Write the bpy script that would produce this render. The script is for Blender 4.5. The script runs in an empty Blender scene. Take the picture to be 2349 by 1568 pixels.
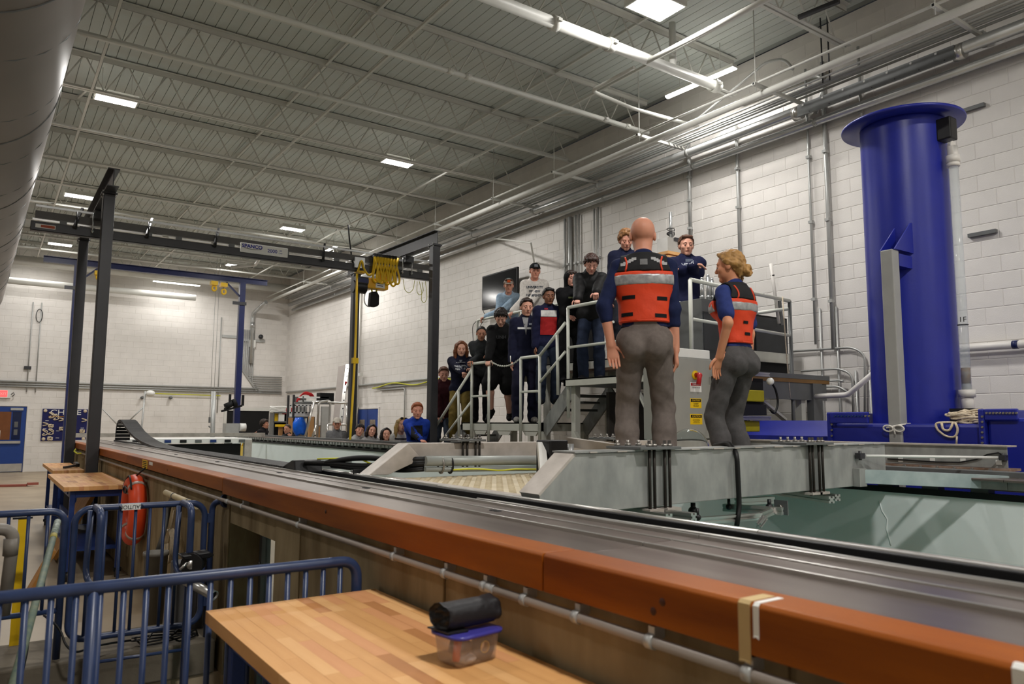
import bpy, math, random
import numpy as np
from mathutils import Vector, Matrix
from mathutils.bvhtree import BVHTree

RND = random.Random(7)
S = bpy.context.scene
COL = S.collection

# ---------------------------------------------------------------- camera
CAM = np.array([0.0, 0.0, 1.65])
FPX, PCX, PCY = 1724.0, 1174.5, 784.0
_ya, _pi, _ro = (math.radians(a) for a in (34.9, 6.2, 0.3))
CF = np.array([math.sin(_ya)*math.cos(_pi), math.cos(_ya)*math.cos(_pi), math.sin(_pi)])
_r = np.array([math.cos(_ya), -math.sin(_ya), 0.0])
_u = np.cross(_r, CF)
CR = _r*math.cos(_ro) + _u*math.sin(_ro)
CU = -_r*math.sin(_ro) + _u*math.cos(_ro)
cam_data = bpy.data.cameras.new('camera')
cam_data.sensor_width = 36.0
cam_data.lens = FPX/2349*36.0
cam_data.clip_start = 0.05
cam_data.clip_end = 200
cam_data.dof.use_dof = True
cam_data.dof.focus_distance = 9.0
cam_data.dof.aperture_fstop = 4.0
cam = bpy.data.objects.new('camera', cam_data)
COL.objects.link(cam)
cam.matrix_world = Matrix(((CR[0], CU[0], -CF[0], CAM[0]), (CR[1], CU[1], -CF[1], CAM[1]),
                           (CR[2], CU[2], -CF[2], CAM[2]), (0, 0, 0, 1)))
S.camera = cam

# ---------------------------------------------------------------- world, exposure
W = bpy.data.worlds.new('room_air')
S.world = W
W.use_nodes = True
W.node_tree.nodes['Background'].inputs[0].default_value = (0.55, 0.56, 0.58, 1)
W.node_tree.nodes['Background'].inputs[1].default_value = 0.03
S.view_settings.view_transform = 'Standard'
S.view_settings.look = 'None'
S.view_settings.gamma = 1.0
S.view_settings.exposure = 0.0
S.view_settings.use_curve_mapping = False
try:
    S.cycles.use_denoising = True
    S.cycles.max_bounces = 8
    S.cycles.diffuse_bounces = 4
    S.cycles.glossy_bounces = 3
    S.cycles.transmission_bounces = 6
    S.cycles.transparent_max_bounces = 8
    S.cycles.sample_clamp_indirect = 6.0
    S.cycles.caustics_reflective = False
    S.cycles.caustics_refractive = False
except Exception:
    pass

# lamps of the hall: (X, Y) of the square panels under the joists, watts
LAMP_Z = 6.93
PANELS = [(6.66, 6.39, 150), (1.44, 13.55, 200), (6.58, 13.55, 120), (1.5, 20.05, 200), (6.6, 20.05, 120),
          (1.52, 25.95, 130), (6.65, 25.95, 130),
          (6.6, -0.4, 130), (1.45, -0.4, 300), (1.45, 6.4, 60), (6.6, -7.0, 170), (1.45, -7.0, 170), (-3.7, 6.4, 80), (-3.7, 13.5, 60)]  # all of these unseen: lamp rows continued, left pair added as fill

def area_lamp(name, loc, sx, sy, watts, parent=None, rot=(0, 0, 0), col=(1, 0.97, 0.93), spread=math.pi):
    l = bpy.data.lights.new(name, 'AREA')
    l.shape = 'RECTANGLE'
    l.size, l.size_y, l.energy, l.color = sx, sy, watts, col
    l.spread = spread
    o = bpy.data.objects.new(name, l)
    COL.objects.link(o)
    o.rotation_euler = rot
    if parent is not None:
        o.parent = parent
        o.location = Vector(loc) - wloc(parent)
    else:
        o.location = loc
    return o

# ---------------------------------------------------------------- geometry helpers
def ray(x, y):
    return CF + CR*(x-PCX)/FPX - CU*(y-PCY)/FPX

def at(x, y, X=None, Y=None, Z=None):
    """the point seen at (x, y) of the photograph on a plane of the hall"""
    d = ray(x, y)
    t = X/d[0] if X is not None else Y/d[1] if Y is not None else (Z-CAM[2])/d[2]
    return Vector(CAM + d*t)

def srgb(r, g, b):
    f = lambda c: c/12.92 if c <= 0.04045 else ((c+0.055)/1.055)**2.4
    return tuple(f(v/255.0) for v in (r, g, b))

MATS = {}
def mat(name, rgb, rough=0.55, metal=0.0, var=0.12, scale=6.0, bump=0.0, bscale=60.0, spec=0.4, emit=0.0,
        trans=0.0, alpha=1.0, ior=1.45, stretch=None, rgb2=None, coat=0.0, detail=4.0):
    if name in MATS:
        return MATS[name]
    m = bpy.data.materials.new(name)
    m.use_nodes = True
    nt = m.node_tree
    b = nt.nodes['Principled BSDF']
    base = srgb(*rgb)
    b.inputs['Roughness'].default_value = rough
    b.inputs['Metallic'].default_value = metal
    b.inputs['Specular IOR Level'].default_value = spec
    b.inputs['IOR'].default_value = ior
    b.inputs['Transmission Weight'].default_value = trans
    b.inputs['Alpha'].default_value = alpha
    b.inputs['Coat Weight'].default_value = coat
    b.inputs['Base Color'].default_value = (*base, 1)
    if var > 0 or rgb2 or bump > 0:
        tc = nt.nodes.new('ShaderNodeTexCoord')
        mp = nt.nodes.new('ShaderNodeMapping')
        nt.links.new(tc.outputs['Object'], mp.inputs['Vector'])
        if stretch:
            mp.inputs['Scale'].default_value = stretch
    if var > 0 or rgb2:
        n = nt.nodes.new('ShaderNodeTexNoise')
        n.inputs['Scale'].default_value = scale
        n.inputs['Detail'].default_value = detail
        nt.links.new(mp.outputs['Vector'], n.inputs['Vector'])
        r = nt.nodes.new('ShaderNodeValToRGB')
        if rgb2:
            lo, hi = base, srgb(*rgb2)
        else:
            lo = tuple(max(0, c*(1-var)) for c in base)
            hi = tuple(min(1, c*(1+var*0.7)) for c in base)
        r.color_ramp.elements[0].position = 0.32
        r.color_ramp.elements[1].position = 0.68
        r.color_ramp.elements[0].color = (*lo, 1)
        r.color_ramp.elements[1].color = (*hi, 1)
        nt.links.new(n.outputs['Fac'], r.inputs['Fac'])
        nt.links.new(r.outputs['Color'], b.inputs['Base Color'])
    if bump > 0:
        n2 = nt.nodes.new('ShaderNodeTexNoise')
        n2.inputs['Scale'].default_value = bscale
        n2.inputs['Detail'].default_value = 3
        nt.links.new(mp.outputs['Vector'], n2.inputs['Vector'])
        bp = nt.nodes.new('ShaderNodeBump')
        bp.inputs['Strength'].default_value = bump
        bp.inputs['Distance'].default_value = 0.01
        nt.links.new(n2.outputs['Fac'], bp.inputs['Height'])
        nt.links.new(bp.outputs['Normal'], b.inputs['Normal'])
    if emit > 0:
        b.inputs['Emission Color'].default_value = (*base, 1)
        b.inputs['Emission Strength'].default_value = emit
    MATS[name] = m
    return m

def V(*a):
    return Vector(a) if len(a) == 3 else Vector(a[0])

def fillet(pts, r, n=5):
    pts = [V(p) for p in pts]
    out = [pts[0]]
    for i in range(1, len(pts)-1):
        a, b, c = pts[i-1], pts[i], pts[i+1]
        d1, d2 = (a-b), (c-b)
        rr = min(r, d1.length*0.49, d2.length*0.49)
        p, q = b+d1.normalized()*rr, b+d2.normalized()*rr
        for k in range(n+1):
            t = k/n
            out.append(p*(1-t)**2 + b*2*t*(1-t) + q*t*t)
    out.append(pts[-1])
    return out

def arc(c, r, a0, a1, n, u, v):
    c, u, v = V(c), V(u), V(v)
    return [c + u*r*math.cos(a0+(a1-a0)*i/n) + v*r*math.sin(a0+(a1-a0)*i/n) for i in range(n+1)]

WL = {}
def wloc(o):
    return WL[o.name]

class MB:
    def __init__(s):
        s.v, s.f, s.m, s.s = [], [], [], []
    def add(s, vs, fs, mi=0, smooth=False):
        o = len(s.v)
        s.v.extend(tuple(p) for p in vs)
        for f in fs:
            s.f.append(tuple(i+o for i in f)); s.m.append(mi); s.s.append(smooth)
        return s
    def box(s, x0, x1, y0, y1, z0, z1, mi=0):
        vs = [(x, y, z) for z in (z0, z1) for y in (y0, y1) for x in (x0, x1)]
        return s.add(vs, [(0, 2, 3, 1), (4, 5, 7, 6), (0, 1, 5, 4), (2, 6, 7, 3), (0, 4, 6, 2), (1, 3, 7, 5)], mi)
    def bar(s, p0, p1, w, h=None, mi=0, up=(0, 0, 1)):
        p0, p1 = V(p0), V(p1)
        h = w if h is None else h
        d = (p1-p0).normalized()
        u = V(up)
        if abs(d.dot(u)) > 0.99:
            u = V(0, 1, 0)
        a = d.cross(u).normalized()*w/2
        b = a.cross(d).normalized()*h/2
        vs = [p+q for p in (p0, p1) for q in (-a-b, a-b, a+b, -a+b)]
        return s.add(vs, [(0, 1, 2, 3), (7, 6, 5, 4), (0, 4, 5, 1), (1, 5, 6, 2), (2, 6, 7, 3), (3, 7, 4, 0)], mi)
    def tube(s, pts, r, n=8, mi=0, closed=False, caps=True):
        pts = [V(p) for p in pts]
        N = len(pts)
        rs = r if isinstance(r, (list, tuple)) else [r]*N
        d0 = (pts[1]-pts[0]).normalized()
        a = d0.cross(V(0, 0, 1))
        if a.length < 0.05:
            a = d0.cross(V(1, 0, 0))
        a.normalize()
        vs = []
        for i, p in enumerate(pts):
            d = (pts[(i+1) % N]-pts[i-1]) if (closed or 0 < i < N-1) else (pts[1]-pts[0] if i == 0 else pts[-1]-pts[-2])
            if d.length < 1e-9:
                d = d0
            d = d.normalized()
            a = (a - d*a.dot(d))
            if a.length < 1e-6:
                a = d.orthogonal()
            a.normalize()
            b = d.cross(a)
            for k in range(n):
                t = 2*math.pi*k/n
                vs.append(p + (a*math.cos(t)+b*math.sin(t))*rs[i])
        fs = []
        for i in range(N if closed else N-1):
            j = (i+1) % N
            for k in range(n):
                l = (k+1) % n
                fs.append((i*n+k, i*n+l, j*n+l, j*n+k))
        s.add(vs, fs, mi, True)
        if caps and not closed:
            o = len(s.v)-len(vs)
            s.f.append(tuple(o+k for k in reversed(range(n)))); s.m.append(mi); s.s.append(False)
            s.f.append(tuple(o+(N-1)*n+k for k in range(n))); s.m.append(mi); s.s.append(False)
        return s
    def cyl(s, p0, p1, r0, r1=None, n=12, mi=0):
        return s.tube([p0, p1], [r0, r0 if r1 is None else r1], n, mi)
    def lathe(s, prof, c, axis=(0, 0, 1), n=24, mi=0):
        c, ax = V(c), V(axis).normalized()
        a = ax.orthogonal().normalized(); b = ax.cross(a)
        vs, fs = [], []
        for (r, h) in prof:
            for k in range(n):
                t = 2*math.pi*k/n
                vs.append(c + ax*h + (a*math.cos(t)+b*math.sin(t))*r)
        for i in range(len(prof)-1):
            for k in range(n):
                l = (k+1) % n
                fs.append((i*n+k, i*n+l, (i+1)*n+l, (i+1)*n+k))
        return s.add(vs, fs, mi, True)
    def prism(s, poly, off, mi=0):
        poly = [V(p) for p in poly]; off = V(off)
        n = len(poly)
        vs = poly+[p+off for p in poly]
        fs = [tuple(reversed(range(n))), tuple(range(n, 2*n))]
        fs += [(i, (i+1) % n, n+(i+1) % n, n+i) for i in range(n)]
        return s.add(vs, fs, mi)
    def sph(s, c, r, n=14, m=9, mi=0, z0=-1.0):
        c = V(c)
        r = (r, r, r) if not isinstance(r, (tuple, list)) else r
        vs, fs = [], []
        a0 = math.asin(max(-1, z0))
        for i in range(m+1):
            a = a0+(math.pi/2-a0)*i/m
            for k in range(n):
                t = 2*math.pi*k/n
                vs.append((c.x+r[0]*math.cos(a)*math.cos(t), c.y+r[1]*math.cos(a)*math.sin(t), c.z+r[2]*math.sin(a)))
        for i in range(m):
            for k in range(n):
                l = (k+1) % n
                fs.append((i*n+k, i*n+l, (i+1)*n+l, (i+1)*n+k))
        return s.add(vs, fs, mi, True)
    def bolt(s, c, ax, r=0.012, h=0.01, mi=0):
        c, ax = V(c), V(ax).normalized()
        return s.cyl(c, c+ax*h, r, r, 6, mi)
    def build(s, name, mats, parent=None, bevel=0.0, label=None, kind=None):
        v = np.array(s.v, dtype=float)
        lo, hi = v.min(0), v.max(0)
        org = Vector(((lo[0]+hi[0])/2, (lo[1]+hi[1])/2, lo[2]))
        me = bpy.data.meshes.new(name)
        me.from_pydata([tuple(p) for p in (v-np.array(org))], [], s.f)
        for m in (mats if isinstance(mats, (list, tuple)) else [mats]):
            me.materials.append(m)
        me.polygons.foreach_set('material_index', s.m)
        me.polygons.foreach_set('use_smooth', s.s)
        me.update()
        o = link(name, me, parent, org)
        if bevel > 0:
            b = o.modifiers.new('edge', 'BEVEL')
            b.width = bevel; b.segments = 2; b.limit_method = 'ANGLE'
        if label:
            o['label'] = label
        if kind:
            o['kind'] = kind
        return o

def link(name, data, parent, org):
    o = bpy.data.objects.new(name, data)
    COL.objects.link(o)
    org = Vector(org)
    WL[o.name] = org
    if parent is not None:
        o.parent = parent
        o.location = org - WL[parent.name]
    else:
        o.location = org
    return o

def thing(name, label, cat, loc, group=None):
    o = link(name, None, None, loc)
    o.empty_display_size = 0.1
    o['label'] = label; o['category'] = cat
    if group:
        o['group'] = group
    return o

def tag(o, label, cat, group=None):
    o['label'] = label; o['category'] = cat
    if group:
        o['group'] = group
    return o

def struct(o):
    o['kind'] = 'structure'
    return o

def text(name, body, size, org, xd, up, m, parent, align='CENTER', extrude=0.002, sx=1.0, bold=0.0):
    cu = bpy.data.curves.new(name, 'FONT')
    cu.body = body; cu.size = size; cu.align_x = align; cu.align_y = 'CENTER'
    cu.extrude = extrude; cu.offset = bold
    cu.resolution_u = 3
    cu.materials.append(m)
    tmp = bpy.data.objects.new(name, cu)
    COL.objects.link(tmp)
    me = bpy.data.meshes.new_from_object(tmp.evaluated_get(bpy.context.evaluated_depsgraph_get()))
    bpy.data.objects.remove(tmp); bpy.data.curves.remove(cu)
    o = bpy.data.objects.new(name, me)
    COL.objects.link(o)
    xd, up = V(xd).normalized(), V(up).normalized()
    nz = xd.cross(up).normalized(); up = nz.cross(xd)
    org = Vector(org)
    base = WL[parent.name] if parent is not None else Vector((0, 0, 0))
    o.parent = parent
    p = org-base
    o.matrix_basis = Matrix(((xd.x*sx, up.x, nz.x, p.x), (xd.y*sx, up.y, nz.y, p.y), (xd.z*sx, up.z, nz.z, p.z), (0, 0, 0, 1)))
    WL[o.name] = org
    return o

def ordinal(i):
    return ['first', 'second', 'third', 'fourth', 'fifth', 'sixth', 'seventh', 'eighth', 'ninth', 'tenth', 'eleventh',
            'twelfth', 'thirteenth', 'fourteenth', 'fifteenth', 'sixteenth'][i]

# ---------------------------------------------------------------- materials
M = {}
M['wall'] = mat('painted_block', (226, 222, 217), 0.55, var=0.05, scale=2.5, bump=0.15, bscale=90)
M['wallb'] = mat('painted_mortar', (220, 216, 211), 0.6, var=0.05)
M['ceil'] = mat('painted_deck', (200, 208, 205), 0.55, var=0.05, scale=1.5, rgb2=(194, 196, 190))
M['ceilgap'] = mat('deck_seam', (150, 154, 150), 0.7, var=0)
M['steelw'] = mat('white_painted_steel', (214, 214, 208), 0.45, var=0.05, scale=4)
M['floor'] = mat('sealed_concrete_floor', (172, 156, 132), 0.42, var=0.16, scale=1.3, rgb2=(148, 132, 110))
M['conc'] = mat('stained_concrete', (160, 144, 114), 0.85, rgb2=(112, 96, 70), scale=4.5, bump=0.5, bscale=22, stretch=(1, 1, 0.35), detail=9, spec=0.2)
M['concd'] = mat('dark_concrete', (120, 112, 98), 0.8, rgb2=(92, 84, 72), scale=2.2, bump=0.3, bscale=30)
M['orange'] = mat('orange_stained_timber', (160, 86, 10), 0.45, rgb2=(118, 56, 4), scale=3.0, stretch=(1, 0.3, 3), bump=0.08, bscale=40, spec=0.25, detail=6)
M['alu'] = mat('worn_aluminium_rail', (150, 140, 134), 0.3, 0.75, rgb2=(104, 92, 86), scale=1.6, stretch=(2.5, 0.22, 1))
M['alu2'] = mat('bright_aluminium', (196, 194, 190), 0.28, 0.85, var=0.1, scale=5)
M['galv'] = mat('galvanized_steel', (166, 167, 164), 0.45, 0.25, rgb2=(138, 140, 138), scale=9, detail=8, stretch=(1, 1, 0.5))
M['galvp'] = mat('pale_galvanized_edge', (196, 188, 180), 0.5, 0.2, rgb2=(168, 160, 152), scale=7)
M['rubber'] = mat('black_rubber', (16, 16, 17), 0.5, var=0.1)
M['blackp'] = mat('black_plastic', (24, 24, 26), 0.4, var=0.1)
M['dgrey'] = mat('dark_grey_crane_steel', (52, 52, 55), 0.36, 0.1, var=0.08, spec=0.5)
M['dgrey2'] = mat('grey_steel', (104, 106, 106), 0.42, 0.2, var=0.1)
M['bluerail'] = mat('blue_painted_railing', (44, 58, 92), 0.34, var=0.15, scale=14, spec=0.5)
M['bluesteel'] = mat('navy_crane_steel', (30, 38, 84), 0.38, var=0.1)
M['bluebench'] = mat('blue_bench_steel', (30, 54, 112), 0.4, var=0.08)
M['bluecol'] = mat('royal_blue_fibreglass', (30, 40, 142), 0.36, var=0.08, scale=3, bump=0.05, bscale=50, spec=0.5)
M['bluedoor'] = mat('blue_door_paint', (34, 66, 138), 0.45, var=0.05)
M['teal'] = mat('pale_teal_tank_paint', (234, 241, 240), 0.5, var=0.05, scale=1.5, bump=0.1, bscale=20)
M['water'] = mat('teal_water', (40, 150, 160), 0.06, var=0.1, scale=0.6, bump=0.12, bscale=3, spec=0.5)
M['glass'] = mat('clear_glass', (235, 245, 245), 0.02, var=0, trans=1.0, ior=1.3, spec=0.5)
M['acryl'] = mat('clear_acrylic', (240, 245, 246), 0.03, var=0, trans=1.0, ior=1.12, spec=0.6)
M['silver'] = mat('silver_pipe_jacket', (190, 192, 192), 0.3, 0.7, var=0.08, scale=4)
M['emt'] = mat('conduit_grey', (176, 177, 175), 0.4, 0.35, var=0.06)
M['pvc'] = mat('white_pvc', (222, 218, 212), 0.4, var=0.06)
M['pvcg'] = mat('grey_pvc', (122, 116, 108), 0.45, var=0.08)
M['white'] = mat('white_paint', (228, 228, 224), 0.4, var=0.04)
M['whiterail'] = mat('white_painted_pipe_rail', (214, 216, 206), 0.38, var=0.06, spec=0.5)
M['black'] = mat('matt_black', (12, 12, 13), 0.7, var=0.1)
M['yellow'] = mat('yellow_cable_jacket', (232, 190, 36), 0.4, var=0.06)
M['lime'] = mat('lime_cable_jacket', (206, 206, 56), 0.4, var=0.05)
M['yellowp'] = mat('yellow_sign_paint', (232, 190, 20), 0.5, var=0.04)
M['orangep'] = mat('safety_orange_plastic', (214, 70, 30), 0.4, var=0.08)
M['red'] = mat('red_plastic', (176, 30, 34), 0.38, var=0.05)
M['rope'] = mat('cream_rope', (214, 198, 172), 0.8, var=0.18, scale=60)
M['tan'] = mat('cardboard', (176, 134, 88), 0.75, var=0.1)
M['brass'] = mat('worn_bolt', (150, 146, 140), 0.35, 0.8, var=0.1)
M['led'] = mat('lit_led_diffuser', (255, 252, 246), 0.5, var=0, emit=9.0)
M['exit'] = mat('lit_exit_red', (255, 70, 70), 0.5, var=0, emit=2.0)
M['wood'] = [mat('maple_stave_%s' % n, c, 0.5, rgb2=c2, scale=3.2, stretch=(5, 0.5, 5), bump=0.03, bscale=60, spec=0.3)
             for n, c, c2 in (('honey', (212, 160, 102), (198, 144, 88)), ('pale', (222, 174, 118), (210, 158, 102)),
                              ('rose', (210, 152, 104), (198, 138, 92)), ('brown', (184, 128, 78), (168, 112, 66)))]
M['woode'] = mat('maple_edge', (178, 126, 62), 0.45, rgb2=(150, 102, 46), scale=4, stretch=(3, 3, 1))
# ================================================================ room shell
XW, YF, XL, YB, ZC = 9.7, 29.5, -7.0, -9.0, 7.47
PY0, PY1, PX0 = 3.06, 5.40, -2.6        # stair pit
f = MB()
f.box(XL, XW, YB, PY0, -0.25, 0).box(XL, XW, PY1, YF, -0.25, 0).box(XL, PX0, PY0, PY1, -0.25, 0)
floor = struct(f.build('floor', M['floor']))
p = MB()
p.box(PX0, 1.40, PY0-0.2, PY0, -1.6, -0.25).box(PX0, 1.40, PY1, PY1+0.2, -1.6, -0.25).box(PX0-0.2, PX0, PY0, PY1, -1.6, -0.25)
p.box(PX0, 2.2, PY0-0.2, PY1+0.2, -1.7, -1.5)
struct(p.build('wall_pit', M['concd']))
c = MB()
c.box(PX0, 1.36, PY1-0.02, PY1+0.6, 0, 0.215)
curb = struct(c.build('trim_1', M['concd'], bevel=0.012))

def plain_wall(name, x0, x1, y0, y1, z0=0, z1=ZC):
    w = MB(); w.box(x0, x1, y0, y1, z0, z1)
    return struct(w.build(name, M['wallb']))

wall_r = plain_wall('wall_right', XW, XW+0.25, YB, YF)
wall_f = plain_wall('wall_far', XL, XW, YF, YF+0.25)
wl = MB(); wl.box(XL-0.25, XL, YB, YF, 0, ZC); struct(wl.build('wall_left', M['wall']))
wb = MB(); wb.box(XL, XW, YB-0.25, YB, 0, ZC); struct(wb.build('wall_back', M['wall']))

# concrete blocks, 16 x 8 inch courses: every block a shape with its own chamfered edges
BW, BH, PR, CH = 0.406, 0.2032, 0.005, 0.005
def block_shape(mb, org, ud, nd, w):
    o, u, n = V(org), V(ud), V(nd)
    z = V(0, 0, 1)
    g = 0.0025
    a = [o+u*g+z*g, o+u*(w-g)+z*g, o+u*(w-g)+z*(BH-g), o+u*g+z*(BH-g)]
    b = [o+u*(g+CH)+z*(g+CH)+n*PR, o+u*(w-g-CH)+z*(g+CH)+n*PR, o+u*(w-g-CH)+z*(BH-g-CH)+n*PR, o+u*(g+CH)+z*(BH-g-CH)+n*PR]
    mb.add(a+b, [(4, 5, 6, 7), (0, 1, 5, 4), (1, 2, 6, 5), (2, 3, 7, 6), (3, 0, 4, 7)])

one = MB(); block_shape(one, (0, BW, 0), (0, -1, 0), (-1, 0, 0), BW)
ome = bpy.data.meshes.new('block'); ome.from_pydata([tuple(p) for p in one.v], [], one.f); ome.materials.append(M['wall'])
rest = MB(); spots = []
for r in range(int(ZC/BH)):
    for k in range(-3, 72):
        y = 1.2 + k*BW + (BW/2 if r % 2 else 0)
        if y < 0.6 or y+BW > YF:
            continue
        if 20.75 < y+BW/2 < 22.5 and r*BH < 2.1:
            continue
        cpt = np.array([XW, y+BW/2, (r+.5)*BH])-CAM
        zf = cpt@CF
        px = PCX+FPX*(cpt@CR)/zf; py = PCY-FPX*(cpt@CU)/zf
        vis = 0 < px < 2349 and 20 < py < 980
        spots.append((zf if vis else 99+zf, y, r*BH))
spots.sort()
for i, (d, y, z) in enumerate(spots):
    if i < 300:
        link('block', ome, wall_r, (XW, y, z))
    elif d < 140:
        block_shape(rest, (XW, y+BW, z), (0, -1, 0), (-1, 0, 0), BW)
rest.build('block_courses', M['wall'], wall_r, kind='stuff')
fb = MB()
for r in range(int(ZC/BH)):
    for k in range(0, 41):
        x = XL + k*BW + (BW/2 if r % 2 else 0)
        if x+BW > XW or (-0.1 < x+BW/2 < 1.25 and r*BH < 2.15) or (7.3 < x+BW/2 < 9.2 and r*BH < 2.1):
            continue
        if x < -2:
            continue
        block_shape(fb, (x, YF, r*BH), (1, 0, 0), (0, -1, 0), BW)
fb.build('block_courses', M['wall'], wall_f, kind='stuff')

# roof deck: long ribs of steel decking, one piece each
cb = MB(); cb.box(XL, XW, YB, YF, ZC+0.02, ZC+0.2)
ceiling = struct(cb.build('ceiling', M['ceilgap']))
dk = MB(); PWD = 0.152
dk.prism([(0, 0, 0), (PWD-0.010, 0, 0), (PWD-0.003, 0, 0.022), (-0.003, 0, 0.022)], (0, YF-YB, 0))
dme = None
for k in range(int((XW-XL)/PWD)):
    if dme is None:
        o = MB.build(dk, 'deck_rib', M['ceil'], ceiling); dme = o.data; d0 = o.location.copy(); w0 = WL[o.name]-Vector((0, YB, ZC))
        o.location += Vector((XL, YB, ZC-0.002)); WL[o.name] = w0+Vector((XL, YB, ZC))
        first = o.location.copy()
    else:
        o = bpy.data.objects.new('deck_rib', dme); COL.objects.link(o); o.parent = ceiling
        o.location = first + Vector((k*PWD, 0, 0))

# ---------------------------------------------------------------- open-web roof joists
JZ0, JZ1, JP = 6.85, 7.45, 0.61
JX0, JX1 = -6.9, 9.45
def chord_mesh(name, z, w, t):
    b = MB()
    for sgn in (-1, 1):
        b.box(JX0, JX1, sgn*w if sgn < 0 else 0.012, -0.012 if sgn < 0 else w, z, z+t)
        b.box(JX0, JX1, -0.017 if sgn < 0 else 0.012, -0.012 if sgn < 0 else 0.017, z if z > 7 else z+t, (z+w*0.9) if z < 7 else z+t)
        if z > 7:
            b.box(JX0, JX1, -0.017 if sgn < 0 else 0.012, -0.012 if sgn < 0 else 0.017, z-w*0.9, z)
    return b
tc = chord_mesh('top_chord', JZ1-0.008, 0.075, 0.008)
bc = chord_mesh('bottom_chord', JZ0, 0.06, 0.008)
def joist_parts(y, root, proto):
    out = []
    for nm, me, dx, dz in proto:
        o = bpy.data.objects.new(nm, me); COL.objects.link(o); o.parent = root
        o.location = (dx, 0, dz)
proto = None
NJ = 14
for k in range(NJ):
    y = 3.55 + 1.927*k
    jt = thing('roof_joist', 'white open-web roof joist spanning the hall, %s counted from the far wall' % ordinal(NJ-1-k), 'joist',
               (0, y, JZ0), 'open-web joists under the roof deck')
    if proto is None:
        a = tc.build('top_chord', M['steelw']); b = bc.build('bottom_chord', M['steelw'])
        h = JZ1-JZ0-0.05
        wa = MB(); wa.cyl((0, 0, 0), (JP/2, 0, h), 0.012, n=6)
        wb_ = MB(); wb_.cyl((0, 0, h), (JP/2, 0, 0), 0.012, n=6)
        oa = wa.build('web_bar', M['steelw']); ob = wb_.build('web_bar', M['steelw'])
        proto = [('top_chord', a.data, (JX0+JX1)/2, a.location.z-JZ0), ('bottom_chord', b.data, (JX0+JX1)/2, 0)]
        n = int((JX1-JX0-0.3)/JP)
        for q in range(n):
            x = JX0+0.2+q*JP
            proto.append(('web_bar', oa.data, x+JP/4, 0.02)); proto.append(('web_bar', ob.data, x+JP*3/4, 0.02))
        for o in (a, b, oa, ob):
            bpy.data.objects.remove(o)
    joist_parts(y, jt, proto)

# rows of bridging rods running lengthwise between the joists
for i, (x, z, what) in enumerate(((-2.2, 6.87, 'lower'), (1.05, 6.87, 'lower'), (4.4, 6.87, 'lower'), (7.6, 6.87, 'lower'), (4.15, 7.40, 'upper'), (7.35, 7.40, 'upper'))):
    b = MB(); b.bar((x, 3.0, z), (x, YF-0.3, z), 0.035, 0.035)
    tag(b.build('bridging_angle', M['steelw']), 'thin white bridging angle along the %s joist chords, %s from the left' % (what, ordinal(i if i < 4 else i-4)), 'bridging', 'bridging angles across the joists')
for k in range(6):
    y = 9.3+1.927*2*k
    for x in (1.0, 8.0):
        b = MB(); b.bar((x, y, 6.87), (x, y+1.927, 7.42), 0.03)
        tag(b.build('diagonal_brace', M['steelw']), 'slanting white brace between two roof joists, %s, %s from the front' % ('near the right wall' if x > 4 else 'over the workbenches', ordinal(k)), 'brace', 'slanting braces between the roof joists')

# ---------------------------------------------------------------- square lamps
PWHERE = {0: 'glaring square ceiling lamp at the top edge, nearest the blue column',
          1: 'bright rectangular lamp beside the big grey duct, nearest of the left row',
          2: 'bright rectangular lamp above the crane bridge middle, nearest of the inner row',
          3: 'bright rectangular lamp just left of the tall grey crane post top',
          4: 'bright rectangular lamp above the white strip lamp in the middle of the roof',
          5: 'small far rectangular lamp above the navy crane beam left end',
          6: 'small far rectangular lamp above the navy crane beam right end'}
for i, (x, y, w) in enumerate(PANELS):
    t = thing('ceiling_lamp', PWHERE.get(i, 'assumed square ceiling lamp out of view'), 'lamp', (x, y, LAMP_Z), 'square lamps hung under the joists')
    hx, hy = 0.3, (0.22 if i == 0 else 0.15)
    b = MB(); b.box(x-hx-0.02, x+hx+0.02, y-hy-0.02, y+hy+0.02, LAMP_Z+0.025, LAMP_Z+0.09)
    for s in (-1, 1):
        b.box(x+s*(hx+0.01)-0.01, x+s*(hx+0.01)+0.01, y-hy-0.02, y+hy+0.02, LAMP_Z, LAMP_Z+0.03)
        b.box(x-hx, x+hx, y+s*(hy+0.01)-0.01, y+s*(hy+0.01)+0.01, LAMP_Z, LAMP_Z+0.03)
    b.build('housing', M['steelw'], t)
    if w >= 90:
        b = MB(); b.box(x-hx, x+hx, y-hy, y+hy, LAMP_Z+0.012, LAMP_Z+0.024); b.build('diffuser', M['led'], t)
    else:
        b = MB(); b.box(x-hx, x+hx, y-hy, y+hy, LAMP_Z+0.012, LAMP_Z+0.024); b.build('diffuser', M['led'], t)
    for s in (-1, 1):
        b = MB(); b.cyl((x+s*0.22, y, LAMP_Z+0.09), (x+s*0.22, y, 7.44), 0.004, n=5); b.build('hanger_wire', M['steelw'], t)
    area_lamp('lamp_light', (x, y, LAMP_Z+0.008), hx*2, hy*2, w, t)

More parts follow.
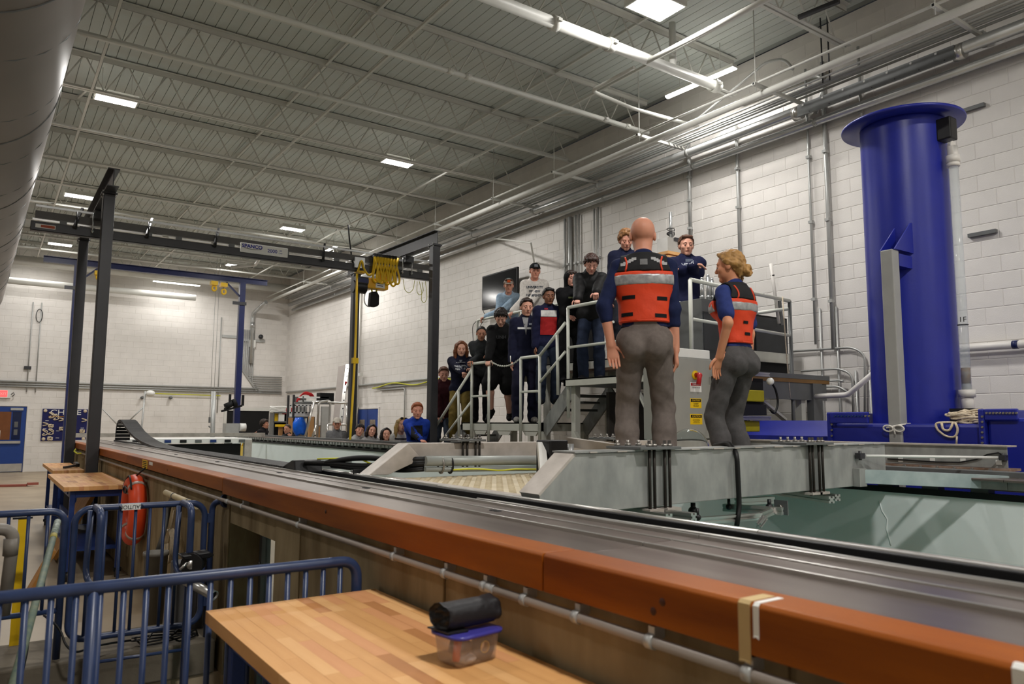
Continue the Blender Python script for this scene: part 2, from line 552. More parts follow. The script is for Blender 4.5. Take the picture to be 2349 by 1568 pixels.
# strip lamps
def strip_lamp(label, p0, p1, watts, z):
    p0, p1 = V(p0), V(p1); d = (p1-p0); L = d.length; d.normalize(); mid = (p0+p1)/2
    t = thing('strip_lamp', label, 'lamp', (mid.x, mid.y, z), 'white strip lamps')
    b = MB(); b.bar(p0+V(0, 0, 0.055), p1+V(0, 0, 0.055), 0.11, 0.05); b.build('housing', M['steelw'], t)
    b = MB()
    sd = d.cross(V(0, 0, 1))*0.055
    prof = [(math.cos(a), math.sin(a)) for a in np.linspace(0, math.pi, 9)]
    pl = [p0 + sd*c_ - V(0, 0, 0.035)*s_ + V(0, 0, 0.03) for c_, s_ in prof]
    b.prism(pl, p1-p0); b.build('diffuser', M['led'], t)
    for q in (0.2, 0.8):
        h = p0.lerp(p1, q); m_ = MB(); m_.cyl(h+V(0, 0, 0.08), (h.x, h.y, 7.45), 0.006, n=5); m_.build('hanger_rod', M['steelw'], t)
    a = math.atan2(d.y, d.x)
    area_lamp('lamp_light', (mid.x, mid.y, z-0.012), L, 0.1, watts, t, rot=(0, 0, a))
strip_lamp('long white strip lamp high beside the right wall, nearest one', (8.78, 8.2, 6.93), (8.85, 6.9, 6.93), 65, 6.93)
strip_lamp('white strip lamp beside the right wall further off, above the crane sign', (8.38, 22.6, 6.93), (8.38, 21.15, 6.93), 90, 6.93)
strip_lamp('white strip lamp close to the far wall, lighting a pale patch', (4.55, 28.6, 6.55), (6.1, 28.6, 6.55), 28, 6.55)
strip_lamp('white strip lamp close to the far wall behind the grey crane posts', (0.3, 28.6, 6.7), (1.7, 28.6, 6.7), 15, 6.7)

# ---------------------------------------------------------------- big spiral duct, upper left
DC = Vector((-0.484, 0, 5.65))
duct_r = lambda y: 1.0-(max(y, 4)-8)*0.0132
duct = thing('spiral_duct', 'huge grey round duct filling the upper left corner', 'duct', (DC.x, 12, DC.z-1.05))
d = MB()
ys = np.linspace(1.0, 28.9, 32)
d.tube([(DC.x, y, DC.z) for y in ys], [duct_r(y) for y in ys], n=48)
d.build('duct_tube', mat('duct_grey', (122, 114, 108), 0.5, 0.1, var=0.1, scale=0.7), duct)
sp = []
for i in range(0, 16*24+1):
    a = 2*math.pi*i/24; y = 1.1+i/24*1.7; rr = duct_r(y)+0.002
    sp.append((DC.x+math.cos(a)*rr, y, DC.z+math.sin(a)*rr))
s_ = MB(); s_.tube(sp, 0.006, n=4); s_.build('spiral_seam', M['dgrey2'], duct)
for y in (3.1, 6.6, 10.1, 13.6, 17.1, 20.6, 24.1):
    rr = duct_r(y)+0.003
    b = MB(); b.tube([(DC.x+math.cos(a)*rr, y, DC.z+math.sin(a)*rr) for a in np.linspace(0, 2*math.pi, 41)[:-1]], 0.009, n=5, closed=True)
    b.build('hanger_band', M['dgrey2'], duct)
    b = MB(); b.cyl((DC.x, y, DC.z+rr), (DC.x, y, JZ0+0.02), 0.006, n=5); b.build('hanger_rod', M['steelw'], duct)
# ================================================================ tow tank
TY0, TYN, TYF = -6.0, 17.6, 22.7          # start, end of the near wall, end of the far wall
XO, XI = 1.40, 2.25                       # near wall
DY0, DY1, DZ = 4.32, 5.30, 0.98           # viewing-window recess
wz = 0.70                                 # water level
b = MB()
b.box(XO, 1.62, TY0, DY0, -1.5, 1.0).box(XO, 1.62, DY1, TYN, -1.5, 1.0).box(XO, 1.62, DY0, DY1, DZ, 1.0).box(XO, XI, TY0, TYN, 1.0, 1.165)
b.box(XO, 1.62, DY0, DY1, -1.5, -1.0)
near = struct(b.build('wall_tank', M['conc']))
b = MB()
b.box(1.60, 1.66, DY1-0.055, DY1, -1.0, DZ).box(1.60, 1.66, DY0, DY0+0.05, -1.0, DZ).box(1.60, 1.66, DY0+0.05, DY1-0.055, -1.0, -0.95)
b.box(1.60, 1.66, DY0+0.05, DY1-0.055, 0.93, DZ)
wf = struct(b.build('window_1', M['dgrey2']))
b = MB(); b.box(1.625, 1.64, DY0+0.05, DY1-0.055, -0.95, 0.93); b.build('pane', mat('window_pane', (190, 225, 225), 0.03, var=0, alpha=0.08), wf)
b = MB()
for k in range(3):
    b.bolt((1.60, DY1-0.03, 0.1+k*0.3), (-1, 0, 0), 0.012, 0.01)
b.build('bolt_row', M['brass'], wf)
# cast joints of the concrete wall: formwork panels, each a thin raised skin with open joints
for k, (y0, y1) in enumerate(((-6, -1.2), (-1.19, 0.98), (0.99, 2.4), (2.41, 3.9), (3.91, 4.32), (5.30, 7.1), (7.11, 9.5), (9.51, 12.2), (12.21, 14.9), (14.91, 17.6))):
    b = MB(); b.box(XO-0.012, XO, y0+0.004, y1-0.004, 0.0, 1.163)
    b.build('cast_panel', M['conc'], near, bevel=0.004)
far = MB(); far.box(5.95, 6.10, TY0, TYF, -1.5, 1.16)
far.box(2.25, 5.95, TYF-0.15, TYF, -1.5, 0.95); far.box(2.25, 5.95, TY0, TY0+0.1, -1.5, 1.1); far.box(2.15, 2.26, TYN, TYF, -1.5, 1.0)
struct(far.build('wall_tank', M['teal']))
lin = MB(); lin.box(1.66, 1.67, TY0, DY0, -1.3, 0.99).box(1.66, 1.67, DY1, TYN, -1.3, 0.99).box(5.94, 5.95, TY0, TYF, -1.3, 0.66).box(1.66, 5.95, TY0, TYF, -1.45, -1.3)
struct(lin.build('trim_2', mat('teal_tank_lining', (120, 226, 228), 0.45, var=0.06)))
# paint drips and seams on the far tank wall, in relief
b = MB()
for (y, z0, pts) in ((3.35, 1.05, [(0, 0), (0.02, -0.08), (0.06, -0.14), (0.05, -0.22), (0.08, -0.34)]),):
    b.tube([(5.949, y-u, z0+v) for u, v in pts], 0.006, n=5)
b.build('trim_3', M['teal']); bpy.data.objects['trim_3']['kind'] = 'structure'
wt = MB(); wt.add([(1.67, TY0+0.1, wz), (5.94, TY0+0.1, wz), (5.94, TYF-0.15, wz), (1.67, TYF-0.15, wz)], [(0, 1, 2, 3)])
w_ = wt.build('tank_water', mat('tank_water', (40, 170, 178), 0.05, var=0.05, scale=0.5, bump=0.1, bscale=4, alpha=0.16))
tag(w_, 'teal water lying in the long tank', 'water'); w_['kind'] = 'stuff'

# ---- near rail: orange timbers, aluminium plates, trough, lip
tb = thing('timber_beam', 'long orange-stained timber beam along the near side of the tank rail', 'timber', (1.42, 5, 1.165))
cuts = [-6.0, -1.4, 1.768, 5.33, 9.5, 13.4, 17.6]
for i in range(len(cuts)-1):
    z0 = 1.172 if cuts[i] < 5 else 1.187
    b = MB(); b.prism([(1.345, cuts[i]+0.003, z0), (1.345, cuts[i]+0.003, 1.272), (1.353, cuts[i]+0.003, 1.28), (1.47, cuts[i]+0.003, 1.28), (1.47, cuts[i]+0.003, z0)], (0, cuts[i+1]-cuts[i]-0.006, 0))
    b.build('timber', M['orange'], tb, bevel=0.003)
b = MB()
for (y, z) in ((1.30, 1.232), (1.33, 1.205), (0.52, 1.235), (0.50, 1.22), (3.45, 1.235), (7.2, 1.23)):
    b.lathe([(0, 0.0015), (0.009, 0.001), (0.010, 0)], (1.3445, y, z), (-1, 0, 0), 10)
b.build('knot', mat('dark_timber_knot', (60, 26, 10), 0.6), tb)
pl = thing('carriage_rail', 'wide worn aluminium rail deck with ridges along the near tank edge', 'rail', (1.8, 5, 1.255))
seams = [-6.0, 1.72, 4.02, 6.9, 10.2, 13.9, 17.6]
for i in range(len(seams)-1):
    y0, y1 = seams[i]+0.0015, seams[i+1]-0.0015
    for (x0, x1, z) in ((1.472, 1.70, 1.276), (1.702, 1.828, 1.283), (1.83, 1.955, 1.278)):
        b = MB(); b.box(x0, x1, y0, y1, 1.2, z); b.build('rail_plate', M['alu'], pl, bevel=0.002)
    for (x, w, h) in ((1.702, 0.010, 1.288), (1.828, 0.007, 1.287), (1.962, 0.018, 1.290)):
        b = MB(); b.box(x-w/2, x+w/2, y0, y1, 1.2, h); b.build('rail_ridge', M['alu2'], pl, bevel=0.002)
for y in (2.70, 4.02, 5.55, 7.35, 9.2, 11.6, 14.3):
    b = MB()
    for k in range(2):
        b.lathe([(0, 0.004), (0.016, 0.003), (0.018, 0)], (1.80, y+k*0.034-0.02, 1.2832), (0, 0, 1), 10)
    b.build('rail_clip', M['black'], pl)
b = MB(); b.tube([(1.965, y, 1.291+0.002*math.sin(y*5)) for y in np.linspace(0.3, 3.1, 20)], 0.006, n=6); b.build('edge_strip', M['alu2'], pl)
b = MB(); b.box(1.972, 2.25, TY0, TYN, 1.165, 1.245); b.build('trough_floor', mat('trough_grey', (66, 66, 68), 0.45, 0.3, var=0.1), pl)
b = MB(); b.box(2.225, 2.252, TY0, TYN, 1.245, 1.274); b.build('rubber_strip', M['rubber'], pl, bevel=0.004)
for i in range(len(seams)-1):
    b = MB(); b.cyl((2.268, seams[i]+0.002, 1.272), (2.268, seams[i+1]-0.002, 1.272), 0.011, n=12); b.box(2.254, 2.285, seams[i]+0.002, seams[i+1]-0.002, 1.25, 1.272); b.build('round_lip', M['alu2'], pl)
b = MB(); b.box(2.252, 2.284, TY0, TYN, 1.165, 1.25); b.build('lip_web', M['black'], pl)

# tapes stuck over the timber
def tape(label, px, w, zlow, m, top):
    y = at(px, 1370, X=1.345).y
    b = MB(); t = 0.0012
    b.box(1.345-t, 1.3455, y-w/2, y+w/2, zlow, 1.275)
    b.prism([(1.345-t, y-w/2, 1.2735), (1.352, y-w/2, 1.2805+t), (1.352, y-w/2, 1.2805), (1.345, y-w/2, 1.2735)], (0, w, 0))
    b.box(1.352, top, y-w/2, y+w/2, 1.2802, 1.2802+t)
    b.prism([(1.345-t, y-w/2, zlow), (1.345-t, y+w/2, zlow), (1.343, y+w/2, zlow-0.006), (1.3425, y, zlow-0.003), (1.343, y-w/2, zlow-0.007)], (0.001, 0, 0))
    tag(b.build('tape_strip', m), label, 'tape')
tape('broad beige masking tape hanging over the orange timber', 1706, 0.030, 1.160, mat('masking_tape', (190, 164, 116), 0.6), 1.43)
tape('narrow white tape on the timber just right of the beige one', 1733, 0.014, 1.215, M['white'], 1.43)
tape('white tape at the right edge of the photograph on the timber', 2328, 0.022, 1.150, M['white'], 1.36)
# yellow sticker and tag on the timber
yl = at(333, 1052, X=1.345)
b = MB(); b.box(1.343, 1.3448, yl.y-0.14, yl.y+0.14, 1.19, 1.27)
stk = tag(b.build('warning_sticker', M['yellowp']), 'small yellow sticker on the far part of the orange timber', 'sticker')
b = MB()
for k in range(4):
    b.box(1.3415, 1.3431, yl.y-0.11, yl.y+0.11, 1.20+k*0.017, 1.207+k*0.017)
b.build('print_line', M['black'], stk)
b = MB(); b.box(1.343, 1.3448, yl.y-0.42, yl.y-0.24, 1.235, 1.265); tag(b.build('paper_tag', M['white']), 'tiny white paper tag beside the yellow sticker', 'sticker')

# conduit along the concrete wall, with its saddles
CXc, CZc = 1.352, 1.131
cd = thing('wall_conduit', 'grey plastic conduit along the concrete wall under the orange timber', 'conduit', (CXc, 5, CZc))
b = MB(); b.cyl((CXc, -1.0, CZc), (CXc, 17.0, CZc), 0.0135, n=12); b.build('conduit_tube', mat('grey_conduit_paint', (150, 140, 132), 0.38, 0.1, var=0.06), cd)
for px in (1027, 1118, 690, 560, 910, 1210, 1330, 1500, 1725, 2010):
    y = at(px, 1160+(px-560)*0.33, X=1.36).y
    b = MB(); b.cyl((CXc, y-0.012, CZc), (CXc, y+0.012, CZc), 0.018, n=12); b.box(CXc, XO-0.012, y-0.010, y+0.010, CZc+0.005, CZc+0.035); b.build('saddle', M['emt'], cd)
for y in (2.05, 0.86, 5.2):
    b = MB(); b.cyl((CXc, y-0.03, CZc), (CXc, y+0.03, CZc), 0.0165, n=12); b.build('coupling', M['emt'], cd)
b = MB(); b.tube(fillet([(1.34, 15.2, 1.17), (1.30, 15.0, 1.14), (1.30, 14.4, 1.12), (1.33, 14.2, 1.135)], 0.05), 0.012, n=6)
tag(b.build('cable_end', M['lime']), 'yellow cable end with plug near the grey post at the conduit', 'cable')

# ---- far rail on pedestals
fr = thing('far_carriage_rail', 'grey steel rail beam on pedestals along the far tank edge', 'rail', (6.0, 10, 1.16))
fseams = [TY0, 2.38, 5.4, 9.0, 13.0, 17.8, TYF]
for i in range(len(fseams)-1):
    y0, y1 = fseams[i]+0.002, fseams[i+1]-0.002
    b = MB(); b.box(5.82, 6.10, y0, y1, 1.262, 1.282); b.build('rail_plate', M['alu'], fr, bevel=0.004)
    b = MB(); b.box(5.88, 6.06, y0, y1, 1.205, 1.262); b.build('rail_web', M['galv'], fr)
b = MB(); b.box(6.06, 6.12, TY0, TYF, 1.21, 1.325); b.build('back_upstand', M['dgrey2'], fr, bevel=0.006)
ped = None
for k in range(62):
    y = 1.2+k*0.35
    if ped is None:
        b = MB(); b.box(5.96, 6.06, y-0.06, y+0.06, 1.16, 1.205); o = b.build('pedestal', M['dgrey2'], fr); ped = o
    else:
        o = bpy.data.objects.new('pedestal', ped.data); COL.objects.link(o); o.parent = fr; o.location = ped.location+Vector((0, k*0.35, 0))
tick = None
for k in range(120):
    y = 3.9+k*0.155
    if tick is None:
        b = MB(); b.box(5.868, 5.88, y-0.05, y+0.05, 1.212, 1.256); tick = b.build('rail_clip', M['silver'], fr)
    else:
        o = bpy.data.objects.new('rail_clip', tick.data); COL.objects.link(o); o.parent = fr; o.location = tick.location+Vector((0, k*0.155, 0))
b = MB(); b.box(5.935, 5.95, TY0, TYF, 1.125, 1.17); b.build('rubber_edge', M['rubber'], fr)

# ---- cable chain lying in the trough, looping up at its far end
cc = thing('cable_chain', 'black plastic cable chain in the rail trough with a raised loop at its far end', 'cable chain', (2.05, 10, 1.2))
path = [(y, 1.286) for y in np.arange(6.0, 11.4, 0.06)]
lp = [(11.4, 1.286), (11.9, 1.30), (12.6, 1.335), (13.3, 1.395), (13.9, 1.475), (14.4, 1.575), (14.75, 1.645), (15.0, 1.672), (15.25, 1.65), (15.40, 1.57), (15.45, 1.42), (15.45, 1.285)]
P2 = [np.array(p) for p in lp]
def resample(P, step):
    seg = [np.linalg.norm(P[i+1]-P[i]) for i in range(len(P)-1)]
    cum = np.concatenate([[0], np.cumsum(seg)])
    xs = np.interp(np.arange(0, cum[-1], step), cum, [p[0] for p in P]); zs = np.interp(np.arange(0, cum[-1], step), cum, [p[1] for p in P])
    return list(zip(xs, zs))
path += resample(P2, 0.06)
for i in range(len(path)-1):
    (y0, z0), (y1, z1) = path[i], path[i+1]
    b = MB()
    d = V(0, y1-y0, z1-z0).normalized(); nn = V(0, -d.z, d.y)
    a0, a1 = V(0, y0, z0)+d*0.004, V(0, y1, z1)-d*0.004
    for x in (1.975, 2.205):
        b.prism([a0+V(x, 0, 0)+nn*0.018, a1+V(x, 0, 0)+nn*0.018, a1+V(x, 0, 0)-nn*0.018, a0+V(x, 0, 0)-nn*0.018], (0.012, 0, 0))
    b.prism([a0+V(1.98, 0, 0)+nn*0.012, a0+V(1.98, 0, 0)+nn*0.018+d*0.012, a1+V(1.98, 0, 0)+nn*0.018-d*0.012, a1+V(1.98, 0, 0)+nn*0.012], (0.232, 0, 0))
    b.build('chain_link', M['blackp'], cc)
b = MB(); b.box(1.98, 2.2, 6.2, 15.4, 1.246, 1.264); b.build('lower_run', M['blackp'], cc)
# wave-maker end of the tank
b = MB(); b.bar((1.5, 19.5, 1.34), (5.9, 19.5, 1.34), 0.10, 0.09)
tag(b.build('end_beam', M['galvp']), 'grey steel beam across the far end of the tank', 'beam')
wmk = thing('beach_frame', 'pale frame with black sheet as dark void at the far end of the tank', 'frame', (3.7, 17.2, 0.9))
b = MB(); b.box(2.3, 4.7, 16.4, 17.9, 1.22, 1.31); b.build('top_frame', M['white'], wmk)
for k in range(8):
    b = MB(); b.box(2.4+k*0.29, 2.52+k*0.29, 16.37, 16.4, 1.235, 1.29); b.build('label_plate', [M['black'], M['dgrey2'], M['bluebench']][k % 3], wmk)
b = MB(); b.box(2.6, 4.5, 16.5, 16.6, 0.72, 1.2); b.build('void_sheet', M['black'], wmk)  # black sheet stands in for the dark void below the frame
b = MB(); b.box(4.55, 4.7, 16.38, 16.5, 0.7, 1.28); b.build('frame_leg', M['galvp'], wmk)
yb = at(553, 1018, X=5.85)
b = MB()
b.tube(fillet([(5.92, yb.y-0.05, 1.16), (5.9, yb.y, 1.05), (5.9, yb.y+0.10, 0.98)], 0.03), 0.02, n=6)
b.prism([(5.87, yb.y-0.22, 1.0), (5.87, yb.y+0.2, 1.0), (5.87, yb.y+0.26, 0.66), (5.87, yb.y-0.30, 0.66)], (0.07, 0, 0))
b.tube(fillet([(5.9, yb.y+0.2, 1.0), (5.9, yb.y+0.25, 1.1), (5.94, yb.y+0.28, 1.17)], 0.03), 0.012, n=5)
tag(b.build('yellow_sling', M['yellow']), 'yellow sling hanging inside the far tank wall', 'sling')
# ================================================================ tow carriage spanning the tank
GY = 3.05
DECKZ = 1.25
cg = thing('tow_carriage', 'galvanized steel tow carriage of two box girders spanning the tank', 'carriage', (4.0, 4.0, 1.19))
def girder(poly, y0, y1, m):
    b = MB(); b.prism([(x, y0, z) for x, z in poly], (0, y1-y0, 0)); return b.build('box_girder', m, cg, bevel=0.004)
fpoly = [(2.53, 1.497), (2.296, 1.296), (2.335, 1.185), (5.21, 1.222), (5.53, 1.288), (5.53, 1.513)]
girder(fpoly, GY, GY+0.16, M['galv'])
b = MB(); b.prism([(2.525, GY-0.002, 1.500), (2.29, GY-0.002, 1.300), (2.302, GY-0.002, 1.291), (2.535, GY-0.002, 1.488)], (0, 0.164, 0))
b.build('end_plate', M['galvp'], cg)
b = MB(); b.prism([(2.52, GY-0.012, 1.499), (2.52, GY-0.012, 1.507), (5.54, GY-0.012, 1.523), (5.54, GY-0.012, 1.515)], (0, 0.19, 0)); b.build('top_flange', M['galv'], cg)
for k in range(15):
    x = 2.62+k*0.195
    b = MB(); b.box(x, x+0.05+0.02*(k % 3), GY-0.018, GY-0.004, 1.4985+0.0053*(x-2.52), 1.5045+0.0053*(x-2.52)); b.build('weld_bead', M['galvp'], cg)
rl = at(935, 1015, Y=5.05); r2_ = at(843, 1090, Y=5.05)
rpoly = [(rl.x, 1.5), (r2_.x, r2_.z), (r2_.x+0.16, r2_.z), (rl.x+0.12, 1.385), (6.1, 1.385), (6.1, 1.5)]
b = MB(); b.prism([(x, 5.05, z) for x, z in (rpoly[0], rpoly[3], rpoly[4], rpoly[5])], (0, 0.15, 0)); b.build('box_girder', M['galvp'], cg, bevel=0.004)
b = MB(); b.prism([(x, 5.04, z) for x, z in (rpoly[0], rpoly[1], rpoly[2], rpoly[3])], (0, 0.17, 0)); b.build('sloped_end', M['galvp'], cg, bevel=0.004)
# deck planks of tread plate
for k in range(9):
    x0 = 2.47+k*0.385
    b = MB(); b.box(x0+0.003, x0+0.382, GY+0.17, 5.04, DECKZ-0.03, DECKZ)
    b.build('tread_plate', mat('cream_tread_plate', (206, 194, 168), 0.6, rgb2=(188, 174, 146), scale=5), cg)
st = MB()
for i in range(14):
    for j in range(26):
        x, y = 2.50+i*0.088+(0.044 if j % 2 else 0), 3.3+j*0.066
        st.prism([(x-0.03, y-0.006, DECKZ), (x, y-0.013, DECKZ), (x+0.03, y+0.006, DECKZ), (x, y+0.013, DECKZ)], (0, 0, 0.005))
st.build('tread_bumps', mat('cream_tread_plate', (0, 0, 0)), cg, kind='stuff')
b = MB(); b.box(2.40, 2.47, GY+0.17, 5.04, 1.20, 1.262); b.build('deck_edge', M['galvp'], cg)
for y in (3.9, 4.5):
    b = MB(); b.box(2.47, 5.9, y, y+0.08, 1.10, 1.22); b.build('deck_joist', M['dgrey2'], cg)
# clamp plates with threaded rods
def clamp(px, y0, y1, dxs, zb, front):
    for s in (1,):
        xs = [at(p, 1100, Y=front-0.02).x for p in dxs]
        x0, x1 = at(px[0], 1030, Y=front).x, at(px[1], 1030, Y=front).x
        zt = at(px[0], y0, Y=front).z
        b = MB(); b.box(x0, x1, front-0.06, front+0.22, zt, zt+0.016); b.build('clamp_plate', M['dgrey2'], cg, bevel=0.002)
        for x in xs:
            b = MB(); b.cyl((x, front-0.022, zb), (x, front-0.022, zt+0.05), 0.009, n=8); b.build('threaded_rod', mat('dark_threaded_rod', (52, 48, 44), 0.5, 0.5), cg)
            b = MB(); b.cyl((x, front-0.022, zt+0.016), (x, front-0.022, zt+0.03), 0.018, n=6); b.build('hex_nut', M['brass'], cg)
        for q in range(4):
            x = x0+(x1-x0)*(0.1+0.26*q)
            b = MB(); b.cyl((x, front+0.16, zt+0.016), (x, front+0.16, zt+0.05), 0.009, n=6); b.cyl((x, front+0.16, zt+0.016), (x, front+0.16, zt+0.03), 0.018, n=6); b.build('hex_nut', M['brass'], cg)
clamp((1452, 1545), 1031, 0, (1490, 1501, 1525, 1536), 1.165, GY)
clamp((1832, 1895), 1020, 0, (1859, 1866, 1880, 1888), 1.185, GY)
clamp((1040, 1106), 1012, 0, (1061, 1071, 1090, 1099), 1.28, 5.05)
clamp((1388, 1440), 1008, 0, (1412, 1420, 1434), 1.3, 5.05)

# slotted aluminium profiles hung under the front girder
def profile(p0, p1, s=0.045, parent=None, name='slot_profile'):
    p0, p1 = V(p0), V(p1)
    b = MB(); d = (p1-p0).normalized(); a = d.cross(V(0, 0, 1)).normalized(); c = a.cross(d).normalized()
    q = s/2; g = 0.006; e = 0.010
    ring = [(-q, -q), (-g, -q), (-g, -q+e), (g, -q+e), (g, -q), (q, -q), (q, -g), (q-e, -g), (q-e, g), (q, g), (q, q), (g, q), (g, q-e), (-g, q-e), (-g, q), (-q, q), (-q, g), (-q+e, g), (-q+e, -g), (-q, -g)]
    b.prism([p0+a*x+c*y for x, y in ring], p1-p0)
    return b.build(name, M['alu2'], parent)
hz = 1.155
pr = thing('profile_frame', 'slotted aluminium profiles with black clamps hanging under the front girder', 'frame', (3.2, 2.9, 1.05))
for (pa, pb) in (((1440, 1166), (1592, 1186)), ((1432, 1171), (1535, 1188)), ((1820, 1128), (1922, 1141)), ((1812, 1132), (1908, 1146))):
    a_, b_ = at(*pa, Z=hz), at(*pb, Z=hz)
    profile(a_+(a_-b_)*1.0, b_, 0.045, pr)
for px_ in (1500, 1540, 1868, 1885):
    a_ = at(px_, 1164 if px_ < 1600 else 1133, Y=GY-0.02)
    b = MB(); b.box(a_.x-0.06, a_.x+0.05, GY-0.05, GY+0.05, 1.165 if px_ < 1600 else 1.19, 1.185 if px_ < 1600 else 1.205); b.build('clamp_block', M['galvp'], pr)
l0, l1 = at(1575, 1196, Z=1.09), at(1745, 1183, Z=1.09)
profile(l0, l1, 0.04, pr); profile(at(1660, 1163, Z=1.12), at(1795, 1172, Z=1.12), 0.045, pr); profile(at(1690, 1150, Z=1.14), at(1772, 1146, Z=1.14), 0.045, pr)
profile(at(1590, 1180, Z=1.11), at(1580, 1196, Z=1.08), 0.03, pr)
profile(at(1745, 1183, Z=1.09), at(1772, 1172, Z=1.12), 0.04, pr); profile(at(1740, 1205, Z=1.06), at(1755, 1186, Z=1.09), 0.03, pr)
pc = at(1792, 1163, Z=1.125)
b = MB(); b.box(pc.x-0.004, pc.x+0.004, pc.y-0.05, pc.y+0.05, 1.08, 1.17); b.build('end_plate', M['dgrey2'], pr)
b = MB(); b.bolt((pc.x-0.005, pc.y, 1.125), (-1, 0, 0), 0.02, 0.02); b.build('end_bolt', M['brass'], pr)
for (p, s) in (((1590, 1172), 0.03), ((1672, 1162), 0.02), ((1765, 1163), 0.025), ((1600, 1186), 0.02)):
    c_ = at(*p, Z=1.13); b = MB(); b.sph(c_, s); b.cyl(c_, c_+V(0, 0, 0.05), s*0.5); b.build('black_clamp', M['blackp'], pr)

# black cable hanging over the front girder
ca = at(1684, 1026, Y=GY+0.1)
b = MB()
b.tube(fillet([at(1640, 1022, Y=GY+0.25), ca+V(-0.05, 0, 0.03), (at(1690, 1040, Y=GY-0.035)), at(1694, 1120, Y=GY-0.035), at(1696, 1160, Y=GY-0.035), at(1690, 1206, Y=GY-0.05)], 0.05, 6), 0.016, n=10)
tag(b.build('black_cable', M['rubber']), 'thick black cable hanging down the front girder towards the water', 'cable')

# carriage far end: truck beam, brace, rod
tk = thing('end_truck', 'galvanized wheel truck of the carriage riding on the far rail', 'truck', (6.3, 3.0, 1.17))
tx = 6.33
ya, yb2 = tx/1.8, tx/2.49
b = MB(); b.box(tx-0.02, tx+0.15, yb2, 5.0, 1.494, 1.506); b.build('top_flange', M['galvp'], tk)
b = MB(); b.box(tx, tx+0.012, yb2+0.01, 5.0, 1.335, 1.494); b.build('web_plate', M['galv'], tk)
b = MB(); b.box(tx-0.05, tx+0.15, yb2-0.02, 5.0, 1.313, 1.332); b.build('rusty_seam', mat('rusty_brown_seam', (112, 84, 66), 0.7, rgb2=(150, 130, 116), scale=12), tk)
chx = 6.15
b = MB(); b.box(chx, chx+0.14, chx/2.62, 5.0, 1.175, 1.312); b.build('channel_beam', M['galv'], tk, bevel=0.004)
for px_ in (2066, 2139, 2209, 2291):
    a_ = at(px_, 1054 if px_ < 2250 else 1060, X=tx-0.004)
    b = MB(); b.box(tx-0.006, tx, a_.y-0.02, a_.y+0.02, a_.z-0.018, a_.z+0.018); b.build('cable_clip', M['white'], tk)
b = MB()
b.tube([at(x, y, X=tx-0.012) for x, y in ((2036, 1052), (2100, 1056), (2150, 1059), (2200, 1060), (2240, 1053), (2265, 1042), (2290, 1038), (2310, 1048))], 0.006, n=6); b.build('thin_cable', M['rubber'], tk)
for k in range(6):
    y = 3.3-k*0.13
    b = MB(); b.bolt((tx-0.055, y, 1.32), (-1, 0, 0), 0.012, 0.01); b.build('hex_bolt', M['brass'], tk)
e0 = chx/2.62
b = MB(); b.box(chx-0.06, chx+0.16, e0-0.02, e0, 1.15, 1.31); b.build('end_plate', M['galv'], tk, bevel=0.003)
b = MB(); b.box(chx-0.012, chx, e0+0.0, e0+0.34, 1.19, 1.295); b.build('gusset_plate', M['galvp'], tk, bevel=0.003)
for dy, z in ((0.045, 1.262), (0.045, 1.215), (0.30, 1.262)):
    b = MB(); b.cyl((chx-0.012, e0+dy, z), (chx-0.03, e0+dy, z), 0.018, n=12); b.build('hex_bolt', M['brass'], tk)
for dx, z, r in ((0.05, 1.20, 0.012), (0.10, 1.20, 0.010), (-0.03, 1.26, 0.005), (0.11, 1.275, 0.005), (-0.035, 1.2, 0.005)):
    b = MB(); b.cyl((chx+dx, e0-0.019, z), (chx+dx, e0-0.0225, z), r, n=12); b.build('bolt_hole', M['black'], tk)
# diagonal brace channel
q0, q1 = at(1975, 1092, Y=GY-0.03), Vector((chx-0.03, e0+0.06, 1.243))
bc_ = thing('brace_channel', 'pale galvanized channel bracing the girder to the far rail truck', 'brace', (5.6, 2.8, 1.2))
b = MB()
d_ = (q1-q0).normalized(); n_ = d_.cross(V(0, 0, 1)).normalized()
b.bar(q0, q1, 0.012, 0.095); b.bar(q0+V(0, 0, 0.045)+n_*-0.03, q1+V(0, 0, 0.045)+n_*-0.03, 0.06, 0.008); b.bar(q0-V(0, 0, 0.045)-n_*0.03, q1-V(0, 0, 0.045)-n_*0.03, 0.06, 0.008)
b.build('channel', mat('pale_blue_galv', (176, 190, 190), 0.4, 0.25, rgb2=(150, 166, 168), scale=8), bc_)
b = MB(); b.box(q0.x-0.05, q0.x+0.04, GY-0.05, GY-0.001, q0.z-0.07, q0.z+0.055); b.build('foot_bracket', M['galv'], bc_)
rd = thing('actuator_rod', 'thin bright silver rod between girder and far rail truck', 'rod', (5.7, 2.8, 1.4))
a0, a1 = at(1985, 1045, Y=GY-0.04), at(2292, 1049, X=tx-0.03)
b = MB(); b.cyl(a0, a1, 0.010, n=10); b.build('rod', M['white'], rd)
for p in (at(1973, 1045, Y=GY-0.03), at(2302, 1049, X=tx-0.02)):
    b = MB(); b.box(p.x-0.03, p.x+0.03, p.y-0.02, p.y+0.02, p.z-0.02, p.z+0.02); b.cyl(p-V(0, 0, 0.03), p+V(0, 0, 0.035), 0.012, n=8); b.build('rod_eye', M['dgrey'], rd)

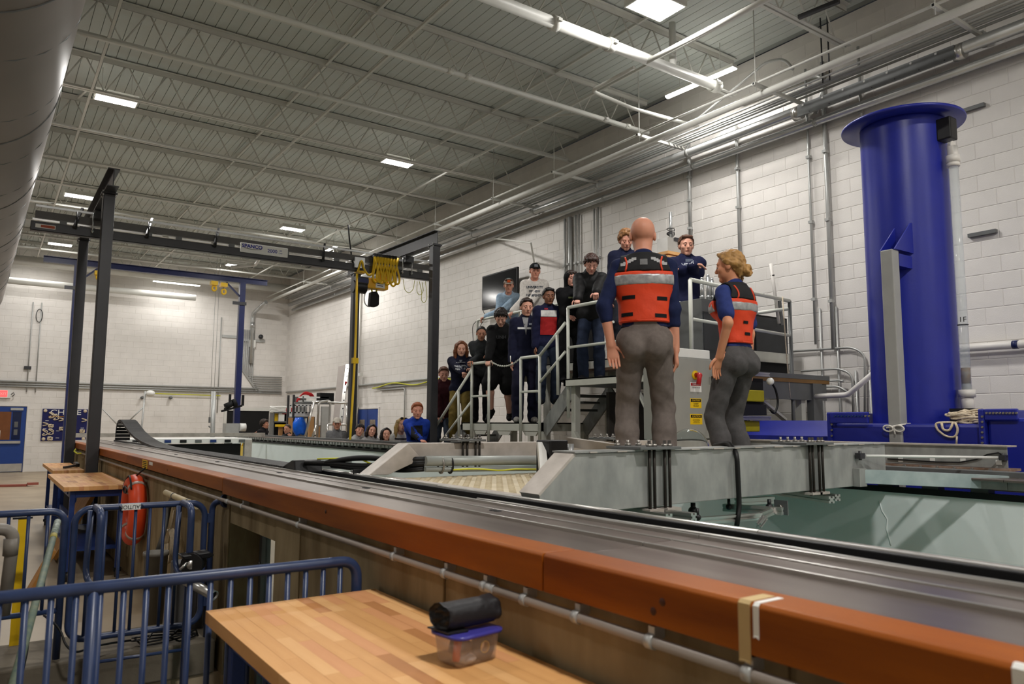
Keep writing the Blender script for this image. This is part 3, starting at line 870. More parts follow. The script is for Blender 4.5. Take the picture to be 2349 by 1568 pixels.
# left part: conduits with black cable bundle along the rear girder
pz = thing('cable_conduits', 'two grey plastic conduits lying along the rear girder', 'conduit', (3.4, 4.95, 1.26))
for (ya_, yb_, r, m) in ((1057, 1055, 0.038, M['galv']), (1076, 1074, 0.019, M['silver'])):
    a_, b_ = at(975, ya_, Y=4.96), at(1240, yb_, Y=4.96)
    b = MB(); b.cyl(a_, b_, r, n=16); b.build('conduit_tube', mat('grey_conduit_tube', (156, 160, 156), 0.4, 0.2, var=0.08), pz)
for px_ in (1013, 1034):
    a_ = at(px_, 1066, Y=4.95); b = MB(); b.tube([(a_.x, 4.96+0.045*math.cos(t), a_.z+0.06*math.sin(t)) for t in np.linspace(0, 2*math.pi, 17)[:-1]], 0.008, n=6, closed=True); b.build('pipe_clamp', M['blackp'] if px_ > 1020 else M['brass'], pz)
def cable(label, pts, r, m, name='black_cable', grp=None, n=9):
    b = MB(); b.tube(fillet(pts, 0.25, 6), r, n=n)
    return tag(b.build(name, m), label, 'cable', grp)
yy = lambda x: 5.75-(x-700)*0.0028
def cpts(pl): return [at(x, y, Y=max(4.94, yy(x))) for x, y in pl]
for i, pl in enumerate((((745, 1062), (800, 1051), (850, 1049), (905, 1056), (977, 1052)), ((700, 1061), (760, 1062), (830, 1070), (900, 1063), (977, 1059)),
           ((760, 1066), (820, 1074), (860, 1072), (920, 1066), (975, 1063)), ((880, 1068), (920, 1077), (972, 1073)), ((860, 1072), (915, 1081), (972, 1077)))):
    cable('thick black cable from the cable chain into the grey conduits, %s from the top' % ordinal(i), cpts(pl), 0.021 if i < 3 else 0.013, M['rubber'], grp='black cables of the carriage')
cable('thin yellow cable lying over the black cable bundle', cpts(((728, 1052), (780, 1051), (825, 1050), (855, 1066), (900, 1077), (962, 1080))), 0.007, M['lime'], 'yellow_cable')
cable('thin yellow cable on the cream deck below the grey conduits', [at(x, y, Y=4.9) for x, y in ((1040, 1077), (1090, 1074), (1150, 1079), (1180, 1075), (1238, 1076))], 0.006, M['lime'], 'yellow_cable')
br = thing('chain_bracket', 'black bracket ending the cable chain beside the rail', 'bracket', (2.2, 5.7, 1.25))
e1 = at(706, 1068, Y=5.75)
b = MB(); b.prism([(1.985, 6.5, 1.262), (1.985, 6.1, 1.29), (1.985, 5.84, 1.36), (1.985, 5.78, 1.36), (1.985, 5.75, 1.262)], (0.22, 0, 0)); b.build('bracket_plate', M['blackp'], br, bevel=0.01)
a_, b_ = at(700, 1072, Z=1.30), at(800, 1064, Z=1.30)
profile(a_, b_, 0.06, br, 'slot_profile')
for k in range(14):
    c_ = a_.lerp(b_, (k+.5)/14); b = MB(); b.box(c_.x-0.012, c_.x+0.012, c_.y-0.03, c_.y+0.03, c_.z+0.03, c_.z+0.036); b.build('slot_comb', M['blackp'], br)
b = MB(); p_ = at(815, 1070, Y=5.35); b.box(p_.x-0.035, p_.x+0.05, 5.28, 5.36, 1.17, 1.30); b.build('drive_block', M['galv'], br, bevel=0.004)
b = MB(); b.lathe([(0, 0.003), (0.018, 0.003), (0.018, 0)], (p_.x+0.0, 5.28, 1.22), (0, -1, 0), 12); b.build('block_hole', M['black'], br)
b = MB(); b.box(p_.x-0.05, p_.x+0.065, 5.262, 5.279, 1.275, 1.31); b.build('cable_clamp', M['blackp'], br)
# pale upright plate and black motor box between the girders
u0 = at(1237, 1013, Y=4.6); u1 = at(1256, 1085, Y=4.4)
b = MB(); b.prism([at(1234, 1014, Y=4.6), at(1251, 1013, Y=4.6), at(1259, 1086, Y=4.42), at(1240, 1086, Y=4.42)], (0.03, 0.06, 0))
tag(b.build('upright_plate', M['white']), 'pale upright plate standing between the two carriage girders', 'plate')
mb = thing('motor_box', 'black motor housing with steel fittings beside the pale upright plate', 'motor', (3.9, 4.6, 1.25))
m0, m1 = at(1262, 1062, Y=4.5), at(1304, 1009, Y=4.5)
b = MB(); b.box(m0.x, m1.x, 4.5, 4.68, 1.25, m1.z); b.build('housing', M['blackp'], mb, bevel=0.012)
b = MB(); b.cyl((m1.x+0.05, 4.55, 1.25), (m1.x+0.05, 4.55, m1.z-0.03), 0.035, n=14); b.cyl((m1.x+0.05, 4.55, 1.4), (m1.x+0.05, 4.55, 1.44), 0.045, n=14); b.build('steel_fitting', M['silver'], mb)
b = MB(); b.bar((m0.x+0.05, 4.45, 1.34), (m1.x, 4.45, 1.34), 0.05, 0.02); b.build('bracket_arm', M['alu2'], mb)
# inner pale diagonal beam seen between the girders
b = MB(); b.bar(at(1304, 1013, Y=4.7), at(1425, 1030, Y=4.3), 0.10, 0.07)
tag(b.build('cross_member', M['galvp']), 'pale steel cross member behind the front girder, left of the man', 'beam')
# transparent dome on the deck
dc = at(1583, 1028, Y=4.05)
dm = thing('acrylic_dome', 'clear acrylic dome standing on the carriage between the two instructors', 'dome', (dc.x, 4.05, DECKZ))
b = MB()
b.lathe([(0.155*math.cos(a), 0.21+0.16*math.sin(a)) for a in np.linspace(0, math.pi/2, 14)], (dc.x-0.01, 4.05, DECKZ), n=32); 
b.lathe([(0.151*math.cos(a), 0.21+0.156*math.sin(a)) for a in np.linspace(math.pi/2, 0, 14)], (dc.x-0.01, 4.05, DECKZ), n=32)
b.build('dome_shell', M['acryl'], dm)
b = MB(); b.lathe([(0.0, 0.0), (0.17, 0.0), (0.19, 0.19), (0.19, 0.21), (0.15, 0.212)], (dc.x-0.01, 4.05, DECKZ), n=28); b.build('dome_flange', M['blackp'], dm)
b = MB(); b.tube([(dc.x-0.01+0.18*math.cos(t), 4.05+0.18*math.sin(t), DECKZ+0.216) for t in np.linspace(0, 2*math.pi, 29)[:-1]], 0.006, n=6, closed=True); b.build('blue_gasket', M['bluebench'], dm)

# ---- control cabinet on the rear girder
CYc = 5.10
cx0, cx1 = at(1520, 900, Y=CYc).x, at(1637, 900, Y=CYc).x
cz0, cz1 = at(1600, 1008, Y=CYc).z, at(1600, 821, Y=CYc).z
cb_ = thing('control_cabinet', 'grey electrical control cabinet with red handle and warning labels', 'cabinet', (cx0+0.3, CYc+0.1, 1.5))
gm = mat('cabinet_grey', (150, 150, 144), 0.45, var=0.04)
b = MB(); b.box(cx0, cx1, CYc+0.02, CYc+0.26, cz0, cz1); b.build('cabinet_body', gm, cb_, bevel=0.006)
b = MB(); b.box(cx0-0.01, cx1+0.01, CYc, CYc+0.018, cz0+0.01, cz1-0.01); door = b.build('cabinet_door', gm, cb_, bevel=0.006)
for z in (cz0+0.12, (cz0+cz1)/2-0.02, cz1-0.10):
    b = MB(); b.box(cx1+0.01, cx1+0.035, CYc-0.004, CYc+0.02, z, z+0.07); b.build('door_latch', M['alu2'], door)
hp = at(1594, 860, Y=CYc)
b = MB(); b.lathe([(0, 0.012), (0.045, 0.012), (0.045, 0)], (hp.x, CYc-0.001, hp.z+0.0), (0, -1, 0), 20); b.build('handle_plate', M['yellowp'], door)
b = MB(); b.tube(fillet([(hp.x, CYc-0.012, hp.z), (hp.x, CYc-0.07, hp.z), (hp.x-0.02, CYc-0.075, hp.z-0.02), (hp.x-0.035, CYc-0.075, hp.z-0.10)], 0.03, 5), 0.024, n=12); b.build('red_handle', M['red'], door)
def sign(parent, px0, py0, px1, py1, Y, bg, head, hm, htx, lines, lm, ls):
    a_, c_ = at(px0, py0, Y=Y), at(px1, py1, Y=Y)
    x0, x1, z1, z0 = a_.x, c_.x, a_.z, c_.z
    w, h = x1-x0, z1-z0
    b = MB(); b.box(x0, x1, Y-0.002, Y-0.0005, z0, z1); sg = b.build('label_sign', bg, parent)
    b = MB(); b.box(x0+w*.05, x1-w*.05, Y-0.003, Y-0.0019, z1-h*.36, z1-h*.07); b.build('label_header', hm, sg)
    text('label_text', head, h*.26, ((x0+x1)/2, Y-0.0034, z1-h*.215), (1, 0, 0), (0, 0, 1), htx, sg, extrude=0.0003)
    for i, l in enumerate(lines):
        text('label_text', l, ls*h, ((x0+x1)/2, Y-0.0026, z1-h*(0.44+ls*1.1*(i+.5))), (1, 0, 0), (0, 0, 1), lm, sg, extrude=0.0003)
    return sg
sg = sign(door, 1583, 876, 1609, 899, CYc, M['white'], 'DANGER', M['red'], M['white'], ['120/240 VOLTS'], M['black'], 0.19)
sign(door, 1583, 913, 1609, 936, CYc, M['yellowp'], 'CAUTION', M['black'], M['yellowp'], ['THIS EQUIPMENT', 'IS SUPPLIED BY', 'MORE THAN ONE', 'POWER SOURCE'], M['black'], 0.105)
sign(door, 1583, 949, 1611, 973, CYc, M['yellowp'], 'CAUTION', M['black'], M['yellowp'], ['MAIN DISCONNECT', 'MUST BE OFF BEFORE', 'OPENING DOOR', 'AUTHORIZED ONLY'], M['black'], 0.105)
b = MB(); b.box(cx0, cx1+0.02, CYc+0.02, CYc+0.1, 1.502, cz0); b.build('plinth', M['galv'], cb_)
b = MB(); b.box(cx0+0.05, cx1-0.02, CYc+0.02, CYc+0.24, cz1, cz1+0.09); b.build('top_box', M['white'], cb_, bevel=0.006)
# slotted frame rack with electronics, behind the woman
RY = 5.0
rk = thing('equipment_rack', 'aluminium profile rack of black electronics and yellow cases behind the woman', 'rack', (6.5, RY+0.15, 1.5))
fx0, fx1, fz0, fz1 = at(1646, 900, Y=RY).x, at(1764, 900, Y=RY).x, at(1646, 957, Y=RY).z, at(1646, 852, Y=RY).z
for x in (fx0, fx1):
    for y in (RY, RY+0.3):
        profile((x, y, 1.505), (x, y, fz1), 0.04, rk)
for z in (fz0, fz1):
    for y in (RY, RY+0.3):
        profile((fx0, y, z), (fx1, y, z), 0.04, rk)
b = MB(); b.box(fx0+0.03, fx1-0.03, RY+0.05, RY+0.28, fz0+0.03, fz1-0.04); b.build('electronics_case', M['black'], rk)
b = MB(); b.box(fx0+0.05, fx1-0.08, RY-0.002, RY+0.05, fz0+0.17, fz0+0.29); b.build('yellow_case', mat('dull_yellow_case', (150, 140, 20), 0.5), rk, bevel=0.01)
b = MB(); b.box(fx0+0.06, fx1-0.05, RY+0.0, RY+0.05, fz0+0.03, fz0+0.14); b.build('drawer_front', M['blackp'], rk)
b = MB(); b.sph((fx0+0.1, RY+0.03, fz0+0.36), 0.045); b.build('white_connector', M['white'], rk)
b = MB(); b.box(fx0+0.12, fx1-0.1, RY+0.05, RY+0.12, 1.58, fz0-0.03); b.build('yellow_case', mat('dull_yellow_case', (0, 0, 0)), rk, bevel=0.01)
b = MB(); b.sph((fx1+0.0, RY-0.02, fz1-0.07), 0.04); b.build('white_connector', M['white'], rk)
cable('black cables looping at the right of the equipment rack', [(fx1+0.02, RY-0.02, fz1-0.08), (fx1+0.12, RY, fz1-0.15), (fx1+0.16, RY, fz1-0.3), (fx1+0.08, RY, fz1-0.42), (fx1, RY, fz1-0.36)], 0.012, M['rubber'])
cable('yellow cable hanging in front of the rack beside the woman', [at(x, y, Y=RY-0.06) for x, y in ((1668, 916), (1655, 935), (1650, 965), (1648, 990), (1654, 1022))], 0.006, M['lime'], 'yellow_cable')
cable('black cable slanting from the rack to the deck behind the woman', [at(x, y, Y=RY-0.1) for x, y in ((1690, 975), (1672, 1005), (1655, 1026))], 0.009, M['rubber'])
for px_ in (1640,):
    b = MB(); a_ = at(1640, 930, Y=CYc+0.05); b.cyl((a_.x+0.02, CYc+0.05, 1.5), (a_.x+0.02, CYc+0.05, cz1), 0.015, n=10)
    tag(b.build('riser_conduit', M['emt']), 'slim grey conduit standing at the right edge of the control cabinet', 'conduit')
# ================================================================ dark grey bridge crane
LFX, RFX, CY0, CY1, PZ = 1.262, 6.62, 12.0, 15.4, 4.92
PW_ = 0.152
gc = thing('bridge_crane', 'dark grey freestanding bridge crane frame standing over the tank', 'crane', (4, 13.5, 0))
for (x, y) in ((LFX, CY0), (RFX, CY0), (LFX, CY1), (0.4236*CY1, CY1)):
    b = MB(); b.box(x-PW_/2, x+PW_/2, y-PW_/2, y+PW_/2, 0.02, PZ-0.02); post = b.build('post', M['dgrey'], gc, bevel=0.01)
    b = MB(); b.box(x-0.1, x+0.1, y-0.1, y+0.1, PZ-0.02, PZ); b.build('cap_plate', M['dgrey'], post)
    b = MB(); b.box(x-0.11, x+0.11, y-0.16, y+0.16, 0, 0.02); b.build('base_plate', M['dgrey'], post)
    b = MB()
    for sx in (-1, 1):
        for sy in (-1, 1):
            b.bolt((x+sx*0.08, y+sy*0.08, PZ), (0, 0, 1), 0.014, 0.025); b.bolt((x+sx*0.08, y+sy*0.08, PZ-0.02), (0, 0, -1), 0.012, 0.03)
    b.build('bolt_set', M['silver'], post)
def ibeam(x0, y0, x1, y1, z0, h, w, t=0.014):
    b = MB(); dx = 0 if abs(x1-x0) < 1e-6 else 1
    for (zc, ww, hh) in ((z0+t/2, w, t), (z0+h-t/2, w, t), (z0+h/2, t, h-2*t)):
        b.bar((x0, y0, zc), (x1, y1, zc), ww, hh)
    return b
ibeam(LFX, CY0-0.42, LFX, CY1+0.45, PZ, 0.26, 0.15).build('runway_beam', M['dgrey'], gc)
ibeam(RFX, CY0-0.10, 0.4236*CY1, CY1+0.45, PZ, 0.26, 0.15).build('runway_beam', M['dgrey'], gc)
BY = 13.2
bx0, bx1 = at(70, 515, Y=BY).x, at(985, 640, Y=BY).x
lo0, lo1 = at(70, 519, Y=BY).z, at(985, 651, Y=BY).z
zb_, zt_ = (lo0+lo1)/2, (at(80, 480, Y=BY).z+at(985, 611, Y=BY).z)/2
br = thing('crane_bridge', 'dark grey crane bridge track with a white capacity sign', 'crane bridge', ((bx0+bx1)/2, BY, zb_))
b = MB(); b.box(bx0, bx1, BY-0.055, BY+0.055, zb_, zb_+0.015).box(bx0, bx1, BY-0.055, BY-0.045, zb_, zb_+0.135).box(bx0, bx1, BY+0.045, BY+0.055, zb_, zb_+0.135).box(bx0, bx1, BY-0.055, BY+0.055, zb_+0.13, zb_+0.145)
b.build('enclosed_track', M['dgrey'], br, bevel=0.008)
b = MB(); b.box(bx0+0.05, bx1, BY-0.03, BY+0.03, zt_-0.105, zt_); b.build('top_channel', mat('bridge_grey_channel', (84, 82, 80), 0.4, 0.1, var=0.05), br)
xs_ = [bx0+0.42, bx0+1.02, bx0+1.62, 2.45, 3.3, 4.25, 5.2, 5.9, 6.5, 6.95]
for x in xs_:
    b = MB(); b.box(x-0.045, x+0.045, BY-0.028, BY+0.028, zb_+0.145, zt_-0.1); b.build('spacer_post', M['dgrey2'], br)
b = MB(); b.box(bx0+0.05, bx1, BY-0.10, BY-0.06, zt_+0.045, zt_+0.075); b.build('festoon_track', M['silver'], br)
b = MB(); b.box(bx0+0.02, 2.2, BY+0.02, BY+0.035, zb_+0.175, zb_+0.205); b.build('bright_strip', M['alu2'], br)
b = MB(); b.box(2.3, bx1-0.2, BY+0.02, BY+0.035, zb_+0.175, zb_+0.195); b.build('bright_strip', M['alu2'], br)
for x in (bx0+0.62, 2.0, 3.05, 4.95):
    b = MB(); b.bar((x-0.06, BY-0.12, zt_-0.20), (x+0.05, BY+0.10, zt_+0.16), 0.035, 0.035); b.cyl((x-0.03, BY-0.1, zt_+0.05), (x-0.03, BY-0.1, zt_-0.22), 0.012, n=8); b.build('track_hanger', M['blackp'], br)
b = MB(); a_ = at(73, 513, Y=BY); b.box(bx0+0.06, bx0+0.32, BY-0.058, BY-0.0555, zb_+0.045, zb_+0.105); b.build('maker_label', M['white'], br)
b = MB(); b.box(bx0+0.13, bx0+0.31, BY-0.0595, BY-0.058, zb_+0.055, zb_+0.095); b.build('label_print', mat('label_orange', (170, 80, 50), 0.5), br)
# capacity sign
s0, s1 = at(549, 565, Y=BY).x, at(657, 585, Y=BY).x
sz = (at(550, 565, Y=BY).z+at(657, 585, Y=BY).z)/2
sgp = MB(); sgp.box(s0, s1, BY-0.075, BY-0.06, sz-0.085, sz+0.085); sgo = sgp.build('capacity_sign', M['white'], br, bevel=0.006)
ink = mat('sign_blue_ink', (40, 46, 150), 0.5)
sn = at(603, 575, Y=BY-0.077)
text('sign_text', 'SPANCO', 0.085, (s0+0.20, BY-0.0765, sz+0.03), (1, 0, 0), (0, 0, 1), ink, sgo, extrude=0.0005, sx=1.05, bold=0.003)
b = MB(); b.tube(fillet([(s0+0.06, BY-0.077, sz-0.005), (s0+0.22, BY-0.077, sz-0.022), (s0+0.30, BY-0.077, sz-0.012), (s0+0.36, BY-0.077, sz+0.0)], 0.04), 0.004, n=5); b.build('sign_swoosh', M['black'], sgo)
text('sign_text', '2000', 0.088, (s0+0.55, BY-0.0765, sz-0.005), (1, 0, 0), (0, 0, 1), ink, sgo, extrude=0.0005, bold=0.001)
text('sign_text', 'LBS', 0.035, (s0+0.695, BY-0.0765, sz+0.02), (1, 0, 0), (0, 0, 1), ink, sgo, extrude=0.0005)
text('sign_text', 'CAP', 0.035, (s0+0.695, BY-0.0765, sz-0.025), (1, 0, 0), (0, 0, 1), ink, sgo, extrude=0.0005)
# end trucks riding the runways
for x in (LFX+0.02, RFX):
    b = MB(); b.box(x-0.09, x+0.09, BY-0.20, BY+0.20, PZ-0.14, PZ-0.02); b.cyl((x, BY, zt_-0.02), (x, BY, PZ-0.1), 0.02); b.build('end_truck', M['dgrey'], br)
    b = MB()
    for sx in (-1, 1):
        b.cyl((x+sx*0.10, BY-0.1, zb_+0.06), (x+sx*0.10, BY-0.1, PZ-0.05), 0.011, n=8); b.bolt((x+sx*0.10, BY-0.1, zb_+0.1), (0, 0, -1), 0.022, 0.02)
    b.build('hanger_bolts', M['silver'], br)
# hoist, festoon cable and pendant
hx = at(840, 660, Y=BY).x
ho = thing('chain_hoist', 'yellow and black electric chain hoist on the crane bridge', 'hoist', (hx, BY, zb_-0.6))
b = MB(); a_, c_ = at(815, 632, Y=BY-0.1), at(873, 672, Y=BY-0.1)
hz = c_.z
b.box(hx-0.10, hx+0.42, BY-0.10, BY+0.10, zb_-0.30, zb_-0.10); b.build('hoist_body', mat('hoist_yellow', (226, 168, 30), 0.4), ho, bevel=0.02)
b = MB(); b.cyl((hx-0.28, BY-0.01, zb_-0.29), (hx-0.02, BY-0.01, zb_-0.29), 0.12, n=20); b.box(hx-0.26, hx+0.0, BY-0.11, BY+0.08, zb_-0.24, zb_-0.10); b.build('motor_housing', M['blackp'], ho, bevel=0.01)
b = MB(); b.box(hx-0.21, hx+0.0, BY-0.112, BY-0.109, zb_-0.21, zb_-0.13); b.build('nameplate', M['bluesteel'], ho)
b = MB(); b.box(hx+0.15, hx+0.34, BY-0.103, BY-0.10, zb_-0.28, zb_-0.15); b.build('white_label', M['white'], ho)
for k in range(2):
    b = MB(); b.box(hx+0.18, hx+0.30, BY-0.1045, BY-0.103, zb_-0.20-0.045*k, zb_-0.185-0.045*k); b.build('label_print', M['bluesteel'], ho)
b = MB(); b.tube(fillet([(hx-0.02, BY-0.02, zb_-0.36), (hx-0.05, BY-0.02, zb_-0.50), (hx-0.02, BY-0.02, zb_-0.62), (hx+0.08, BY-0.02, zb_-0.66), (hx+0.13, BY-0.02, zb_-0.5)], 0.06), 0.012, n=8); b.build('load_chain', M['silver'], ho)
b = MB(); b.prism([(hx+0.08, BY-0.07, zb_-0.36), (hx+0.2, BY-0.07, zb_-0.34), (hx+0.25, BY-0.07, zb_-0.42), (hx+0.25, BY-0.07, zb_-0.6), (hx+0.2, BY-0.07, zb_-0.64), (hx+0.06, BY-0.07, zb_-0.64)], (0, 0.14, 0)); b.build('chain_bag', M['black'], ho, bevel=0.02)
b = MB(); b.box(hx-0.22, hx-0.05, BY-0.06, BY+0.06, zb_-0.02+0.0, zb_+0.02); b.box(hx+0.25, hx+0.4, BY-0.05, BY+0.05, zb_-0.1, zb_+0.02); b.build('trolley', M['yellow'], ho)
b = MB(); jx = at(824, 612, Y=BY-0.08).x; b.box(jx-0.10, jx+0.10, BY-0.11, BY-0.07, zb_+0.06, zb_+0.26)
tag(b.build('junction_box', M['silver']), 'small grey square box on the crane bridge above the hoist', 'box')
fz = zt_+0.03
x0f, x1f = at(858, 605, Y=BY-0.1).x, at(911, 612, Y=BY-0.1).x
fest = thing('festoon_cable', 'yellow festoon cable bunched in loops on the crane bridge', 'cable', ((x0f+x1f)/2, BY-0.1, zb_-0.5))
nl = 8
for k in range(nl):
    xa = x0f+(x1f-x0f)*k/nl; xb_ = x0f+(x1f-x0f)*(k+1)/nl; dep = (0.50+0.07*RND.random()) if k not in (6,) else 0.56
    pts = []
    for i in range(25):
        t = i/24; a = t*2*math.pi
        pts.append((xa+(xb_-xa)*t+0.09*math.sin(2*math.pi*t)*(0.8+0.4*RND.random()*0), BY-0.13-0.04*math.sin(math.pi*t)*(k % 2), fz-dep*2*abs(math.sin(math.pi*t))**0.7*0.5-dep*0.0))
    b = MB(); b.tube([Vector(p) for p in pts], 0.020, n=7); b.build('cable_loop', M['yellow'], fest)
    b = MB(); b.box(xa-0.02, xa+0.03, BY-0.15, BY-0.07, fz-0.03, fz+0.03); b.build('cable_trolley', M['blackp'], fest)
b = MB(); b.tube(fillet([(x0f, BY-0.12, fz-0.02), (x0f-0.03, BY-0.12, fz-0.36), (x0f-0.12, BY-0.13, fz-0.42), (x0f-0.22, BY-0.13, fz-0.30), (x0f-0.26, BY-0.12, fz-0.1), (x0f-0.33, BY-0.12, fz-0.35)], 0.1, 6), 0.02, n=7); b.build('cable_loop', M['yellow'], fest)
px0 = at(819, 625, Y=BY-0.14)
pts = [(819, 628), (818, 700), (815, 800), (811, 880), (806, 960), (803, 1008)]
b = MB(); b.tube([at(x, y, Y=BY-0.14-0.1*i) for i, (x, y) in enumerate(pts)], 0.022, n=8)
pc = tag(b.build('pendant_cable', M['yellow']), 'yellow pendant cable hanging straight down in front of the rear crane post', 'cable')
p_ = at(813, 827, Y=BY-0.36)
b = MB(); b.box(p_.x-0.05, p_.x+0.06, p_.y-0.05, p_.y+0.02, p_.z-0.05, p_.z+0.05); b.build('cable_clip', M['yellow'], pc)
q = at(860, 700, Y=BY-0.05)
b = MB(); b.tube(fillet([at(852, 660, Y=BY), at(857, 690, Y=BY), at(858, 704, Y=BY), at(861, 690, Y=BY), at(864, 664, Y=BY)], 0.1), 0.016, n=7)
tag(b.build('yellow_strap', M['lime']), 'short yellow strap dangling under the hoist', 'strap')
for i, pl in enumerate((((925, 640), (928, 665), (938, 673), (948, 664), (951, 643)), ((957, 645), (956, 670), (963, 678), (972, 668), (968, 647)), ((962, 645), (968, 672), (966, 688), (973, 696), (980, 684), (976, 645)))):
    b = MB(); b.tube(fillet([at(x, y, Y=BY-0.06) for x, y in pl], 0.2, 6), 0.006, n=6)
    tag(b.build('thin_cable', M['lime']), 'thin yellow cable loop under the right end of the crane bridge, %s from the left' % ordinal(i), 'cable', 'thin cable loops under the crane bridge')
b = MB(); b.tube(fillet([at(799, 515, Y=BY), at(801, 545, Y=BY), at(808, 600, Y=BY), at(814, 612, Y=BY)], 0.1), 0.015, n=7)
tag(b.build('drop_cable', M['rubber']), 'black power cable dropping from the roof to the crane bridge', 'cable')

# ================================================================ navy gantry further off
NY = 24.3
n0, n1 = at(100, 590, Y=NY), at(613, 650, Y=NY)
nz0, nz1 = (at(100, 598, Y=NY).z+at(612, 657, Y=NY).z)/2, (at(100, 584, Y=NY).z+at(612, 645, Y=NY).z)/2
ng = thing('navy_gantry', 'navy blue steel gantry further off behind the grey crane', 'crane', ((n0.x+n1.x)/2, NY, 0))
ibeam(n0.x, NY, n1.x, NY, nz0, nz1-nz0, 0.16).build('top_beam', M['bluesteel'], ng)
for px_, br_ in ((162, 1), (549, -1)):
    a_ = at(px_ if px_ > 300 else 178, 620, Y=NY) if px_ < 300 else at(556, 655, Y=NY)
    x = a_.x
    b = MB(); b.box(x-0.085, x+0.085, NY-0.085, NY+0.085, 0.02, nz0); po = b.build('post', M['bluesteel'], ng)
    b = MB(); b.box(x-0.2, x+0.2, NY-0.2, NY+0.2, 0, 0.02); b.build('base_plate', M['bluesteel'], po)
    b = MB(); b.bar((x, NY, nz0-0.5), (x+br_*0.5, NY, nz0-0.03), 0.07, 0.05); b.build('knee_brace', M['bluesteel'], ng)
    b = MB(); b.box(x-0.3, x+0.12, NY-0.12, NY-0.08, nz0-0.72, nz0-0.62); b.build('bracket_plate', M['dgrey'], po)
def hook_block(name, label, px, ytop, ybot, m):
    t_, b0 = at(px, ytop, Y=NY-0.1), at(px, ybot, Y=NY-0.1)
    t = thing(name, label, 'hoist', (b0.x, NY-0.1, b0.z), 'hoists on the navy gantry')
    b = MB(); b.box(t_.x-0.10, t_.x+0.10, NY-0.2, NY, t_.z-0.08, t_.z+0.04); b.build('trolley', m, t)
    b = MB(); b.cyl((t_.x, NY-0.1, t_.z-0.1), (t_.x, NY-0.1, b0.z+0.2), 0.03, n=6); b.build('chain', M['dgrey2'], t)
    b = MB(); b.tube([(b0.x+0.06*math.cos(a), NY-0.1, b0.z+0.10+0.08*math.sin(a)) for a in np.linspace(0, 2*math.pi, 13)[:-1]], 0.03, n=6, closed=True); b.build('hook_block', m, t)
hook_block('chain_hoist', 'yellow trolley hoist on the navy gantry beam, right one', 491, 648, 668, M['yellow'])
hook_block('chain_hoist', 'dark trolley with a yellow hook on the navy gantry beam, rightmost', 513, 652, 676, M['yellow'])
hook_block('chain_hoist', 'yellow hook hanging from the navy beam just left of the nearest grey post', 226, 625, 643, M['yellow'])
# ================================================================ white access platform and stairs
XP = 6.78
ZL, ZU, ZM = 1.67, 2.28, 2.65
yl0, yl1 = XP/0.6223, XP/0.7544          # landing ends in Y (far, near)
pf = thing('access_platform', 'white steel access platform with landing, upper deck and stairs', 'platform', (7.5, 9, 0))
cream = mat('platform_cream_steel', (206, 206, 196), 0.45, var=0.06)
def deckbox(x0, x1, y0, y1, zt, h=0.13, m=None):
    b = MB(); b.box(x0, x1, y0, y1, zt-0.02, zt); b.build('deck_plate', M['dgrey2'], pf)
    for (a0, a1, c0, c1) in ((x0, x0+0.05, y0, y1), (x1-0.05, x1, y0, y1), (x0, x1, y0, y0+0.05), (x0, x1, y1-0.05, y1)):
        b = MB(); b.box(a0, a1, c0, c1, zt-h, zt-0.001); b.build('edge_channel', cream, pf)
deckbox(XP, 7.7, yl1-0.05, yl0+0.35, ZL)
YU0, YU1 = 5.93, XP/0.8168                # upper deck in Y
deckbox(XP-0.1, 8.95, YU0, YU1, ZU, 0.10)
deckbox(7.75, 9.35, YU0+0.5, 12.6, ZM, 0.14)
for y in (YU1-0.02, YU1-0.35):
    pass
b = MB(); b.box(7.45, 7.75, YU0+0.6, YU1+0.8, ZU+0.16, ZU+0.2); b.build('wood_step', mat('dark_step_wood', (96, 74, 58), 0.6), pf)
b = MB(); b.box(7.15, 7.45, yl1-0.3, YU1+0.1, 1.95, 1.98); b.build('tread', M['dgrey2'], pf)
# support legs
def leg(x, y, z, w=0.09):
    b = MB(); b.box(x-w/2, x+w/2, y-w/2, y+w/2, 0, z-0.02); b.build('leg', cream, pf)
for y in (yl1, yl0):
    for x in (XP+0.05, 7.65):
        leg(x, y, ZL)
for (x, y) in ((XP+0.06, YU1-0.08), (XP+0.05, 7.1), (XP-0.05, 6.0), (8.85, 6.0), (8.85, 8.0), (7.85, 12.5), (9.2, 12.5), (7.85, 10.2), (9.25, 10.2)):
    leg(x, y, ZU if y < 8.5 else ZM)
def dgl(p0, p1, w=0.06):
    b = MB(); b.bar(p0, p1, w, 0.03); b.build('diagonal_brace', cream, pf)
dgl((XP+0.02, YU1-0.1, 1.55), (XP+0.02, YU1-0.75, 0.75)); dgl((XP+0.02, 7.1, 1.75), (XP+0.02, 7.6, 1.15)); dgl((7.9, 7.1, 0.5), (7.9, 8.3, 1.9)); dgl((XP+0.02, 6.95, 2.1), (XP+0.02, 6.2, 0.9), 0.05)
dgl(at(1700, 880, Y=6.0), at(1800, 962, Y=6.0), 0.07)
# gusset plates of the landing fascia
for y in np.linspace(yl1+0.25, yl0-0.25, 3):
    b = MB(); b.prism([(XP+0.01, y-0.2, ZL-0.13), (XP+0.01, y+0.2, ZL-0.13), (XP+0.01, y+0.13, ZL-0.2), (XP+0.01, y-0.13, ZL-0.2)], (0.03, 0, 0)); b.build('gusset_plate', cream, pf)
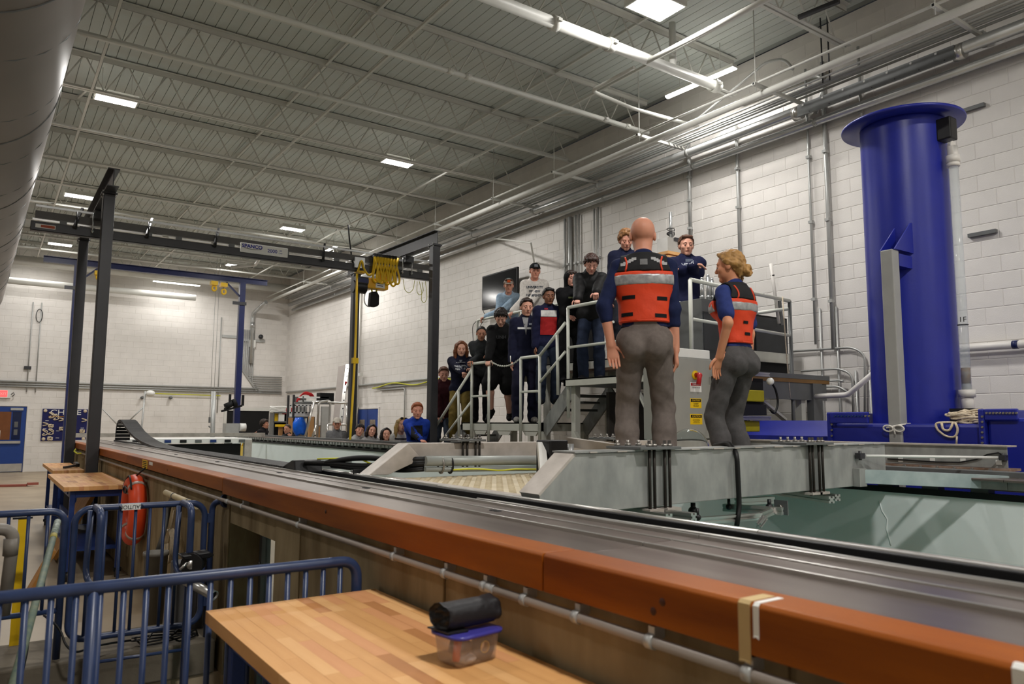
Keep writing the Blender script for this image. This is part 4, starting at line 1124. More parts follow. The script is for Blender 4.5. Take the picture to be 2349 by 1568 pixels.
# stairs: lower flight down towards the far wall, upper flight up to the deck
def flight(y0, z0, y1, z1, n, x0, x1):
    for k in range(1, n):
        t = k/n
        y, z = y0+(y1-y0)*t, z0+(z1-z0)*t
        hw = abs(y1-y0)/n*0.6
        b = MB(); b.box(x0+0.03, x1-0.03, y-hw, y+hw, z-0.035, z); b.build('tread', M['dgrey2'], pf)
    for x in (x0, x1):
        b = MB(); d = V(0, y1-y0, z1-z0); b.bar(V(x, y0, z0-0.12), V(x, y1, z1-0.12), 0.03, 0.22); b.build('stringer', M['galv'], pf)
flight(yl0+0.35, ZL, yl0+0.35+1.85, 0.0, 8, XP+0.05, 7.6)
flight(yl1-0.05, ZL, YU1-0.02, ZU, 3, XP+0.05, 7.6)
# handrails: white pipe
RR = 0.024
def rail(pts, r=RR, name='rail_pipe', m=None):
    b = MB(); b.tube(fillet(pts, 0.06, 4), r, n=10); return b.build(name, m or M['whiterail'], rl_)
rl_ = thing('platform_railing', 'white pipe railing along the platform landing and stairs', 'railing', (XP, 9, ZL))
xr = XP-0.03
zt1 = CAM[2]+0.149*XP; zm1 = zt1-0.5
a_pts = [at(1083, 835, X=xr).y, at(1122, 828, X=xr).y, at(1195, 822, X=xr).y, at(1238, 817, X=xr).y]
zlow = 1.37
for y in a_pts:
    rail([(xr, y, zlow), (xr, y, zt1)], name='rail_post')
rail([(xr, a_pts[0], zt1), (xr, a_pts[1], zt1)]); rail([(xr, a_pts[2], zt1), (xr, a_pts[3], zt1)])
zmid = at(1100, 908, X=xr).z
rail([(xr, a_pts[0], zmid), (xr, a_pts[1], zmid)], 0.02); rail([(xr, a_pts[2], zmid+0.03), (xr, a_pts[3], zmid+0.03)], 0.02)
# stair rails
h_a, h_b = at(986, 1000, X=xr), at(1083, 846, X=xr)
rail([h_a+(h_a-h_b)*0.1, h_b]); 
h_c, h_d = at(1012, 1012, X=xr), at(1083, 918, X=xr)
rail([h_c+(h_c-h_d)*0.2, h_d], 0.02)
for px_, py0, py1 in ((1052, 897, 1000),):
    y = at(px_, py0, X=xr).y; rail([(xr, y, at(px_, py0, X=xr).z), (xr, y-0.03, at(px_, py1, X=xr).z)], name='rail_post')
u_a, u_b = at(1238, 816, X=xr), at(1297, 740, X=xr)
rail([u_a, u_b]); rail([at(1238, 877, X=xr), at(1297, 806, X=xr)], 0.02)
yq = at(1278, 765, X=xr).y
rail([(xr, yq, at(1275, 768, X=xr).z), (xr, yq-0.02, at(1287, 905, X=xr).z)], name='rail_post')
# upper deck front rail
zt2 = CAM[2]+0.2443*XP; zm2 = CAM[2]+0.1595*XP
yA, yB = at(1303, 705, X=xr).y, 7.05
rail([(xr, yA, ZU-0.55), (xr, yA, zt2)], name='rail_post')
rail([(xr, yA, zt2), (xr, yB, zt2), (7.86, yB, zt2), (7.86, yB, ZU+0.02)])
rail([(xr, yA, zm2), (xr, yB, zm2), (7.86, yB, zm2)], 0.02)
rail([(xr, yB+0.05, ZU), (xr, yB+0.05, zt2)], name='rail_post'); 
# rail at the near end of the deck
y5 = YU0+0.02; p0, p1 = at(1583, 641, Y=y5), at(1811, 690, Y=y5)
rail([(p0.x, y5, ZU), (p0.x, y5, p0.z)], name='rail_post'); rail([p0, (p1.x, y5, p1.z)]); rail([at(1583, 731, Y=y5), at(1811, 769, Y=y5)], 0.02)
rail([(p1.x, y5, 0.2), (p1.x, y5, p1.z)], name='rail_post', m=M['dgrey2'])
rail([(p1.x, y5, p1.z-0.1), (p1.x, y5+1.4, p1.z-0.1)])
# rear rail of the mezzanine that the back row leans on
xb = 7.74
pa_, pb_, pc_ = at(1095, 737, X=xb), at(1190, 712, X=xb), at(1305, 694, X=xb)
zz = (pa_.z+pb_.z)/2
rail([(xb, pa_.y, ZM-0.4), (xb, pa_.y, zz), (xb, 8.4, zz)]); rail([(xb, pa_.y, zz-0.45), (xb, 8.4, zz-0.45)], 0.02)
for y in (10.8, 9.3):
    rail([(xb, y, ZM), (xb, y, zz)], name='rail_post')
# chain across the landing opening
ca_, cb2 = at(1126, 828, X=xr), at(1193, 822, X=xr)
ch = thing('chain_barrier', 'white sagging chain across the opening between the landing rail posts', 'chain', (xr, (ca_.y+cb2.y)/2, zt1-0.1))
N_ = 26
for k in range(N_):
    t = (k+.5)/N_; p = ca_.lerp(cb2, t) - V(0, 0, 0.10*4*t*(1-t)); tv = (cb2-ca_).normalized()*1.0 - V(0, 0, 0.4*(1-2*t)*0.25)
    tv.normalize(); side = V(1, 0, 0) if k % 2 else tv.cross(V(1, 0, 0)).normalized()
    b = MB(); b.tube([p+tv*0.024*math.cos(a)+side*0.011*math.sin(a) for a in np.linspace(0, 2*math.pi, 9)[:-1]], 0.0055, n=4, closed=True); b.build('chain_link', M['whiterail'], ch)
t_ = at(1171, 820, X=xr); b = MB(); b.cyl((xr, t_.y, t_.z-0.07), (xr, t_.y, t_.z+0.03), 0.008, n=6); b.build('hang_tag', M['white'], ch)

# television on the wall
TX = 9.38
t0, t1_ = at(1106, 634, X=TX), at(1103, 712, X=TX)
tvw = thing('wall_television', 'large black flat television on the block wall behind the stairs', 'television', (TX, t0.y-0.7, t1_.z))
b = MB(); b.box(TX, TX+0.06, t0.y-1.42, t0.y, t1_.z, t0.z); b.build('tv_case', M['blackp'], tvw, bevel=0.008)
b = MB(); b.box(TX-0.003, TX, t0.y-1.39, t0.y-0.03, t1_.z+0.05, t0.z-0.03); b.build('tv_screen', mat('dark_screen', (10, 12, 16), 0.12, var=0), tvw)
b = MB(); b.box(TX+0.06, XW-0.01, t0.y-0.9, t0.y-0.5, t1_.z+0.2, t0.z-0.2); b.build('wall_bracket', M['dgrey'], tvw)
b = MB(); b.box(TX-0.004, TX-0.002, t0.y-0.95, t0.y-0.85, t1_.z+0.015, t1_.z+0.035); b.build('maker_mark', M['silver'], tvw)
b = MB(); b.box(8.9, 9.2, 10.3, 11.6, ZM, ZM+0.75)
tag(b.build('speaker_cabinet', M['black'], bevel=0.01), 'black cabinet standing under the television behind the rail', 'cabinet')
for i, pl in enumerate((((1108, 712), (1118, 735), (1098, 732), (1083, 745), (1086, 790), (1072, 802)), ((1108, 737), (1100, 750), (1120, 757), (1125, 775)))):
    b = MB(); b.tube(fillet([at(x, y, X=XW-0.05) for x, y in pl], 0.3, 5), 0.008, n=5); tag(b.build('wall_cable', M['rubber']), 'black cable hanging loosely on the wall below the television, %s one' % ('longer', 'shorter')[i], 'cable', 'loose cables below the television')

# dark equipment on the deck to the right
def boxthing(name, label, cat, x0, x1, y0, y1, z0, z1, m, parts=()):
    t = thing(name, label, cat, ((x0+x1)/2, (y0+y1)/2, z0))
    b = MB(); b.box(x0, x1, y0, y1, z0, z1); b.build('case', m, t, bevel=0.008)
    for (nm, bx, mm) in parts:
        b = MB(); b.box(*bx); b.build(nm, mm, t, bevel=0.003)
    return t
dk_ = mat('dark_cabinet_grey', (58, 60, 62), 0.45)
g0, g1 = at(1515, 590, Y=8.35), at(1550, 590, Y=8.35)
boxthing('grey_locker', 'dark grey equipment locker behind the bald man', 'locker', g0.x-0.25, g1.x+0.05, 8.35, 8.75, ZM, g0.z+0.03, M['dgrey2'],
         (('door_panel', (g0.x-0.22, g1.x+0.02, 8.335, 8.35, ZM+0.05, g0.z-0.02), dk_),))
m0 = at(1523, 545, Y=8.5)
ab = thing('actuator_box', 'grey box with upright silver rod on two wooden blocks atop the locker', 'equipment', (m0.x, 8.55, g0.z+0.03))
zq = g0.z+0.03
for k in range(2):
    b = MB(); b.box(m0.x-0.02, m0.x+0.34, 8.40, 8.70, zq+k*0.075, zq+0.05+k*0.075); b.build('wood_block', M['wood'][1], ab)
b = MB(); b.box(m0.x+0.0, m0.x+0.3, 8.42, 8.66, zq+0.13, zq+0.36); b.build('grey_case', M['alu2'], ab)
b = MB(); b.box(m0.x+0.16, m0.x+0.42, 8.40, 8.66, zq+0.31, zq+0.37); b.build('case_lid', M['dgrey'], ab)
r0 = at(1540, 486, Y=8.5); b = MB(); b.cyl((r0.x, 8.52, zq+0.36), (r0.x, 8.52, r0.z), 0.028, n=12); b.build('silver_rod', M['silver'], ab)
b = MB(); b.tube([(r0.x+0.07*math.cos(t*1.0), 8.52+0.06*math.sin(t), zq+0.42+0.03*math.sin(t*0.37)+t*0.004) for t in np.linspace(0, 25, 80)], 0.006, n=5); b.build('coiled_wire', M['blackp'], ab)
k0, k1 = at(1700, 700, Y=6.5), at(1806, 742, Y=6.5)
kz0, kz1 = at(1790, 836, Y=6.5).z, at(1790, 728, Y=6.5).z
boxthing('black_cabinet', 'black equipment cabinet on the deck right of the woman', 'cabinet', k1.x-0.75, k1.x, 6.5, 7.0, ZU+0.0, kz1, M['black'],
         (('front_panel', (k1.x-0.72, k1.x-0.03, 6.487, 6.5, ZU+0.25, kz1-0.03), dk_),))
w0 = at(1500+0, 700, Y=7.3)
j0, j1, j2 = at(1612, 690, Y=6.4), at(1645, 690, Y=6.4), at(1630, 715, Y=6.4)
boxthing('machine_table', 'grey machine block on the deck between the hooded student and the woman', 'machine', j0.x-0.02, j1.x+0.5, 6.4, 6.9, ZU, at(1630, 686, Y=6.4).z, M['dgrey2'],
         (('dark_front', (j0.x, j1.x+0.48, 6.385, 6.4, ZU+0.05, at(1630, 716, Y=6.4).z), dk_),))
for i, (px_, h) in enumerate(((1618, 46), (1632, 52), (1641, 44))):
    a_ = at(px_, 686, Y=6.55); c_ = at(px_, 686-h, Y=6.55)
    b = MB(); b.cyl((a_.x, 6.6, a_.z), (a_.x, 6.6, c_.z), 0.028, n=12); b.cyl((a_.x, 6.6, c_.z), (a_.x, 6.6, c_.z+0.03), 0.02, n=12); b.cyl((a_.x, 6.6, a_.z+0.02), (a_.x, 6.6, a_.z+0.05), 0.034, n=12)
    tag(b.build('air_cylinder', M['silver']), 'upright silver cylinder on the grey machine block, %s from the left' % ordinal(i), 'cylinder', 'silver cylinders on the machine block')
wp = at(1770, 604, Y=6.2); wq = at(1795, 745, Y=6.2); 
b = MB(); b.cyl(at(1787, 742, Y=6.2), at(1768, 604, Y=6.2), 0.022, n=10); po = tag(b.build('white_pole', M['pvc']), 'white slanting pole with a black ring standing beside the near deck rail', 'pole')
b = MB(); b.cyl(at(1772.5, 633, Y=6.2), at(1772, 630, Y=6.2), 0.026, n=10); b.build('black_ring', M['blackp'], po)
b = MB(); b.bar(at(1793, 745, Y=6.2), at(1787, 690, Y=6.2), 0.06, 0.03); b.build('pole_bracket', M['dgrey2'], po)
b = MB(); b.tube([at(1795, 680, Y=5.9), at(1799, 740, Y=5.9), at(1808, 860, Y=5.9), at(1813, 912, Y=5.9)], 0.008, n=6)
tag(b.build('tan_rope', M['rope']), 'thin tan rope hanging from the near deck rail', 'rope')
# deck edge with wooden fender at the near end
e0_, e1_ = at(1690, 842, Y=YU0-0.03), at(1838, 858, Y=YU0-0.03)
b = MB(); b.box(XP-0.1, 9.35, YU0-0.05, YU0, ZU-0.03, ZU+0.03); b.build('edge_pipe', M['dgrey2'], pf)
b = MB(); b.box(XP-0.1, 9.35, YU0-0.045, YU0, ZU-0.08, ZU-0.03); b.build('wood_fender', mat('brown_fender_wood', (132, 98, 54), 0.6), pf)
b = MB(); b.box(XP-0.1, 9.3, YU0-0.03, YU0+0.02, ZU-0.30, ZU-0.08); b.build('deep_channel', M['dgrey2'], pf)
b = MB(); b.box(8.95, 9.15, YU0-0.06, YU0+0.04, 0, ZU-0.08); b.build('column', M['dgrey2'], pf)
b = MB(); b.bar((7.4, YU0, ZU-0.3), (8.7, YU0, 0.3), 0.09, 0.05); b.build('diagonal_brace', M['dgrey2'], pf)
b = MB(); b.box(XP+0.4, 9.3, 7.9, 7.96, 0.0, 2.1); b.build('back_panel', mat('dark_grey_panel', (70, 66, 62), 0.7), pf)  # plain dark grey panel below the upper deck
# ================================================================ royal blue column and flume
CX, CYb, CRr = 7.62, 3.86, 0.40
co = thing('blue_column', 'tall royal blue cylindrical tower with a broad flange on top', 'column', (CX, CYb, 1.2))
ztop = 4.72
b = MB(); b.lathe([(0.0, ztop), (CRr, ztop), (CRr, ztop-0.02), (CRr, 1.655)], (CX, CYb, 0), n=56); b.build('column_shell', M['bluecol'], co)
b = MB(); b.lathe([(0.0, ztop+0.032), (0.575, ztop+0.03), (0.58, ztop+0.015), (0.575, ztop), (CRr-0.02, ztop)], (CX, CYb, 0), n=64); b.build('top_flange', M['bluecol'], co)
gx, gy = 6.98, 3.715
gz1 = at(2042, 574, X=gx).z
b = MB(); b.box(gx-0.06, gx+0.06, gy-0.06, gy+0.06, 1.0, gz1)
gp = tag(b.build('support_post', mat('pale_grey_post', (158, 158, 156), 0.42, 0.1, var=0.05), bevel=0.01), 'pale grey square post standing in front of the blue column', 'post')
for dy in (-0.075, 0.065):
    b = MB(); b.prism([(gx-0.04, gy+dy, gz1), (gx+0.32, gy+dy, gz1), (gx+0.32, gy+dy, gz1+0.30), (gx+0.28, gy+dy, gz1+0.30)], (0, 0.012, 0)); b.build('gusset_fin', M['bluecol'], co)
b = MB(); b.box(gx+0.06, CX-0.3, gy-0.06, gy+0.06, gz1-0.15, gz1-0.03); b.build('bracket_arm', M['bluecol'], co)
# black inlet box and clear sight tube with white fittings
bx = at(2163, 330, X=7.62)
b = MB(); b.box(7.52, 7.66, 3.34, 3.50, 4.44, 4.66); b.build('inlet_box', M['blackp'], co, bevel=0.012)
stp = thing('sight_tube', 'clear vertical sight tube with white elbow beside the blue column', 'tube', (7.6, 3.28, 1.6))
tx_, ty_ = 7.60, 3.245
zt_e = at(2183, 335, X=tx_).z; zb_e = at(2222, 935, X=tx_).z
ty_ = at(2190, 420, X=tx_).y; ty2 = at(2216, 880, X=tx_).y; ty_ = (ty_+ty2)/2
b = MB(); b.tube(fillet([(7.6, 3.36, zt_e-0.0), (tx_, ty_, zt_e-0.0), (tx_, ty_, zt_e-0.16)], 0.06, 6), 0.048, n=16); b.cyl((tx_, ty_, zt_e-0.10), (tx_, ty_, zt_e-0.17), 0.062, n=16); b.cyl((tx_, ty_, zt_e-0.21), (tx_, ty_, zt_e-0.17), 0.058, n=16); b.build('white_elbow', M['pvc'], stp)
b = MB(); b.cyl((tx_, ty_, zb_e+0.15), (tx_, ty_, zt_e-0.2), 0.045, n=20); b.build('tube_wall', mat('clear_grey_tube', (220, 228, 230), 0.06, var=0, alpha=0.35, spec=0.7), stp)
b = MB(); b.cyl((tx_, ty_, zb_e+0.15), (tx_, ty_, 2.05), 0.038, n=16); b.build('cloudy_water', mat('cloudy_sight_water', (168, 172, 176), 0.3, var=0.05), stp)
b = MB(); b.cyl((tx_, ty_, 2.05), (tx_, ty_, 2.2), 0.039, n=16); b.build('rust_ring', mat('rust_stain', (160, 128, 84), 0.7, rgb2=(150, 150, 146), scale=20), stp)
b = MB(); b.cyl((tx_, ty_, zb_e-0.08), (tx_, ty_, zb_e+0.16), 0.055, n=16); b.cyl((tx_, ty_, zb_e+0.10), (tx_, ty_, zb_e+0.17), 0.072, n=16); b.build('white_coupling', M['pvc'], stp)
zm_ = at(2207, 745, X=tx_).z
b = MB(); b.tube([(tx_+0.046*math.cos(a), ty_+0.046*math.sin(a), zm_) for a in np.linspace(0, 2*math.pi, 21)[:-1]], 0.004, n=4, closed=True); b.build('mark_line', M['black'], stp)
vd = Vector((tx_, ty_, 0))-Vector((CAM[0], CAM[1], 0)); vd.normalize()
text('mark_text', '1F', 0.07, Vector((tx_, ty_, zm_+0.045))-vd*0.0475, (vd.y, -vd.x, 0), (0, 0, 1), M['black'], stp, extrude=0.001)
# blue flume sections with bolted flanges
fl = thing('blue_flume', 'royal blue flume trough in bolted sections under the column', 'flume', (7.4, 4, 1.0))
fx = 6.95
def yat(px, X=fx): return at(px, 990, X=X).y
y1, y2, y3 = yat(1905), yat(2262), 1.9
zt_ = at(2050, 971, X=fx).z
zt_r = at(2300, 958, X=6.9).z
b = MB(); b.box(fx, 8.6, y2, y1, 0.9, zt_); b.build('flume_trunk', M['bluecol'], fl, bevel=0.03)
b = MB(); b.box(fx-0.05, 8.6, y3, y2-0.03, 0.9, zt_r); b.build('flume_trunk', M['bluecol'], fl, bevel=0.03)
y0 = yat(1760)
b = MB(); b.prism([(fx+0.25, y1+0.02, 0.9), (fx+0.25, y1+0.02, at(1880, 1000, X=fx+0.25).z), (7.6, y1+0.02, at(1880, 964, X=7.6).z), (8.6, y1+0.02, at(1880, 964, X=7.6).z), (8.6, y1+0.02, 0.9)], (0, 1.4, 0)); b.build('flume_trunk', M['bluecol'], fl)
def flange(ya, yb, X, ztop, zbot, xw):
    b = MB()
    c = 0.06
    b.prism([(X, ya, zbot), (X, ya, ztop-c), (X, ya+(yb-ya)*0.08, ztop), (X, yb-(yb-ya)*0.08, ztop), (X, yb, ztop-c), (X, yb, zbot)], (0.02, 0, 0))
    b.build('flange_plate', M['bluecol'], fl, bevel=0.004)
zfl = at(1950, 945, X=fx).z
b = MB(); b.box(fx-0.02, 8.7, y1-0.025, y1+0.025, 0.9, zfl); b.build('flange_plate', M['bluecol'], fl, bevel=0.01)
b = MB(); b.box(fx-0.05, fx-0.01, yat(1998), y1-0.03, zt_+0.0, zfl); b.build('flange_plate', M['bluecol'], fl, bevel=0.01)
for k in range(11):
    px_ = 1916+k*7.8
    p = at(px_, 953.5, X=fx-0.05); bb = MB(); bb.bolt(p, (-1, 0, 0), 0.011, 0.012); bb.build('flange_bolt', M['bluebench'] if k < 9 else M['brass'], fl)
for k in range(5):
    p = at(1909, 960+k*13, X=fx-0.02); bb = MB(); bb.bolt(p, (-1, 0, 0), 0.011, 0.012); bb.build('flange_bolt', M['brass'], fl)
zf2 = at(2300, 937, X=6.88).z
b = MB(); b.box(6.86, 8.7, y2-0.03, y2+0.02, 0.9, zf2); b.build('flange_plate', M['bluecol'], fl, bevel=0.01)
b = MB(); b.box(6.86, 6.9, at(2336, 950, X=6.88).y, y2-0.03, zt_r-0.02, zf2); b.build('flange_plate', M['bluecol'], fl, bevel=0.01)
for k in range(10):
    p = at(2264+k*7.6, 947, X=6.86); bb = MB(); bb.bolt(p, (-1, 0, 0), 0.010, 0.012); bb.build('flange_bolt', M['brass'], fl)
for k in range(6):
    p = at(2254, 955+k*12, X=6.86); bb = MB(); bb.bolt(p, (-1, 0, 0), 0.010, 0.012); bb.build('flange_bolt', M['brass'], fl)
b = MB(); b.box(7.3, 7.5, 3.2, 3.4, zt_, zt_+0.14); tag(b.build('black_block', M['blackp']), 'small black block on the flume beside the sight tube foot', 'block')
# ropes
rp = thing('rope_pile', 'heap of cream rope lying on the blue flume beside the sight tube', 'rope', (7.3, 3.05, zt_))
pc_ = at(2222, 966, X=7.12); pts = []
rr_ = random.Random(3)
b = MB()
for k in range(9):
    cx, cy = 7.18+rr_.uniform(-.06, .08), pc_.y+rr_.uniform(-.10, .10)
    ra, rb, rot = rr_.uniform(.07, .13), rr_.uniform(.05, .16), rr_.uniform(0, 3)
    for i in range(22):
        a = 2*math.pi*i/20
        u, v = ra*math.cos(a), rb*math.sin(a)
        pts.append((cx+u*math.cos(rot)-v*math.sin(rot), cy+u*math.sin(rot)+v*math.cos(rot), zt_+0.012+k*0.013+0.008*math.sin(a*3+k)))
b.tube(pts, 0.010, n=6); b.build('rope_coil', M['rope'], rp)
b = MB(); b.tube(fillet([(7.1, pc_.y+0.05, zt_+0.012), at(2165, 968, X=fx-0.01), at(2145, 970, X=fx-0.02), at(2150, 985, X=fx-0.02), at(2170, 1001, X=fx-0.02), at(2192, 1003, X=fx-0.02), at(2198, 985, X=fx-0.02), at(2192, 970, X=fx-0.02), (7.1, pc_.y+0.12, zt_+0.012)], 0.09, 5), 0.010, n=6); b.build('hanging_loop', M['rope'], rp)
b = MB(); b.tube(fillet([at(2160, 970, X=fx-0.02), at(2163, 986, X=fx-0.02), at(2178, 988, X=fx-0.02), at(2184, 975, X=fx-0.02), at(2186, 968, X=fx)], 0.06, 5), 0.010, n=6); b.tube([at(2195, 1000, X=fx-0.02), at(2194, 1020, X=fx-0.02)], 0.008, n=6); b.build('hanging_loop', M['rope'], rp)
zk = at(2058, 981, X=gx).z
b = MB(); q_ = 0.075
b.tube(fillet([(gx-q_, gy-q_, zk+0.03), (gx-q_, gy+q_, zk), (gx+q_, gy+q_, zk+0.02), (gx+q_, gy-q_, zk+0.04)], 0.02), 0.008, n=6, closed=True)
for s_ in (-1, 1):
    b.tube(arc((gx-q_-0.005, gy+s_*0.05, zk-0.005), 0.035, 0, 2*math.pi, 14, (0, 1.3, 0), (0, 0.2, 0.8)), 0.008, n=6)
b.tube([(gx-q_, gy, zk), (gx-q_-0.01, gy-0.015, zk-0.06)], 0.008, n=6)
b.tube([(gx+q_*0, gy-q_, zk+0.03), (gx-0.02, gy-q_-0.05, zk-0.12), (gx-0.02, gy-q_-0.06, zk-0.25)], 0.007, n=6)
tag(b.build('knotted_rope', mat('white_rope', (216, 212, 204), 0.8, var=0.1)), 'white rope knotted around the pale grey post', 'rope')

# ================================================================ pipes and conduits on the right wall
def pipe(name, label, pts, r, m, cat='pipe', group=None, n=10, fr=0.15, clamps=()):
    t = thing(name, label, cat, pts[0], group)
    b = MB(); b.tube(fillet(pts, fr, 6), r, n=n); b.build('pipe_run', m, t)
    for c in clamps:
        c = V(c)
        b = MB(); b.box(c.x-r*1.6, c.x+0.03, c.y-0.03, c.y+0.03, c.z-0.02, c.z+0.02); b.build('pipe_clamp', M['emt'], t)
    return t
wx = XW-0.05
pw = [at(1815, 912, X=9.0), at(1945, 905, X=9.0), at(2010, 850, X=9.0)]
pipe('white_pipe', 'white plastic pipe with a bend just left of the blue column', [pw[0], pw[1], pw[2]+(pw[2]-pw[1])*0.4], 0.034, M['pvc'], fr=0.05, n=14)
pq = [at(2190, 800, X=wx-0.05), at(2349, 789, X=wx-0.05)]
pipe('white_pipe', 'white plastic pipe along the wall right of the blue column', [pq[0]+(pq[0]-pq[1])*0.5, pq[1]+(pq[1]-pq[0])], 0.045, M['pvc'], n=14)
d = at(2330, 790, X=wx-0.05)
b = MB(); b.cyl((d.x, d.y-0.03, d.z), (d.x, d.y+0.03, d.z), 0.049, n=14); 
for o_ in (0.0,):
    tag(b.build('pipe_marking', M['bluesteel']), 'dark blue band marking on the white wall pipe at the right', 'marking')
for (px_, y0, y1_, r, lab) in ((1905, 268, 800, 0.03, 'vertical grey conduit, thicker of the pair left of the blue column'), (1865, 285, 790, 0.018, 'vertical grey conduit, thinner of the pair left of the blue column'),
                              (1698, 343, 640, 0.025, 'vertical grey conduit above the blonde woman'), (1586, 380, 560, 0.03, 'vertical grey conduit above the navy-hooded student'),
                              (1980, 245, 330, 0.02, 'short vertical conduit above the blue column flange')):
    a_, c_ = at(px_-7, y0, X=wx), at(px_, y1_, X=wx)
    y = (a_.y+c_.y)/2
    pipe('wall_conduit', lab, [(wx, y, c_.z), (wx, y, 6.9 if px_ > 1850 else a_.z+0.4)], r, M['emt'], 'conduit', clamps=[(wx, y, c_.z+(a_.z-c_.z)*q) for q in (0.2, 0.55, 0.85)])
for i, (px_, r) in enumerate(((1296, 0.025), (1308, 0.05), (1321, 0.022), (1329, 0.018), (1364, 0.018), (1373, 0.018))):
    a_ = at(px_-3, 500, X=wx); c_ = at(px_, 640, X=wx)
    pipe('wall_conduit', 'grey vertical conduit of the cluster above the black-jacket student, %s from left' % ordinal(i), [(wx, c_.y, c_.z-0.8), (wx, c_.y, 5.9)], r, M['emt'], 'conduit', 'conduit cluster on the right wall', clamps=[(wx, c_.y, 4.9), (wx, c_.y, 4.0)])
# rounded conduits low on the wall, left of the column
lay = (((1812, 806), (1955, 796), (1984, 812), (1984, 960)), ((1838, 851), (1925, 845), (1955, 858), (1958, 955)), ((1818, 890), (1830, 879), (1925, 872), (1935, 874)), ((1805, 903), (1830, 888), (1925, 886), (1945, 900)))
for i, pl in enumerate(lay):
    pipe('bent_conduit', 'bent grey conduit low on the wall left of the blue column, %s from the top' % ordinal(i), [at(x, y, X=wx-0.02*i) for x, y in pl], 0.016, M['emt'], 'conduit', 'bent conduits low on the wall', fr=0.3)
for i, px_ in enumerate((1886, 1924, 1963, 1995)):
    c_ = at(px_, 900, X=wx); pipe('wall_conduit', 'lower vertical conduit behind the bent conduits, %s from the left' % ordinal(i), [(wx+0.02, c_.y, 0.5), (wx+0.02, c_.y, c_.z+(1.2 if i < 2 else 0.3))], 0.016, M['emt'], 'conduit', 'lower vertical conduits')
for i, (px_, py_) in enumerate(((2228, 250), (2255, 536))):
    a_ = at(px_-32, py_+12 if i == 0 else py_+7, X=XW-0.02); c_ = at(px_+32, py_-12 if i == 0 else py_-8, X=XW-0.02)
    b = MB(); b.bar((XW-0.03, a_.y, (a_.z+c_.z)/2), (XW-0.03, c_.y, (a_.z+c_.z)/2), 0.06, 0.045)
    tag(b.build('strut_rail', M['dgrey2']), 'short grey strut rail on the wall right of the blue column, %s one' % ('upper' if i == 0 else 'lower'), 'strut')

# ---- overhead rack of pipes along the right wall
hz_ = CAM[2]+0.4927*9.55; xl_ = 0.4927*9.55/0.5575
hy = [at(px_, py_, X=xl_).y for px_, py_ in ((2140, 15), (1728, 190), (1461, 304), (1266, 391), (1127, 453), (994, 513), (906, 554), (760, 618), (693, 646))]
for i, y in enumerate(hy):
    t = thing('pipe_hanger', 'strut bracket on a hanging rod carrying the overhead pipes, %s from the front' % ordinal(i), 'bracket', (xl_+0.5, y, hz_), 'strut brackets along the right wall')
    b = MB(); b.box(xl_, 9.62, y-0.022, y+0.022, hz_-0.02, hz_+0.022); b.build('strut_channel', M['steelw'], t)
    b = MB(); b.box(xl_-0.002, xl_+0.004, y-0.013, y+0.013, hz_-0.015, hz_+0.016); b.build('open_end', M['black'], t)
    b = MB(); b.cyl((xl_+0.05, y, hz_-0.10), (xl_+0.05, y, 7.45), 0.008, n=6); b.build('hanger_rod', M['steelw'], t)
    b = MB(); b.box(9.6, XW, y-0.03, y+0.03, hz_-0.12, hz_+0.06); b.build('wall_bracket', M['emt'], t)
ye0, ye1 = 1.2, 28.6
def along(name, label, x, z, r, m, y0=ye0, y1=None, grp=None, n=12):
    if grp: label += ', %s from the room side' % ordinal({9.14: 0, 9.25: 1, 9.32: 2, 9.40: 3, 9.50: 4}[x])
    b = MB(); b.cyl((x, y0, z), (x, y1 or ye1, z), r, n=n); o = b.build(name, m); return tag(o, label, 'pipe', grp)
along('overhead_conduit', 'thin white conduit on top of the overhead brackets, outermost', xl_+0.10, hz_+0.045, 0.018, M['steelw'])
along('overhead_pipe', 'white pipe under the overhead brackets nearest the room', xl_+0.22, hz_-0.085, 0.050, M['steelw'])
for i, (x, z, r) in enumerate(((9.25, hz_+0.05, 0.017), (9.32, hz_+0.05, 0.017), (9.40, hz_+0.055, 0.022), (9.50, hz_+0.05, 0.017), (9.14, hz_+0.05, 0.014))):
    along('overhead_conduit', 'grey conduit in the bundle on the overhead brackets', x, z, r, M['emt'], grp='conduit bundle on the brackets')
lagged = along('silver_pipe', 'fat silver-jacketed pipe below the overhead bracket ends', 9.42, hz_-0.16, 0.075, M['silver'], n=18)
along('silver_pipe', 'lower silver pipe along the right wall under the brackets', 9.55, hz_-0.36, 0.055, M['silver'], n=16)
for y in hy[1:]:
    if y > 29: continue
    for (x, z, r) in ((9.42, hz_-0.16, 0.082), (9.55, hz_-0.36, 0.062)):
        b = MB(); b.cyl((x, y-0.25, z), (x, y-0.19, z), r, n=14); tag(b.build('pipe_band', M['emt']), 'clamp band around the %s silver wall pipe, %s from the front' % ('upper' if r > 0.07 else 'lower', ordinal(hy.index(y)-1)), 'clamp', 'clamp bands of the silver pipes')
ty0, ty1 = at(2195, 130, X=9.36).y, at(1835, 268, X=9.36).y
tr = thing('cable_tray', 'grey metal trunking with square clips along the wall above the blue column', 'trunking', (9.3, (ty0+ty1)/2, hz_-0.28))
b = MB(); b.box(9.30, 9.33, ty0, ty1, hz_-0.30, hz_-0.13); b.build('tray_side', M['dgrey2'], tr)
for k in range(7):
    y = ty1-(ty1-ty0)*(k+0.3)/7; b = MB(); b.box(9.293, 9.30, y-0.012, y+0.012, hz_-0.17, hz_-0.145); b.build('tray_clip', M['white'], tr)
    b = MB(); b.bolt((9.30, y-0.1, hz_-0.28), (-1, 0, 0), 0.008, 0.006); b.build('tray_bolt', M['dgrey'], tr)
